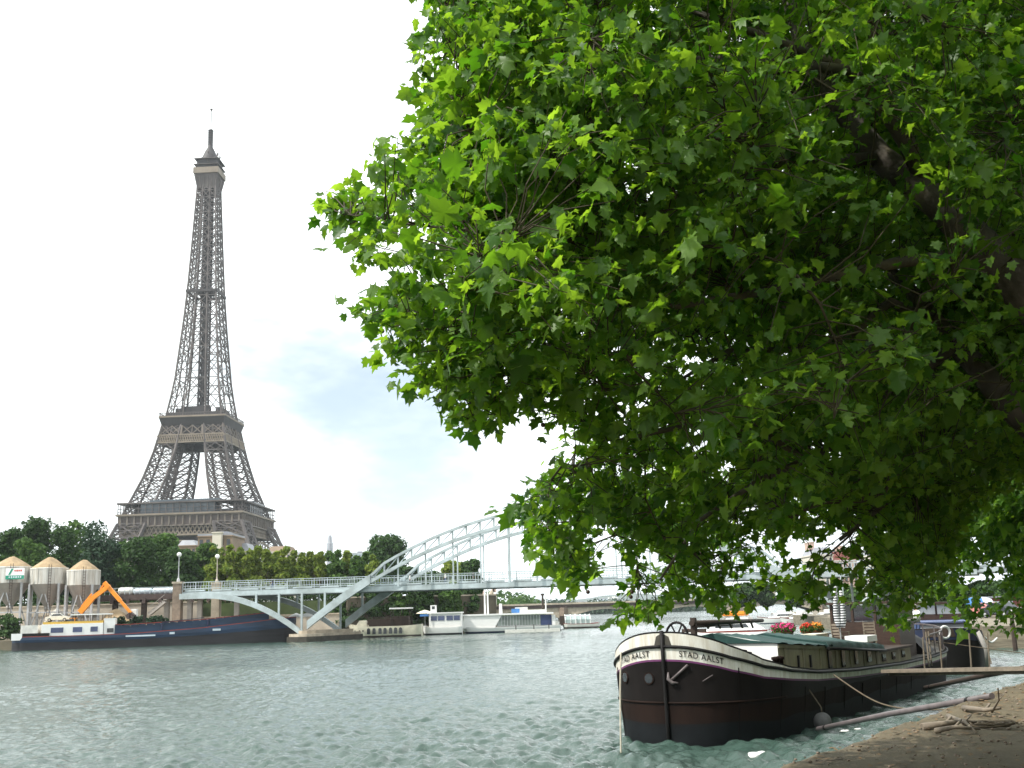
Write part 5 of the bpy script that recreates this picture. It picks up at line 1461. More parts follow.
    # green tarpaulin in two lengths
    def tarp(xa, xb, lift, drop, seed, name):
        rs = np.random.default_rng(seed); n = 26; prof = [(-hw - .12, ze - drop), (-hw - .09, ze + .03), (-hw * .6, ze + (zc - ze) * .38), (0, zc + .02), (hw * .6, ze + (zc - ze) * .38), (hw + .09, ze + .03), (hw + .12, ze - drop)]
        g = []
        for i in range(n + 1):
            x = xa + (xb - xa) * i / n; sag = .05 * math.sin(i * .85 + seed) ** 2
            for k, (y, z) in enumerate(prof):
                g.append((x + rs.normal() * .012, y + rs.normal() * .012 + (.03 * math.sin(i * 1.7 + seed) if k in (0, 6) else 0), z - (x - 3.4) * .053 + lift - (sag if 0 < k < 6 else 0) + rs.normal() * .012 + (.015 * math.sin(i * 1.1) if k in (0, 6) else 0)))
        m = MB(); m.smooth = True; N = len(prof)
        m.add(g, [(i * N + k, i * N + N + k, i * N + N + k + 1, i * N + k + 1) for i in range(n) for k in range(N - 1)])
        m.add(g[:N], [tuple(range(N))[::-1]]); m.add(g[-N:], [tuple(range(N))])
        return m.build(name, M['tarp'], t)
    tarp(3.36, 8.2, .02, .0, 1, 'tarpaulin'); tarp(7.6, 14.3, .13, .20, 5, 'tarpaulin')
    m = MB(); m.tube([(7.5, -hw - .16, ze_(7.5) - .08), (14.3, -hw - .16, ze_(14.3) - .08)], .05, 6); m.tube([(7.5, hw + .16, ze_(7.5) - .08), (14.3, hw + .16, ze_(14.3) - .08)], .05, 6); m.build('tarpaulin_batten', M['black'], t)
    # foredeck gear: windlass wheel, bollards, folded mast
    m = MB(); c = Vector((1.5, .25, 2.62)); ring = [c + Vector((0, .32 * math.cos(a), .38 * math.sin(a))) for a in np.linspace(0, 2 * math.pi, 21)]
    m.tube(ring, .035, 6, False)
    for a in np.linspace(0, math.pi, 4)[:-1]: m.beam(c + Vector((0, .32 * math.cos(a), .38 * math.sin(a))), c - Vector((0, .32 * math.cos(a), .38 * math.sin(a))), .035)
    m.tube([c - Vector((.25, 0, 0)), c + Vector((.25, 0, 0))], .07, 8); w = m.build('windlass_wheel', M['black'], t)
    m = MB(); m.box((1.75, .25, 2.2), (.35, .7, .5)); m.tube([(1.75, -.35, 2.35), (1.75, .85, 2.35)], .13, 10); m.box((1.2, .7, 2.3), (.4, .4, .45)); m.ball((1.2, .7, 2.55), (.22, .2, .14)); m.build('windlass', M['black'], t)
    for x, y in ((2.0, -1.35), (2.35, -1.35), (2.0, 1.35), (2.35, 1.35)):
        m = MB(); z0 = zr(x) - .42; m.lathe((x, y, z0), [(.11, 0), (.11, .62), (.15, .64), (.15, .72), (.04, .74)], 10); m.build('bollard', M['hull_rust'], t)
    for x in (3.02, 3.3):
        m = MB(); m.lathe((x, -1.93, 1.3), [(.1, 0), (.1, .62), (.13, .64), (.13, .7), (.04, .72)], 10); m.build('bollard', M['hull_rust'], t)
    m = MB(); m.tube([(2.4, .2, 2.95), (8.5, .35, 2.9)], [.08, .06], 8); m.tube([(2.5, .1, 2.85), (6.5, .6, 2.82)], .03, 5); m.beam((2.55, .2, 1.9), (2.55, .2, 3.1), .14); m.beam((2.55, -.15, 2.75), (2.55, .55, 2.75), .09)
    for k in range(5): m.beam((3.5 + k * .9, .24, 2.93), (3.7 + k * .9, .24, 2.78 - .02 * k), .05)
    m.build('lowered_mast', M['wood_dark'], t)
    # ---- aft: wheelhouse with windows, cabin trunk, rails, rudder
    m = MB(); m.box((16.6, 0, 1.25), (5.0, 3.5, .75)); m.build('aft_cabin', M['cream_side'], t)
    m = MB()
    for x in (14.9, 16.3, 17.8): m.box((x, -1.77, 1.42), (.42, .05, .26))
    m.build_each('aft_window', M['dark_glass'], t)
    m = MB(); m.box((16.6, 0, 1.66), (5.2, 3.7, .08)); m.build('aft_roof', M['wood_dark'], t)
    m = MB(); m.box((20.6, 0, 1.8), (2.6, 2.7, 1.6)); m.box((20.6, 0, 3.35), (2.9, 3.0, .1))
    for x in (19.35, 21.85):
        for y in (-1.3, -.45, .45, 1.3): m.beam((x, y, 2.6), (x, y, 3.3), .1)
    wh = m.build('wheelhouse', M['wood'], t)
    m = MB()
    m.box((19.36, 0, 2.95), (.03, 2.5, .62)); m.box((20.6, -1.33, 2.95), (2.4, .03, .62)); m.box((20.6, 1.33, 2.95), (2.4, .03, .62)); m.build_each('window', M['dark_glass'], wh)
    m = MB(); m.smooth = True
    g = [(22.3 + 1.9 * i / 8, -1.75 + 3.5 * k / 8, 1.1 + 1.15 * math.sin(math.pi * k / 8) ** .6 * (.8 + .2 * math.sin(math.pi * i / 8)) + .02 * math.sin(i * 2 + k)) for i in range(9) for k in range(9)]
    m.add(g, [(i * 9 + k, i * 9 + 9 + k, i * 9 + 10 + k, i * 9 + k + 1) for i in range(8) for k in range(8)]); m.add(g[:9], [tuple(range(9))[::-1]]); m.add(g[-9:], [tuple(range(9))]); m.build('stern_canopy', M['black'], t)
    m = MB()
    us = np.linspace(H.arc[-1] - 7, H.arc[-1] - .1, 9)
    for sg in (-1, 1):
        pr = None
        for u in us:
            tt = float(np.interp(u, H.arc, [p[0] for p in H.o])); b = H.at(u, zr(tt), sg, -.12); q = b + Vector((0, 0, .75)); m.beam(b, q, .045)
            if pr: m.beam(pr, q, .045)
            pr = q
    m.build('stern_rail', M['spar'], t)
    m = MB()                                               # boarding ladder at the quay side
    for x in (18.6, 19.05): m.beam((x, -2.5, .9), (x, -2.5, 2.2), .05)
    for k in range(4): m.beam((18.6, -2.5, 1.1 + k * .3), (19.05, -2.5, 1.1 + k * .3), .04)
    m.build('ladder', M['wood_pale'], t)
    globals()['HB'] = t
    Mw = Matrix.Translation(stem.to_3d() * 1) @ Matrix.Rotation(math.pi / 2 - AX, 4, 'Z')
    globals()['hb'] = lambda x, y, z: Mw @ Vector((x, y, z))
    globals()['hbH'] = H
stem = Vector((stem.x, stem.y, 0))
house_barge()
RZ = math.pi / 2 - AX
# things standing on the barge
def flowers(loc, r, mm, label):
    t = thing('flower_pot', label, 'flower pot', loc, 0, 'flower pots on the house barge')
    m = MB(); m.lathe((0, 0, 0), [(r * .45, -.38), (r * .38, -.3), (r * .4, -.04), (r * .5, 0)], 10); m.build('stand', M['wood_dark'], t)
    m = MB(); m.lathe((0, 0, 0), [(r * .55, 0), (r * .75, .24), (r * .8, .24), (r * .8, .28)], 12); m.build('pot', M['terracotta'], t)
    v, f = leaf_cloud([(0, 0, .36)], [(r, r, .2)], 500, .05, int(r * 1000)); o = link('leaves', np_mesh('leaves', v, f, 4, [M['plant']]), t)
    v, f = leaf_cloud([(0, 0, .44), (r * .3, 0, .4), (-r * .4, .1, .4)], [(r * .85, r * .85, .17), (r * .6,) * 2 + (.16,), (r * .6,) * 2 + (.16,)], 600, .05, int(r * 777)); link('petals', np_mesh('petals', v, f, 4, [M[mm]]), t)
flowers(hb(13.9, 1.5, 2.12), .46, 'pink', 'pot of bright pink flowers on the tarpaulin edge of the barge')
flowers(hb(16.6, 1.5, 2.05), .24, 'red_fl', 'small pot of red flowers on the aft cabin roof')
flowers(hb(17.5, 1.45, 2.05), .34, 'orange_fl', 'wide pot of orange and yellow flowers on the aft cabin roof')
def chair(loc, rz, label):
    t = thing('deck_chair', label, 'chair', loc, rz, 'wooden chairs on the barge roof')
    m = MB()
    for k in range(5): m.box((-.18 + k * .09, 0, .45), (.07, .44, .03))
    m.build('seat', M['wood_pale'], t)
    m = MB()
    for k in range(4): m.box((.23 + .015 * k, 0, .55 + k * .11), (.025, .42, .07))
    m.build('backrest', M['wood_pale'], t)
    for sy in (-.2, .2):
        m = MB(); m.beam((.2, sy, 0), (.29, sy, .95), .04); m.build('leg', M['wood_pale'], t)
        m = MB(); m.beam((-.2, sy, 0), (-.2, sy, .62), .04); m.beam((-.22, sy, .62), (.24, sy, .62), .05, .03); m.build('leg', M['wood_pale'], t)
chair(hb(15.3, -.2, 1.71), RZ + 2.6, 'slatted wooden chair with pale seat next to the striped forked pole')
chair(hb(16.6, -.9, 1.71), RZ + .3, 'slatted wooden chair close to the dark wheelhouse')
def table(loc, L, Wd, label, m0, h):
    t = thing('deck_table', label, 'table', loc, RZ, 'tables on the barge roof')
    m = MB(); m.box((0, 0, h), (L, Wd, .05)); m.box((0, -Wd / 2 - .006, h - .09), (L, .012, .2)); m.box((-L / 2 - .006, 0, h - .09), (.012, Wd, .2)); m.build('top', m0, t)
    for sx in (-1, 1):
        for sy in (-1, 1):
            m = MB(); m.beam((sx * (L / 2 - .1), sy * (Wd / 2 - .08), 0), (sx * (L / 2 - .1), sy * (Wd / 2 - .08), h - .03), .06); m.build('leg', M['wood_dark'], t)
table(hb(14.95, -1.0, 1.71), 1.3, .8, 'low table under a bright white cloth at the end of the green tarpaulin', M['white'], .46)
p = hb(15.6, .9, 1.7); m = MB(); m.box((0, 0, .27), (1.5, .55, .54)); m.box((0, 0, .55), (1.56, .6, .04)); o = m.build('deck_box', M['offwhite']); o.location = p; o.rotation_euler = (0, 0, RZ); tag(o, 'long cream storage box on the roof beside the flower pots', 'box')
# black and white striped forked thing above the deck
def striped():
    m = bpy.data.materials.new('black and white stripes'); m.use_nodes = True; tr = m.node_tree; b = tr.nodes['Principled BSDF']; b.inputs['Roughness'].default_value = .8
    c = tr.nodes.new('ShaderNodeTexCoord'); w = tr.nodes.new('ShaderNodeTexWave'); w.bands_direction = 'Z'; w.inputs['Scale'].default_value = 3.4; w.inputs['Distortion'].default_value = .8
    rr = tr.nodes.new('ShaderNodeValToRGB'); rr.color_ramp.interpolation = 'CONSTANT'; rr.color_ramp.elements[0].color = (.015, .015, .02, 1); rr.color_ramp.elements[1].color = (.75, .76, .78, 1); rr.color_ramp.elements[1].position = .48
    tr.links.new(c.outputs['Object'], w.inputs['Vector']); tr.links.new(w.outputs['Fac'], rr.inputs['Fac']); tr.links.new(rr.outputs['Color'], b.inputs['Base Color'])
    base = V(842, 640, 41.5); top = V(842, 585, 41.5); h = top.z - 1.71
    t = thing('striped_windsock', 'pair of black and white striped socks flying from a thin pole over the barge', 'windsock', (base.x, 41.5, 1.71))
    mb = MB()
    for s in (-1, 1):
        mb.tube([(s * .10, 0, h), (s * .12, 0, h * .75), (s * .13, .02, h * .55), (s * .07, .0, h * .42), (s * .05, 0, h * .34)], [.05, .07, .10, .13, .10], 10)
    mb.build('sock', m, t)
    mb = MB(); mb.beam((.0, .12, 0), (0, .12, h + .1), .035); mb.beam((-.14, .12, h + .05), (.14, .12, h + .05), .03); mb.build('pole', M['steel'], t)
striped()
# white lifebuoy and covers at the stern
p = hb(24.6, -2.0, 2.0); m = MB(); m.tube([(.25 * math.cos(a), 0, .25 * math.sin(a)) for a in np.linspace(0, 2 * math.pi, 25)], .05, 8, False); o = m.build('lifebuoy', M['white']); o.location = p; o.rotation_euler = (0, 0, .3); tag(o, 'white lifebuoy hung on the stern rail of the house barge', 'lifebuoy')
def bundle(loc, s, label):
    m = MB(); rs = random.Random(int(s * 100)); m.ball((0, 0, .22), (s, s * .7, .24), 12, 7); m.v = [(x * (1 + rs.uniform(-.12, .12)), y * (1 + rs.uniform(-.12, .12)), z + rs.uniform(-.03, .03)) for x, y, z in m.v]
    o = m.build('folded_cover', M['white']); o.location = loc; tag(o, label, 'cover', 'white covers at the barge stern')
bundle(hb(23.5, -.9, 2.42), .42, 'crumpled white cover on the black stern canopy, the one nearer the wheelhouse')
bundle(hb(24.6, .1, 2.1), .36, 'crumpled white cover at the stern end next to the man in white')
# thin pale pole
p = hb(22.2, -1.2, 1.2); m = MB(); m.lathe((0, 0, 0), [(.04, 0), (.03, 2.6)], 8); m.box((0, 0, 2.62), (.5, .06, .12)); o = m.build('boat_hook', M['wood_pale']); o.location = p; tag(o, 'pale upright wooden pole behind the dark wheelhouse', 'pole')

# ---- gangplank, mooring spars and ropes
def gang():
    a = G(890, 671, 1.25); b = G(1046, 668, QZ + .08)
    t = thing('gangplank', 'long pale grey gangplank with thin railing posts from barge to quay', 'gangplank', (0, 0, 0))
    m = MB(); m.beam(a, b, .62, .10); m.beam(a - Vector((0, 0, .09)), b - Vector((0, 0, .09)), .12, .1); m.build('plank', M['wood_pale'], t)
    d = b - a; s = d.cross(Vector((0, 0, 1))).normalized() * .27
    for sg in (-1, 1):
        rl = MB(); pr = None
        for k in range(2):
            u = .33 + k * .31; q = a + d * u + s * sg
            m = MB(); m.beam(q, q + Vector((.04, 0, .95)), .03); m.build('post', M['wood_pale'], t)
            if pr is not None: rl.tube([pr, (pr + q) / 2 + Vector((0, 0, .86)) - Vector((0, 0, pr.z / 2 + q.z / 2 - (q.z + pr.z) / 2)), q + Vector((0, 0, .93))] if False else [pr, q + Vector((0, 0, .92))], .012, 5)
            pr = q + Vector((0, 0, .92))
gang()
def spar(a, b, r, mm, label, name='mooring_spar', grp='mooring spars between barge and quay'):
    t = thing(name, label, 'spar', (0, 0, 0), 0, grp); m = MB(); m.tube([a, a + (b - a) * .5 + Vector((0, 0, .03)), b], [r, r * 1.02, r * .95], 10); m.build('pole', mm, t)
    m = MB(); d = (b - a).normalized()
    for u in (.06, .90): c = a + (b - a) * u; m.tube([c - d * .05, c + d * .05], r * 1.1, 10)
    m.build_each('iron_band', M['black'], t)
spar(G(818, 729, .32), G(992, 696, QZ + .1), .06, M['spar'], 'thick grey mooring spar reaching from the hull to the bare quay edge')
spar(G(925, 688, .30), G(1052, 663, QZ + .1), .08, M['wood_dark'], 'dark mooring spar in the shade just under the gangplank')
def rope(pts, r, mm, label, name='mooring_rope', n=24, grp=None):
    pts = [Vector(p) for p in pts]; o = []
    for i in range(len(pts) - 1):
        p0, p1, p2, p3 = pts[max(0, i - 1)], pts[i], pts[i + 1], pts[min(len(pts) - 1, i + 2)]
        for k in range(n):
            u = k / n; o.append(.5 * ((2 * p1) + (p2 - p0) * u + (2 * p0 - 5 * p1 + 4 * p2 - p3) * u * u + (3 * p1 - p0 - 3 * p2 + p3) * u ** 3))
    o.append(pts[-1]); m = MB(); m.tube(o, r, 6); return tag(m.build(name, mm), label, 'rope', grp)
gr = 'mooring ropes of the house barge'
a = hb(6.2, -2.5, 1.35); b = G(1040, 676, QZ + .06); mid = (a + b) / 2; mid.z -= .85
rope([a, (a + mid) / 2 - Vector((0, 0, .3)), mid, (b + mid) / 2 - Vector((0, 0, .22)), b], .022, M['rope_dark'], 'thin dark mooring rope sagging from the barge side to the quay', grp=gr)
q = V(621, 652, 27.2); q2 = V(619.5, 735, 27.0)
rope([q, q.lerp(q2, .5), Vector((q2.x, q2.y, -.3))], .022, M['rope'], 'pale rope hanging straight down from the barge bow into the water', 'hanging_rope', grp=gr)
a = hb(25.6, -1.2, 1.6); rope([a, Vector((a.x + 4, a.y - 3, .9)), G(1045, 655, QZ + .05)], .02, M['rope_dark'], 'stern rope of the house barge led to the quay behind the gangplank', grp=gr)
# fender ball and floating rubbish
p = G(816, 730, 0); t = thing('fender', 'round grey fender ball floating against the dark hull', 'fender', (p.x + .12, p.y - .30, .14))
m = MB(); m.ball((0, 0, .1), .25, 14, 10); m.build('ball', M['buoy'], t); m = MB(); m.tube([(0, 0, .35), (0, .02, .48), (-.25, .35, 1.0)], .02, 5); m.build('rope', M['rope_dark'], t)
for px, py, s, lab in ((757, 758, .36, 'crumpled white plastic floating under the barge bow'), (845, 733, .13, 'small white foam scrap by the tip of the grey spar'), (858, 731, .10, 'tiny foam scrap floating nearest the quay edge')):
    p = G(px, py, 0); m = MB(); rs = random.Random(px); m.ball((0, 0, 0), (s, s * .7, s * .22), 12, 6); m.v = [(x * (1 + rs.uniform(-.25, .25)), y * (1 + rs.uniform(-.25, .25)), z * (1 + rs.uniform(-.3, .5))) for x, y, z in m.v]
    o = m.build('plastic_scrap', M['foam']); o.location = (p.x, p.y, .05); tag(o, lab, 'rubbish', 'rubbish floating beside the quay')
# driftwood and litter on the quay
def driftwood(pts, r, label):
    c = [G(x, y, QZ + .05 + h) for x, y, h in pts]; m = MB(); k = len(c)
    m.tube(c, [r * (1 - .6 * i / (k - 1)) for i in range(k)], 7)
    if k > 2: m.tube([c[1], c[1] + Vector((.18, .22, .07)), c[1] + Vector((.22, .5, .03))], [r * .5, r * .35, r * .15], 5)
    tag(m.build('driftwood', M['wood_pale']), label, 'driftwood', 'driftwood on the quay')
driftwood([(922, 727, 0), (945, 724, .03), (962, 721, .05), (985, 723, 0)], .055, 'thick crooked driftwood branch lying near the quay edge')
driftwood([(935, 731, 0), (955, 727, .06), (980, 729, .02)], .04, 'driftwood stick nearest the viewer, lying across the branch')
driftwood([(948, 716, .06), (965, 722, .09), (976, 732, 0)], .035, 'driftwood stick crossing the middle of the pile')
driftwood([(964, 708, 0), (985, 710, .04), (1001, 708, .08)], .05, 'short driftwood log beyond the pile close to the grey spar')
driftwood([(992, 712, 0), (999, 700, .25), (998, 688, .55)], .018, 'thin twig standing upright on the quay by the short log')
c = G(990, 728, QZ); m = MB(); pts = []
for i in range(110): a = i * .35; r = .30 - .0022 * i; pts.append((c.x + r * math.cos(a) * 1.3, c.y + r * math.sin(a), QZ + .055 + .018 * math.sin(i * .9)))
m.tube(pts, .014, 5); tag(m.build('rope_coil', M['rope_dark']), 'dark rope coil lying on the quay beside the driftwood', 'rope coil')
vs, fs = [], []
rg = np.random.default_rng(8); n = 2600
for i in range(n):
    s = rg.uniform(-3, 22); w = abs(rg.normal()) * 2.6 + .1
    b = E1 + qd * float(s) + qn * float(w); a = rg.uniform(0, 6.28); l = rg.uniform(.02, .06); z = QZ + .035
    e = Vector((math.cos(a), math.sin(a), rg.uniform(-.2, .2))) * l; f = Vector((-math.sin(a), math.cos(a), rg.uniform(-.2, .2))) * l * .6
    o = len(vs); c = Vector((b.x, b.y, z)); vs += [c - e, c - f, c + e, c + f]; fs.append((o, o + 1, o + 2, o + 3))
m = MB(); m.add(vs, fs); o = m.build('dead_leaves', M['leaf_dead']); o['kind'] = 'stuff'; o['label'] = 'small dry leaves scattered over the quay paving'

m = MB()
for i in range(1500):
    s = rg.uniform(-2, 24); w = rg.uniform(.05, 5.5) ** 1.0; b = E1 + qd * float(s) + qn * float(w); r = rg.uniform(.008, .028)
    m.ball((b.x, b.y, QZ + .02 + r * .3), (r, r * rg.uniform(.6, 1), r * .6), 5, 4)
o = m.build('gravel', M['stone_brown']); o['kind'] = 'stuff'; o['label'] = 'loose gravel on the worn quay'
# ---- second, dark boat ahead of the house barge
def second_boat():
    s = V(943, 668, 54.5); s = Vector((s.x, 54.5, 0)); ax = R(20)
    t = thing('dark_boat', 'black and navy boat with brown wheelhouse moored behind the house barge', 'boat', (s.x, s.y, 0), math.pi / 2 - ax)
    rail = [(0, 2.05), (1.5, 1.85), (4, 1.6), (9, 1.5), (13, 1.7)]
    zr = lambda q: float(np.interp(q, *zip(*rail)))
    rows = [(lambda q: -.5, 0), (lambda q: .5, 0), (lambda q: zr(q) - .55, 0), (lambda q: zr(q) - .5, 1), (lambda q: zr(q) - .06, 1), (lambda q: zr(q), 2)]
    H = Hull(13, 2.05, 2.6, 2.4, 2.5, 2.2, rail, rows, .1, .06); m = H.build(None, 3); m.build('hull', [M['black'], M['navy'], M['black'], M['wood_dark']], t)
    m = MB(); m.add([(2.6, -1.5, 1.3), (7.6, -1.6, 1.2), (7.6, 1.6, 1.2), (2.6, 1.5, 1.3), (2.9, -1.35, 2.2), (7.6, -1.45, 2.25), (7.6, 1.45, 2.25), (2.9, 1.35, 2.2)], [(0, 1, 5, 4), (1, 2, 6, 5), (2, 3, 7, 6), (3, 0, 4, 7), (4, 5, 6, 7)]); m.build('cabin', M['roof_grey'], t)
    m = MB(); m.box((5.2, 0, 2.27), (5.0, 3.0, .07)); m.build('cabin_cover', M['blue_cover'], t)
    m = MB()
    for x in (3.8, 5.2, 6.6): m.box((x, -1.53, 1.8), (.7, .06, .36), )
    m.build_each('window', M['dark_glass'], t)
    m = MB(); m.box((9.0, 0, 1.9), (2.6, 3.0, 1.4)); m.box((9.0, 0, 3.2), (3.2, 3.5, .12))
    for x in (7.75, 10.25):
        for y in (-1.45, 0, 1.45): m.beam((x, y, 2.5), (x, y, 3.2), .1)
    w = m.build('wheelhouse', M['wood'], t)
    m = MB(); m.box((7.74, 0, 2.85), (.03, 2.7, .45)); m.build_each('window', M['white_dirty'], w)
    m = MB(); m.tube([(1.2, -2.0, .1), (1.0, -2.05, 1.0), (.9, -1.7, 1.8)], [.11, .13, .16], 8); m.build('chain', M['silo_grey'], t)
    m = MB()
    for x in (.8, 1.1, 3.2, 3.5): m.beam((x, -2.2, .3), (x + .25, -1.95, 2.1), .045)
    m.build('boat_ladder', M['wood_pale'], t)
    Mw = Matrix.Translation(s) @ Matrix.Rotation(math.pi / 2 - ax, 4, 'Z'); return lambda x, y, z: Mw @ Vector((x, y, z))
sb_ = second_boat()
rope([sb_(1.6, -1.9, 1.75), sb_(1.6, -1.9, 1.75).lerp(V(997, 638, 72), .5) - Vector((0, 0, .35)), V(997, 638, 72)], .05, M['white_dirty'], 'thick pale hose drooping from the dark boat to the quay wall', 'water_hose')
# man in a white shirt
def person(loc, rz, label, pose, top, bottom, hair, group=None):
    J = {'pel': (0, 0, .95), 'sp': (.01, 0, 1.12), 'ch': (.02, 0, 1.32), 'nk': (.03, 0, 1.48), 'hd': (.05, 0, 1.60), 'cr': (.05, 0, 1.72)}
    Rr = {'pel': .145, 'sp': .125, 'ch': .15, 'nk': .055, 'hd': .088, 'cr': .07}
    E = [('pel', 'sp'), ('sp', 'ch'), ('ch', 'nk'), ('nk', 'hd'), ('hd', 'cr')]
    for s, q in ((1, 'l'), (-1, 'r')):
        sw = pose.get(q + 'leg', 0); ar = pose.get(q + 'arm', (0.0, .0)); 
        J[q + 'h'] = (0, s * .10, .90); J[q + 'k'] = (.06 + sw * .2, s * .105, .50); J[q + 'a'] = (-.02 + sw * .35, s * .11, .09); J[q + 't'] = (.14 + sw * .35, s * .125, .04)
        J[q + 's'] = (.01, s * .19, 1.40); J[q + 'e'] = (-.03 + ar[0] * .25, s * .25, 1.14 + abs(ar[0]) * .06); J[q + 'w'] = (.06 + ar[0] * .48, s * (.25 - ar[1]), .90 + ar[0] * .34); J[q + 'f'] = (.10 + ar[0] * .58, s * (.24 - ar[1]), .82 + ar[0] * .40)
        Rr.update({q + 'h': .095, q + 'k': .06, q + 'a': .042, q + 't': .035, q + 's': .062, q + 'e': .045, q + 'w': .032, q + 'f': .036})
        E += [('pel', q + 'h'), (q + 'h', q + 'k'), (q + 'k', q + 'a'), (q + 'a', q + 't'), ('ch', q + 's'), (q + 's', q + 'e'), (q + 'e', q + 'w'), (q + 'w', q + 'f')]
    ks = list(J); me = bpy.data.meshes.new('p'); me.from_pydata([J[k] for k in ks], [(ks.index(a), ks.index(b)) for a, b in E], [])
    o = bpy.data.objects.new('p', me); COL.objects.link(o); sk = o.modifiers.new('s', 'SKIN'); o.modifiers.new('u', 'SUBSURF').levels = 2
    for i, k in enumerate(ks): me.skin_vertices[0].data[i].radius = (Rr[k], Rr[k]); me.skin_vertices[0].data[i].use_root = (k == 'pel')
    dg = bpy.context.evaluated_depsgraph_get(); nm = bpy.data.meshes.new_from_object(o.evaluated_get(dg)); bpy.data.objects.remove(o)
    for mm in (M['skin'], top, bottom, M['black']): nm.materials.append(mm)
    for p in nm.polygons:
        z = p.center.z; y = abs(p.center.y)
        p.use_smooth = True
        p.material_index = 0 if z > 1.475 or (y > .17 and z < 1.12 and z > .75) else (1 if z > .96 else (2 if z > .1 else 3))
    t = link('person', nm); t.location = loc; t.rotation_euler = (0, 0, rz); tag(t, label, 'person', group)
    m = MB(); m.ball((.035, 0, 1.685), (.105, .092, .09), 12, 8); m.ball((-.015, 0, 1.63), (.07, .085, .09), 10, 7); m.build('hair', hair, t)
    m = MB()
    for s in (-1, 1): m.ball((.128, s * .032, 1.635), .011, 6, 4)
    m.build('eyes', M['black'], t); m = MB(); m.ball((.142, 0, 1.605), (.022, .014, .024), 6, 5); m.build('nose', M['skin'], t)
    return t
person(sb_(1.0, .95, 1.42), RZ + 2.6, 'grey haired man in white shirt and blue trousers standing on the dark boat', {'larm': (.55, .05), 'rarm': (.35, .0), 'lleg': .1}, M['shirt'], M['jeans'], M['hair_grey'])
p = bw(V(469.5, 588, BY + 5).x - BX, 5, 7.85); person(p, 0.2, 'person in dark clothes walking along the footbridge deck inside the arch', {'lleg': .5, 'rleg': -.5, 'larm': (.3, 0), 'rarm': (-.1, 0)}, M['cloth_dark'], M['cloth_dark'], M['hair_dark'])

for px_, rz_, lab_, mt_, mb_ in ((442, 2.9, 'person in a white top on the footbridge just left of the one in dark clothes', 'shirt', 'jeans'), (404, .1, 'person in a white top and dark trousers where the arch crosses the footbridge railing', 'shirt', 'cloth_dark'), (262, 3.0, 'person in blue trousers walking on the footbridge above its side arch', 'cloth_dark', 'jeans')):
    p = bw(V(px_, 588, BY + 2.5).x - BX, 2.5 + (px_ % 3), 7.85); person(p, rz_, lab_, {'lleg': .4, 'rleg': -.4, 'larm': (.2, 0), 'rarm': (-.1, 0)}, M[mt_], M[mb_], M['hair_dark'], 'people walking over the footbridge')
# ---- boats out on the river and by the far quay of this bank
def cruiser(px, py, d, L, heading, label, group, canopy=None, s=1.0):
    p = V(px, py, d); t = thing('motor_cruiser', label, 'motor boat', (p.x, d, 0), heading, group)
    m = MB(); loft_hull(m, L, L * .32, L * .115, .35, .05, .4, .06, zlow=-.3, z_boot=.15); m.build('hull', [M['white'], M['navy'], M['red_rail'], M['white_dirty']], t)
    h = L * .115
    m = MB(); pr = [(.28, h), (.40, h + .75), (.78, h + .85), (.92, h + .1)]
    for k in (1,):
        w = L * .125
        vs = [(x * L, sg * w * (1 if z < h + .3 else .85), z) for sg in (-1, 1) for x, z in pr]
        m.add(vs, [(0, 1, 2, 3), (7, 6, 5, 4), (0, 4, 5, 1), (1, 5, 6, 2), (2, 6, 7, 3)])
    c = m.build('cabin', M['white'], t)
    m = MB(); w = L * .125
    for sg in (-1, 1): m.slab(None, (0, .03 * sg, 0), [(.40 * L, sg * w * .93, h + .3), (.80 * L, sg * w * .93, h + .3), (.76 * L, sg * w * .89, h + .68), (.43 * L, sg * w * .89, h + .62)])
    m.add([(.312 * L, -w * .8, h + .22), (.312 * L, w * .8, h + .22), (.385 * L, w * .74, h + .68), (.385 * L, -w * .74, h + .68)], [(3, 2, 1, 0)]); m.build_each('window', M['dark_glass'], c)
    m = MB(); m.slab(None, (0, .04, 0), [(.5 * L, -w * .8, h + .85), (.8 * L, -w * .8, h + .9), (.78 * L, -w * .8, h + 1.3), (.54 * L, -w * .8, h + 1.25)]); m.slab(None, (0, .04, 0), [(.5 * L, w * .8 - .04, h + .85), (.8 * L, w * .8 - .04, h + .9), (.78 * L, w * .8 - .04, h + 1.3), (.54 * L, w * .8 - .04, h + 1.25)])
    m.box((.5 * L, 0, h + 1.05), (.05, w * 1.6, .45)); m.build('flybridge', M['white'], t)
    m = MB()
    for k in range(7):
        u = .02 + k * .05; m.beam((u * L, -L * .15 * min(1, u * 3.0), h + .3), (u * L, -L * .15 * min(1, u * 3.0), h + .85), .03); m.beam((u * L, L * .15 * min(1, u * 3.0), h + .3), (u * L, L * .15 * min(1, u * 3.0), h + .85), .03)
    m.beam((.02 * L, 0, h + .85), (.33 * L, -L * .15, h + .8), .03); m.beam((.02 * L, 0, h + .85), (.33 * L, L * .15, h + .8), .03); m.build('bow_rail', M['steel'], t)
    if canopy: m = MB(); m.box((.62 * L, 0, h + 1.72), (.26 * L, w * 1.7, .3)); m.box((.62 * L, 0, h + 1.5), (.25 * L, w * 1.6, .14)); m.build('canopy', canopy, t); 
    if canopy:
        m = MB()
        for x in (.52, .72):
            for y in (-1, 1): m.beam((x * L, y * w * .75, h + .9), (x * L, y * w * .75, h + 1.6), .06)
        m.build_each('canopy_post', M['steel'], t)
    return t
g = 'white motor boats moored on the far side'
cruiser(684, 637, 112, 8.6, -.45, 'white motor cruiser with an orange canopy anchored beyond the barge bow', g, M['orange'])
cruiser(757, 621, 205, 8.5, .1, 'white motor cruiser with navy stripe left in the far row', g)
cruiser(780, 621.5, 196, 7.5, .25, 'white motor cruiser in the middle of the far row behind the pink flowers', g)
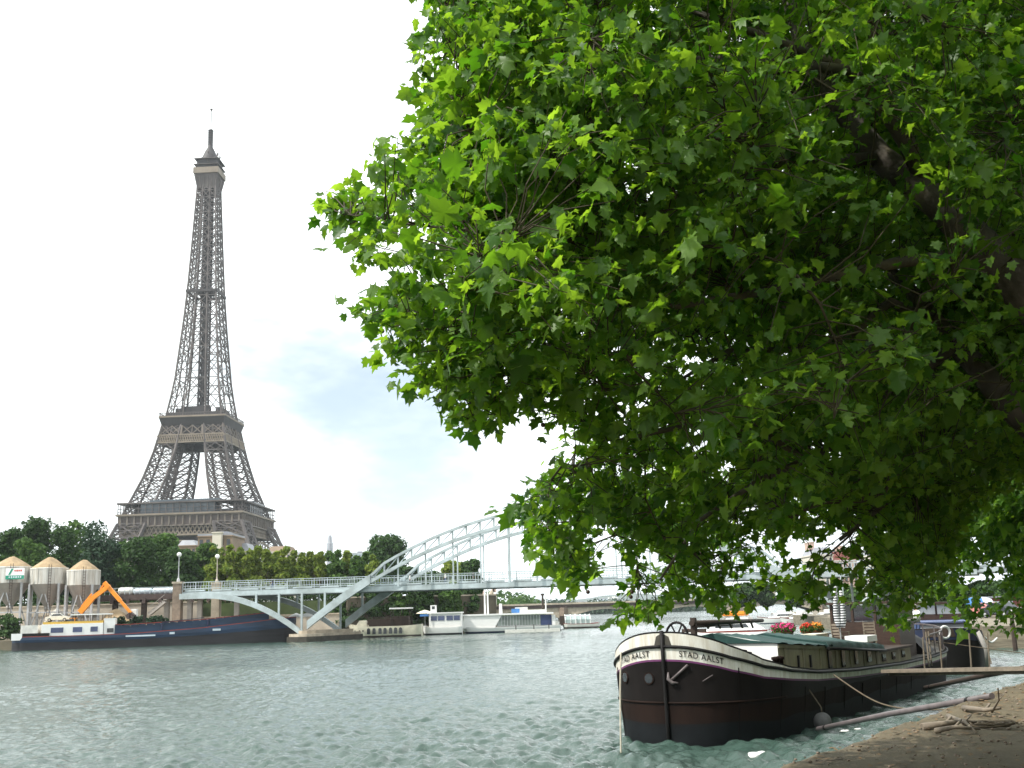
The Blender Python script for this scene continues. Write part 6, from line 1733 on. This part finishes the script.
cruiser(800, 621, 188, 9.0, .05, 'white motor cruiser on the right of the far row', g)
cruiser(868, 619, 150, 9.0, .4, 'white motor cruiser half hidden behind the brown wheelhouse', g)
# covered boat on the quay, red hut, cars
def covered_boat():
    p = V(966, 622, 118); t = thing('covered_boat', 'boat under a bright blue and white tarpaulin by the quay wall', 'boat', (p.x, 118, 1.5), .15); t.scale = (.55, .7, .95)
    m = MB(); loft_hull(m, 6.0, 2.2, .95, .3, 0, .4, .1, zlow=.15, z_boot=.3, flare=.5); m.build('hull', [M['navy'], M['black'], M['navy'], M['navy']], t)
    m = MB(); m.smooth = False; n = 8
    g = []
    for i in range(n + 1):
        u = i / n; x = .1 + 5.7 * u
        for y, z in ((-1.15, .7), (-.9, 1.05), (0, 1.9 + .3 * math.sin(u * 3.1)), (.9, 1.05), (1.15, .7)): g.append((x, y * (.45 + .55 * min(1, u * 3)), z + .04 * math.sin(i * 2.1)))
    m.add(g, [(i * 5 + k, i * 5 + 5 + k, i * 5 + 6 + k, i * 5 + k + 1) for i in range(n) for k in range(4)])
    m.m = [0 if (i // 4) < 5 else 1 for i in range(len(m.f))]; m.build('tarpaulin', [M['blue_tarp'], M['bluewhite']], t)
covered_boat()
p = V(986, 613, 126); q = V(1024, 613, 126)
t = thing('quay_hut', 'low dull red hut behind the parked cars on the far quay', 'hut', ((p.x + q.x) / 2, 127.5, 1.5))
w = q.x - p.x; m = MB(); m.box((0, 0, .95), (w, 3, 1.9)); m.build('wall', M['roof_red'], t)
m = MB(); m.box((0, 0, 1.98), (w + .6, 3.6, .16)); m.build('roof', M['roof_grey'], t)
for x in (-.9, .6): m = MB(); m.box((x, -1.52, 1.1), (.8, .06, .8)); m.build_each('window', M['bluewhite'], t)
m = MB(); m.box((-.15, -1.52, .9), (.55, .06, 1.7)); m.build('door', M['wood'], t)
p = V(988.5, 622, 114); make_car((p.x, 114, 1.5), -1.35, M['car_red'], 'pale red car parked on the far quay left of the dark car', 'cars parked on the far quay')
p = V(1003, 622, 108); make_car((p.x, 108, 1.5), -1.25, M['car_dark'], 'dark grey car parked on the far quay next to the red car', 'cars parked on the far quay')
p = V(1011, 640, 73.5); m = MB(); m.lathe((0, 0, 0), [(.16, 0), (.14, 2.7), (.02, 2.75)], 8); o = m.build('mooring_post', M['wood_dark']); o.location = (p.x, 73.0, -.3); tag(o, 'dark upright mooring post in front of the stone quay wall', 'post')
# ---- trees on this bank beyond the barges
g5 = 'trees along this bank beyond the boats'
for px, yt, d, w, z0, mm, lab in (
    (752, 585, 330, 60, 3, 'leaf_dark', 'dark tree beyond the right leg of the arch'),
    (800, 584, 300, 60, 3, 'leaf_dark', 'dark bank tree behind the far row of motor boats'),
    (846, 588, 260, 60, 3, 'leaf_mid', 'green bank tree behind the striped windsock'),
    (896, 584, 220, 70, 3, 'leaf_dark', 'dark bank tree behind the brown wheelhouse'),
    (944, 586, 190, 70, 3, 'leaf_mid', 'green bank tree under the right hand side arch'),
    (985, 584, 160, 66, 3, 'leaf_dark', 'dark bank tree behind the blue covered boat'),
    (1022, 580, 140, 70, 2, 'leaf_dark', 'dark bank tree above the red hut')):
    tree(px, yt, d, w, z0, 'round', mm, lab, g5, low=.08)
p = V(963, 604, 88); tree(963, 606, 88, 15, 1.5, 'round', 'leaf_mid', 'small potted looking green tree beside the covered boat', g5, low=.2)

# ================================================================== PLANE TREES OVER THE QUAY
LEAF = [(0, 0), (.15, -.06), (.33, -.10), (.29, .06), (.35, .12), (.56, .315), (.385, .35), (.30, .425), (.30, .54), (.33, .645), (.15, .72), (0, 1.02)]
LEAF = LEAF + [(-x, y) for x, y in LEAF[-2:0:-1]]
LP = np.array([(0, .28)] + LEAF); nLP = len(LP)
LT = np.array([(0, i, i + 1 if i + 1 < nLP else 1) for i in range(1, nLP)])
LEAF_S = [(0, 0), (.30, -.06), (.54, .28), (.27, .42), (0, 1.0), (-.27, .42), (-.54, .28), (-.30, -.06)]
LP2 = np.array([(0, .3)] + LEAF_S); LT2 = np.array([(0, i, i + 1 if i + 1 < len(LP2) else 1) for i in range(1, len(LP2))])
def leaves(pos, tip, nrm, size, rg, simple=False):
    lp, lt = (LP2, LT2) if simple else (LP, LT)
    n = len(pos); tip = tip / np.linalg.norm(tip, axis=1)[:, None]
    nrm = nrm - tip * (nrm * tip).sum(1)[:, None]; nrm /= np.linalg.norm(nrm, axis=1)[:, None] + 1e-9
    side = np.cross(tip, nrm)
    cup = rg.uniform(-.25, .75, n); droop = rg.uniform(-.15, .75, n); tw = rg.normal(size=n) * .3
    x, y = lp[:, 0], lp[:, 1] - .0
    wv = rg.normal(size=(n, len(lp))) * .035
    rad = 1 + rg.normal(size=(n, len(lp), 1)) * .07
    zz = -cup[:, None] * (x ** 2)[None] * 1.6 - droop[:, None] * (y ** 2)[None] * .6 + tw[:, None] * (x * y)[None] + wv
    wid = rg.uniform(.85, 1.15, n)
    v = pos[:, None, :] + size[:, None, None] * rad * (side[:, None, :] * (x[None] * wid[:, None])[..., None] + tip[:, None, :] * y[None, :, None] + nrm[:, None, :] * zz[..., None])
    f = lt[None] + (np.arange(n) * len(lp))[:, None, None]
    return v.reshape(-1, 3), f.reshape(-1, 3)
M['plane_leaf'] = leaf_mat('plane tree leaf', (0.034, 0.100, 0.012), (0.125, 0.235, 0.034), (0.085, 0.26, 0.008), (0.38, 0.62, 0.03), .52, .45, .40)
def bark():
    m = bpy.data.materials.new('flaking plane bark'); m.use_nodes = True; t = m.node_tree; b = t.nodes['Principled BSDF']; b.inputs['Roughness'].default_value = .85
    c = t.nodes.new('ShaderNodeTexCoord'); n = t.nodes.new('ShaderNodeTexNoise'); n.inputs['Scale'].default_value = 3.2; n.inputs['Detail'].default_value = 5
    n2 = t.nodes.new('ShaderNodeTexNoise'); n2.inputs['Scale'].default_value = 14; n2.inputs['Detail'].default_value = 5
    t.links.new(c.outputs['Object'], n.inputs['Vector']); t.links.new(c.outputs['Object'], n2.inputs['Vector'])
    r = t.nodes.new('ShaderNodeValToRGB'); e = r.color_ramp.elements; e[0].position = .35; e[0].color = (.06, .052, .042, 1); e[1].position = .56; e[1].color = (.115, .10, .08, 1)
    k = e.new(.70); k.color = (.17, .14, .085, 1)
    t.links.new(n.outputs['Fac'], r.inputs['Fac']); t.links.new(r.outputs['Color'], b.inputs['Base Color'])
    bp = t.nodes.new('ShaderNodeBump'); bp.inputs['Strength'].default_value = .7; bp.inputs['Distance'].default_value = .03
    t.links.new(n2.outputs['Fac'], bp.inputs['Height']); t.links.new(bp.outputs['Normal'], b.inputs['Normal']); return m
M['bark'] = bark()
M['twig'] = mat('brown green twig bark', (0.050, 0.042, 0.022), .8, .3, 6)
def pip(px, py, poly):
    x = np.asarray(px); y = np.asarray(py); ins = np.zeros(len(x), bool); n = len(poly)
    for i in range(n):
        (x0, y0), (x1, y1) = poly[i], poly[(i + 1) % n]
        c = ((y0 > y) != (y1 > y)) & (x < (x1 - x0) * (y - y0) / (y1 - y0 + 1e-12) + x0); ins ^= c
    return ins
def edist(px, py, poly):
    p = np.stack([px, py], 1); d = np.full(len(p), 1e9); n = len(poly)
    for i in range(n):
        a = np.array(poly[i], float); b = np.array(poly[(i + 1) % n], float); ab = b - a
        u = np.clip(((p - a) @ ab) / (ab @ ab), 0, 1); d = np.minimum(d, np.linalg.norm(p - (a + u[:, None] * ab), axis=1))
    return d
# the near crown, as seen: a real mass of boughs 7 to 17 m away that leans out over the water
CROWN = [(425, -420), (415, -60), (423, 10), (428, 30), (424, 62), (414, 84), (420, 104), (412, 128), (392, 152), (374, 160), (372, 176), (340, 192), (322, 192), (332, 212), (322, 234), (350, 252), (362, 268), (384, 276), (386, 290), (368, 314),
         (388, 330), (368, 348), (386, 362), (412, 350), (420, 366), (414, 384), (440, 392), (450, 416), (474, 430), (496, 420), (520, 402), (544, 420), (576, 424), (582, 440), (562, 462), (538, 478), (532, 496), (514, 503), (530, 518), (532, 548), (548, 572), (556, 584), (586, 584), (600, 566),
         (622, 556), (634, 586), (608, 606), (612, 622), (630, 612), (650, 626), (664, 612), (684, 594), (722, 610), (760, 602), (782, 592), (800, 604), (820, 608), (832, 584), (854, 580), (872, 604), (900, 630), (914, 610), (934, 600), (948, 560), (966, 516), (1000, 486), (1060, 470), (1560, 450), (1600, -420)]
HOLES = [(585, 158, 9, 7), (632, 166, 14, 8), (700, 302, 9, 7), (738, 318, 15, 8), (690, 362, 11, 8), (709, 440, 13, 9), (720, 470, 8, 10), (822, 446, 13, 6), (834, 452, 8, 8), (664, 460, 8, 9), (828, 548, 14, 10), (846, 538, 8, 7), (668, 500, 8, 9), (652, 560, 10, 14), (566, 520, 8, 6), (600, 540, 13, 12), (632, 470, 8, 6), (596, 466, 8, 10), (748, 575, 9, 12), (796, 560, 8, 10), (800, 232, 6, 4), (805, 200, 8, 4), (890, 540, 5, 4)]
def depth_rng(px, py):
    mid = 9.4 + 3.4 * np.clip((px - 560) / 460, -.35, 1) + 1.6 * np.clip((py - 400) / 220, 0, 1) - 1.1 * np.exp(-((px - 540) / 110) ** 2 - ((py - 250) / 120) ** 2)
    half = 2.0 + 2.4 * np.clip((px - 480) / 350, 0, 1)
    return mid, half
def sample_crown(n, rg, xr, yr):
    out = []
    tot = 0
    while tot < n:
        k = 60000
        x = rg.uniform(*xr, k); y = rg.uniform(*yr, k)
        ok = pip(x, y, CROWN); x, y = x[ok], y[ok]
        ed = edist(x, y, CROWN); mid, half = depth_rng(x, y)
        hh = half * np.sqrt(np.clip((ed + 10) / 150, .08, 1))
        dd = mid + rg.uniform(-1, 1, len(x)) * half
        ok = (np.abs(dd - mid) < hh) & (rg.random(len(x)) < (dd / 17) ** 2 * 1.0)
        for hx0, hy0, ra, rb in HOLES: ok &= (((x - hx0) / (ra + 4)) ** 2 + ((y - hy0) / (rb + 4)) ** 2) > 1
        x, y, dd = x[ok], y[ok], dd[ok]
        X = np.stack([(x - 512) / F, (384 - y) / F, -np.ones_like(x)], 1) * dd[:, None]
        W = X @ np.array(CM).T + np.array(EYE)
        # clumps and airy gaps
        q = W * 1.15
        nz_ = np.sin(q[:, 0] * 1.9 + 1.3 * np.sin(q[:, 1] * 1.1)) * np.sin(q[:, 1] * 1.7 + np.sin(q[:, 2] * 1.5)) + .7 * np.sin(q[:, 2] * 2.6 + 1.2 * np.sin(q[:, 0] * 1.3))
        keep = rg.random(len(W)) < np.clip(.62 + .42 * nz_, .10, 1) * np.where((y > 390) & (x < 900), .85, 1)
        W = W[keep]; out.append(W); tot += len(W)
    return np.concatenate(out)[:n]
def spray_leaves(C, nl, r, rg, size, outward):
    n = len(C) * nl
    c = np.repeat(C, nl, 0)
    axis = np.repeat(outward + rg.normal(size=C.shape) * .55 + np.array([0, 0, -.25]), nl, 0); axis /= np.linalg.norm(axis, axis=1)[:, None]
    u = rg.uniform(-.85, .85, n)
    pos = c + axis * (u * r)[:, None] + np.clip(rg.normal(size=(n, 3)), -1.5, 1.5) * r * np.array([.36, .36, .24])
    az = rg.normal(size=(n, 3)); az -= axis * (az * axis).sum(1)[:, None]; az /= np.linalg.norm(az, axis=1)[:, None]
    tip = axis * .55 + az * .85 + np.array([0, 0, -.42]) + rg.normal(size=(n, 3)) * .22
    nrm = np.array([0, 0, 1.0]) + rg.normal(size=(n, 3)) * .5
    return pos, tip, nrm, rg.lognormal(0, .30, n) * size
def skeleton_wood(limbs, C, rg, mb, twr=.006, every=1, rad2=.03):
    nodes = []; 
    for pts, r in limbs:
        mb.tube(pts, r, 12)
        for a, b, ra in zip(pts[:-1], pts[1:], r[:-1]):
            L = (b - a).length; k = max(1, int(L / .25))
            for i in range(k): nodes.append((a.lerp(b, i / k), ra))
    NP = np.array([tuple(p) for p, _ in nodes]); return NP
def grow(trunk_pt, limbs, C, rg, mb, nsec=170):
    base = skeleton_wood(limbs, C, rg, mb)
    sec_c = C[rg.choice(len(C), min(nsec, len(C)), replace=False)]
    A = base; used = np.zeros(len(A))
    d0 = np.array([np.min(np.linalg.norm(base - p, axis=1)) for p in sec_c])
    for i in np.argsort(d0):
        p = sec_c[i]; dd = np.linalg.norm(A - p, axis=1) + used * .5; j = int(np.argmin(dd)); a = Vector(A[j]); b = Vector(p); L = (b - a).length
        if L < .15: continue
        used[np.linalg.norm(A - A[j], axis=1) < .12] += 1
        m1 = a.lerp(b, .35) + Vector(rg.normal(size=3)) * L * .07 + Vector((0, 0, .10 * L)); m2 = a.lerp(b, .7) + Vector(rg.normal(size=3)) * L * .06 + Vector((0, 0, .06 * L))
        r0 = min(.035, .006 + .009 * L); mb.mi = 1
        mb.tube([a, m1, m2, b], [r0, r0 * .8, r0 * .55, r0 * .3], 6)
        q = np.array([tuple(a.lerp(m1, u)) for u in (.5, 1)] + [tuple(m1.lerp(m2, u)) for u in (.5, 1)] + [tuple(m2.lerp(b, u)) for u in (.33, .66, 1)]); A = np.concatenate([A, q]); used = np.concatenate([used, np.zeros(len(q))])
    used = np.zeros(len(A))
    for c in C:
        j = int(np.argmin(((A - c) ** 2).sum(1) + used * .12)); a = Vector(A[j]); b = Vector(c); L = (b - a).length
        if L < .08 or L > .85: continue
        used[j] += 1
        m1 = a.lerp(b, .5) + Vector(rg.normal(size=3)) * L * .10 + Vector((0, 0, .05 * L)); mb.tube([a, m1, b + (b - m1) * .3], [.006, .0045, .0025], 4, False)
    mb.mi = 0
def near_plane():
    rg = np.random.default_rng(21)
    D = lambda x, y, d: P(x, y, d)
    base = Vector((10.6, 10.2, QZ))
    t = thing('plane_tree', 'huge plane tree leaning over the river with lobed bright green leaves filling the upper right', 'tree', tuple(base))
    fork = Vector((10.0, 10.4, 5.2))
    limbs = [(p_, [q_ * .84 for q_ in r_]) for p_, r_ in [
        ([base + Vector((.25, 0, -.1)), base + Vector((.05, 0, .6)), base + Vector((-.2, .1, 2)), fork], [.62, .5, .44, .42]),
        ([fork, D(1090, 370, 10.2), D(1010, 275, 10.4), D(940, 205, 10.8), D(880, 158, 11.1), D(838, 105, 11.3), D(800, 40, 11.6), D(770, -60, 12)], [.40, .30, .235, .185, .165, .12, .09, .05]),
        ([fork + Vector((0, .1, -.6)), D(1060, 455, 11.0), D(1010, 405, 11.3), D(975, 365, 11.6), D(938, 325, 12), D(905, 285, 12.4), D(860, 240, 12.8)], [.34, .22, .175, .15, .125, .09, .05]),
        ([D(925, 178, 10.9), D(905, 140, 10.6), D(878, 100, 10.5), D(850, 70, 10.3), D(780, 42, 10.0), D(690, 10, 9.8)], [.13, .10, .085, .07, .05, .03]),
        ([D(880, 158, 11.1), D(848, 160, 10.8), D(792, 158, 10.3), D(752, 172, 10), D(706, 186, 9.7), D(650, 200, 9.4)], [.085, .075, .06, .05, .035, .02]),
        ([D(955, 345, 11.8), D(920, 372, 11.2), D(880, 395, 11), D(845, 440, 10.8), D(805, 460, 10.6), D(760, 480, 10.6), D(700, 520, 10.8), D(660, 580, 11)], [.085, .07, .06, .05, .042, .034, .026, .014]),
        ([D(930, 320, 12), D(890, 302, 11.5), D(850, 335, 11.1), D(800, 350, 10.8), D(730, 350, 10.3), D(680, 380, 10)], [.075, .06, .05, .04, .03, .018]),
        ([D(960, 255, 10.6), D(900, 262, 10.2), D(830, 278, 9.8), D(740, 296, 9.3), D(650, 310, 8.9), D(560, 320, 8.6)], [.08, .065, .055, .045, .03, .015]),
        ([D(850, 70, 10.3), D(740, 60, 9.6), D(640, 62, 9.0), D(560, 82, 8.6), D(500, 110, 8.4), D(440, 130, 8.3)], [.06, .055, .045, .035, .025, .012]),
        ([D(752, 172, 10), D(660, 132, 9.3), D(590, 178, 8.7), D(540, 212, 8.4), D(470, 230, 8.3), D(390, 222, 8.3)], [.05, .045, .04, .03, .02, .01]),
        ([D(706, 186, 9.7), D(640, 225, 9.2), D(570, 240, 8.6), D(500, 270, 8.3), D(440, 310, 8.2)], [.04, .035, .028, .02, .01]),
        ([D(805, 460, 10.6), D(760, 430, 10.2), D(690, 425, 9.8), D(620, 440, 9.6), D(560, 490, 9.6)], [.04, .035, .03, .02, .01]),
        ([D(975, 440, 11.2), D(930, 470, 11.4), D(890, 500, 11.8), D(840, 540, 12.2)], [.06, .05, .035, .02]),
        ([fork, Vector((11.5, 10.5, 8)), Vector((12.5, 10.5, 12)), Vector((13, 11, 15))], [.3, .24, .16, .06]),
    ]]
    C1 = sample_crown(11500, rg, (300, 1060), (-40, 640))            # what the picture frames
    x, y, dep = proj(C1); ok = np.ones(len(C1), bool)             # boughs stay bare: fewer sprays hang right below them
    for li, wid_, keep_ in ((1, 19, .14), (2, 18, .14), (3, 13, .3), (4, 13, .25), (5, 13, .25), (6, 12, .3)):
        bp_ = np.array([tuple(p) for p in limbs[li][0]]); lx, ly, ld = proj(bp_)
        for a in range(len(lx) - 1):
            ab_ = np.array([lx[a + 1] - lx[a], ly[a + 1] - ly[a]]); u_ = np.clip(((x - lx[a]) * ab_[0] + (y - ly[a]) * ab_[1]) / (ab_ @ ab_ + 1e-9), 0, 1)
            dist = np.hypot(x - lx[a] - u_ * ab_[0], y - ly[a] - u_ * ab_[1]); dl = ld[a] + u_ * (ld[a + 1] - ld[a])
            ok &= ~((dist < wid_) & (dep < dl + .1) & (rg.random(len(C1)) > keep_))
    C1 = C1[ok]
    C2 = sample_crown(4600, rg, (380, 1600), (-420, 470)); x, y, _ = proj(C2); C2 = C2[(x > 1045) | (y < -30)]  # unseen crown beyond the frame, added to shade the boughs inside it
    C = np.concatenate([C1, C2])
    ctr = np.array(base) + np.array([0, 0, 4.5]); outw = C - ctr; outw /= np.linalg.norm(outw, axis=1)[:, None]
    wood = MB(); grow(None, limbs, C1, rg, wood, 520)
    wood.build('trunk', [M['bark'], M['twig']], t)
    n1 = len(C1)
    p1 = spray_leaves(C1, 9, .19, rg, .090, outw[:n1]); v1, f1 = leaves(*p1, rg)
    p2 = spray_leaves(C2, 9, .26, rg, .15, outw[n1:]); v2, f2 = leaves(*p2, rg, True)
    me = np_mesh('crown', np.concatenate([v1, v2]), np.concatenate([f1, f2 + len(v1)]), 3, [M['plane_leaf']], True)
    link('crown', me, t)
    for o in t.children: o.matrix_parent_inverse = Matrix.Translation(-base)
    for k, (px, py, d) in enumerate(((514, 234, 7.9), (522, 244, 7.9), (537, 241, 7.7), (463, 222, 8.2), (468, 230, 8.2), (470, 330, 8.0), (498, 380, 8.0), (668, 246, 8.4), (543, 425, 8.6), (588, 592, 10.5), (632, 592, 10.8), (631, 597, 10.8), (382, 331, 8.4), (596, 64, 8.5))):
        c = P(px, py, d); m = MB(); m.ball((0, 0, 0), .019 if k < 9 else .02, 8, 6); m.tube([(0, 0, .015), (.004, 0, .06), (.01, .01, .12)], .002, 4); o = m.build('seed_ball', M['wood'], t); o.location = c - base
near_plane()
def far_plane(x, y, h, wd, label, seed, nspray, lsz, low=3.5):
    rg = np.random.default_rng(seed); b = Vector((x, y, QZ)); t = thing('plane_tree', label, 'tree', (x, y, QZ), 0, 'plane trees lining the quay')
    m = MB(); fk = Vector((0, 0, h * .32)); limbs = [([Vector((0, 0, -.1)), Vector((.05, 0, 1)), fk], [.42, .34, .28])]
    for i in range(6):
        a = i * 1.05 + rg.random() * .5; e = Vector((math.cos(a) * wd * .38, math.sin(a) * wd * .38, h * rg.uniform(.45, .85))); mid = fk.lerp(e, .5) + Vector((0, 0, h * .05)); limbs.append(([fk - Vector((0, 0, .2)), mid, e], [.2, .12, .04]))
    d = rg.normal(size=(nspray * 2, 3)); d /= np.linalg.norm(d, axis=1)[:, None]; rr = rg.random(nspray * 2) ** .42
    C = d * rr[:, None] * np.array([wd / 2, wd / 2, (h - low) / 2]) * (1 + .18 * np.sin(d[:, :1] * 5 + seed) * np.sin(d[:, 1:2] * 4)) + np.array([0, 0, (h + low) / 2])
    keep = rg.random(len(C)) < np.clip(.55 + .5 * np.sin(C[:, 0] * 1.3 + seed) * np.sin(C[:, 1] * 1.2) + .3 * np.sin(C[:, 2] * 1.9), .15, 1); C = C[keep][:nspray]
    grow(None, limbs, C[:500], rg, m, 60); m.build('trunk', [M['bark'], M['twig']], t)
    o = C - np.array([0, 0, h * .4]); o /= np.linalg.norm(o, axis=1)[:, None]
    v, f = leaves(*spray_leaves(C, 9, .36, rg, lsz, o), rg, True); link('crown', np_mesh('crown', v, f, 3, [M['plane_leaf']]), t)
far_plane(18.3, 31, 13.0, 15, 'second plane tree on the quay, its bright crown hanging at the right over the gangplank', 5, 13000, .19, .3)
far_plane(28.5, 45, 14, 15, 'third plane tree farther along the quay behind the gangplank tree', 9, 3000, .22, 1.5)
far_plane(17, 12, 13, 12, 'plane tree beside the big leaning one, closest to the retaining wall', 14, 1800, .22, 4.2)
far_plane(11.5, -3.5, 13, 15, 'unseen plane tree behind the viewer, added to shade the quay and barge', 17, 2200, .24, 3.6)  # unseen tree behind the camera, added to keep light off the hull
far_plane(19, 3, 13, 13, 'unseen plane tree to the right of the viewer, added for its shade', 23, 1600, .24, 3.6)  # another unseen tree, put beside the camera to block sky light
if HAZE: haze(HAZE)
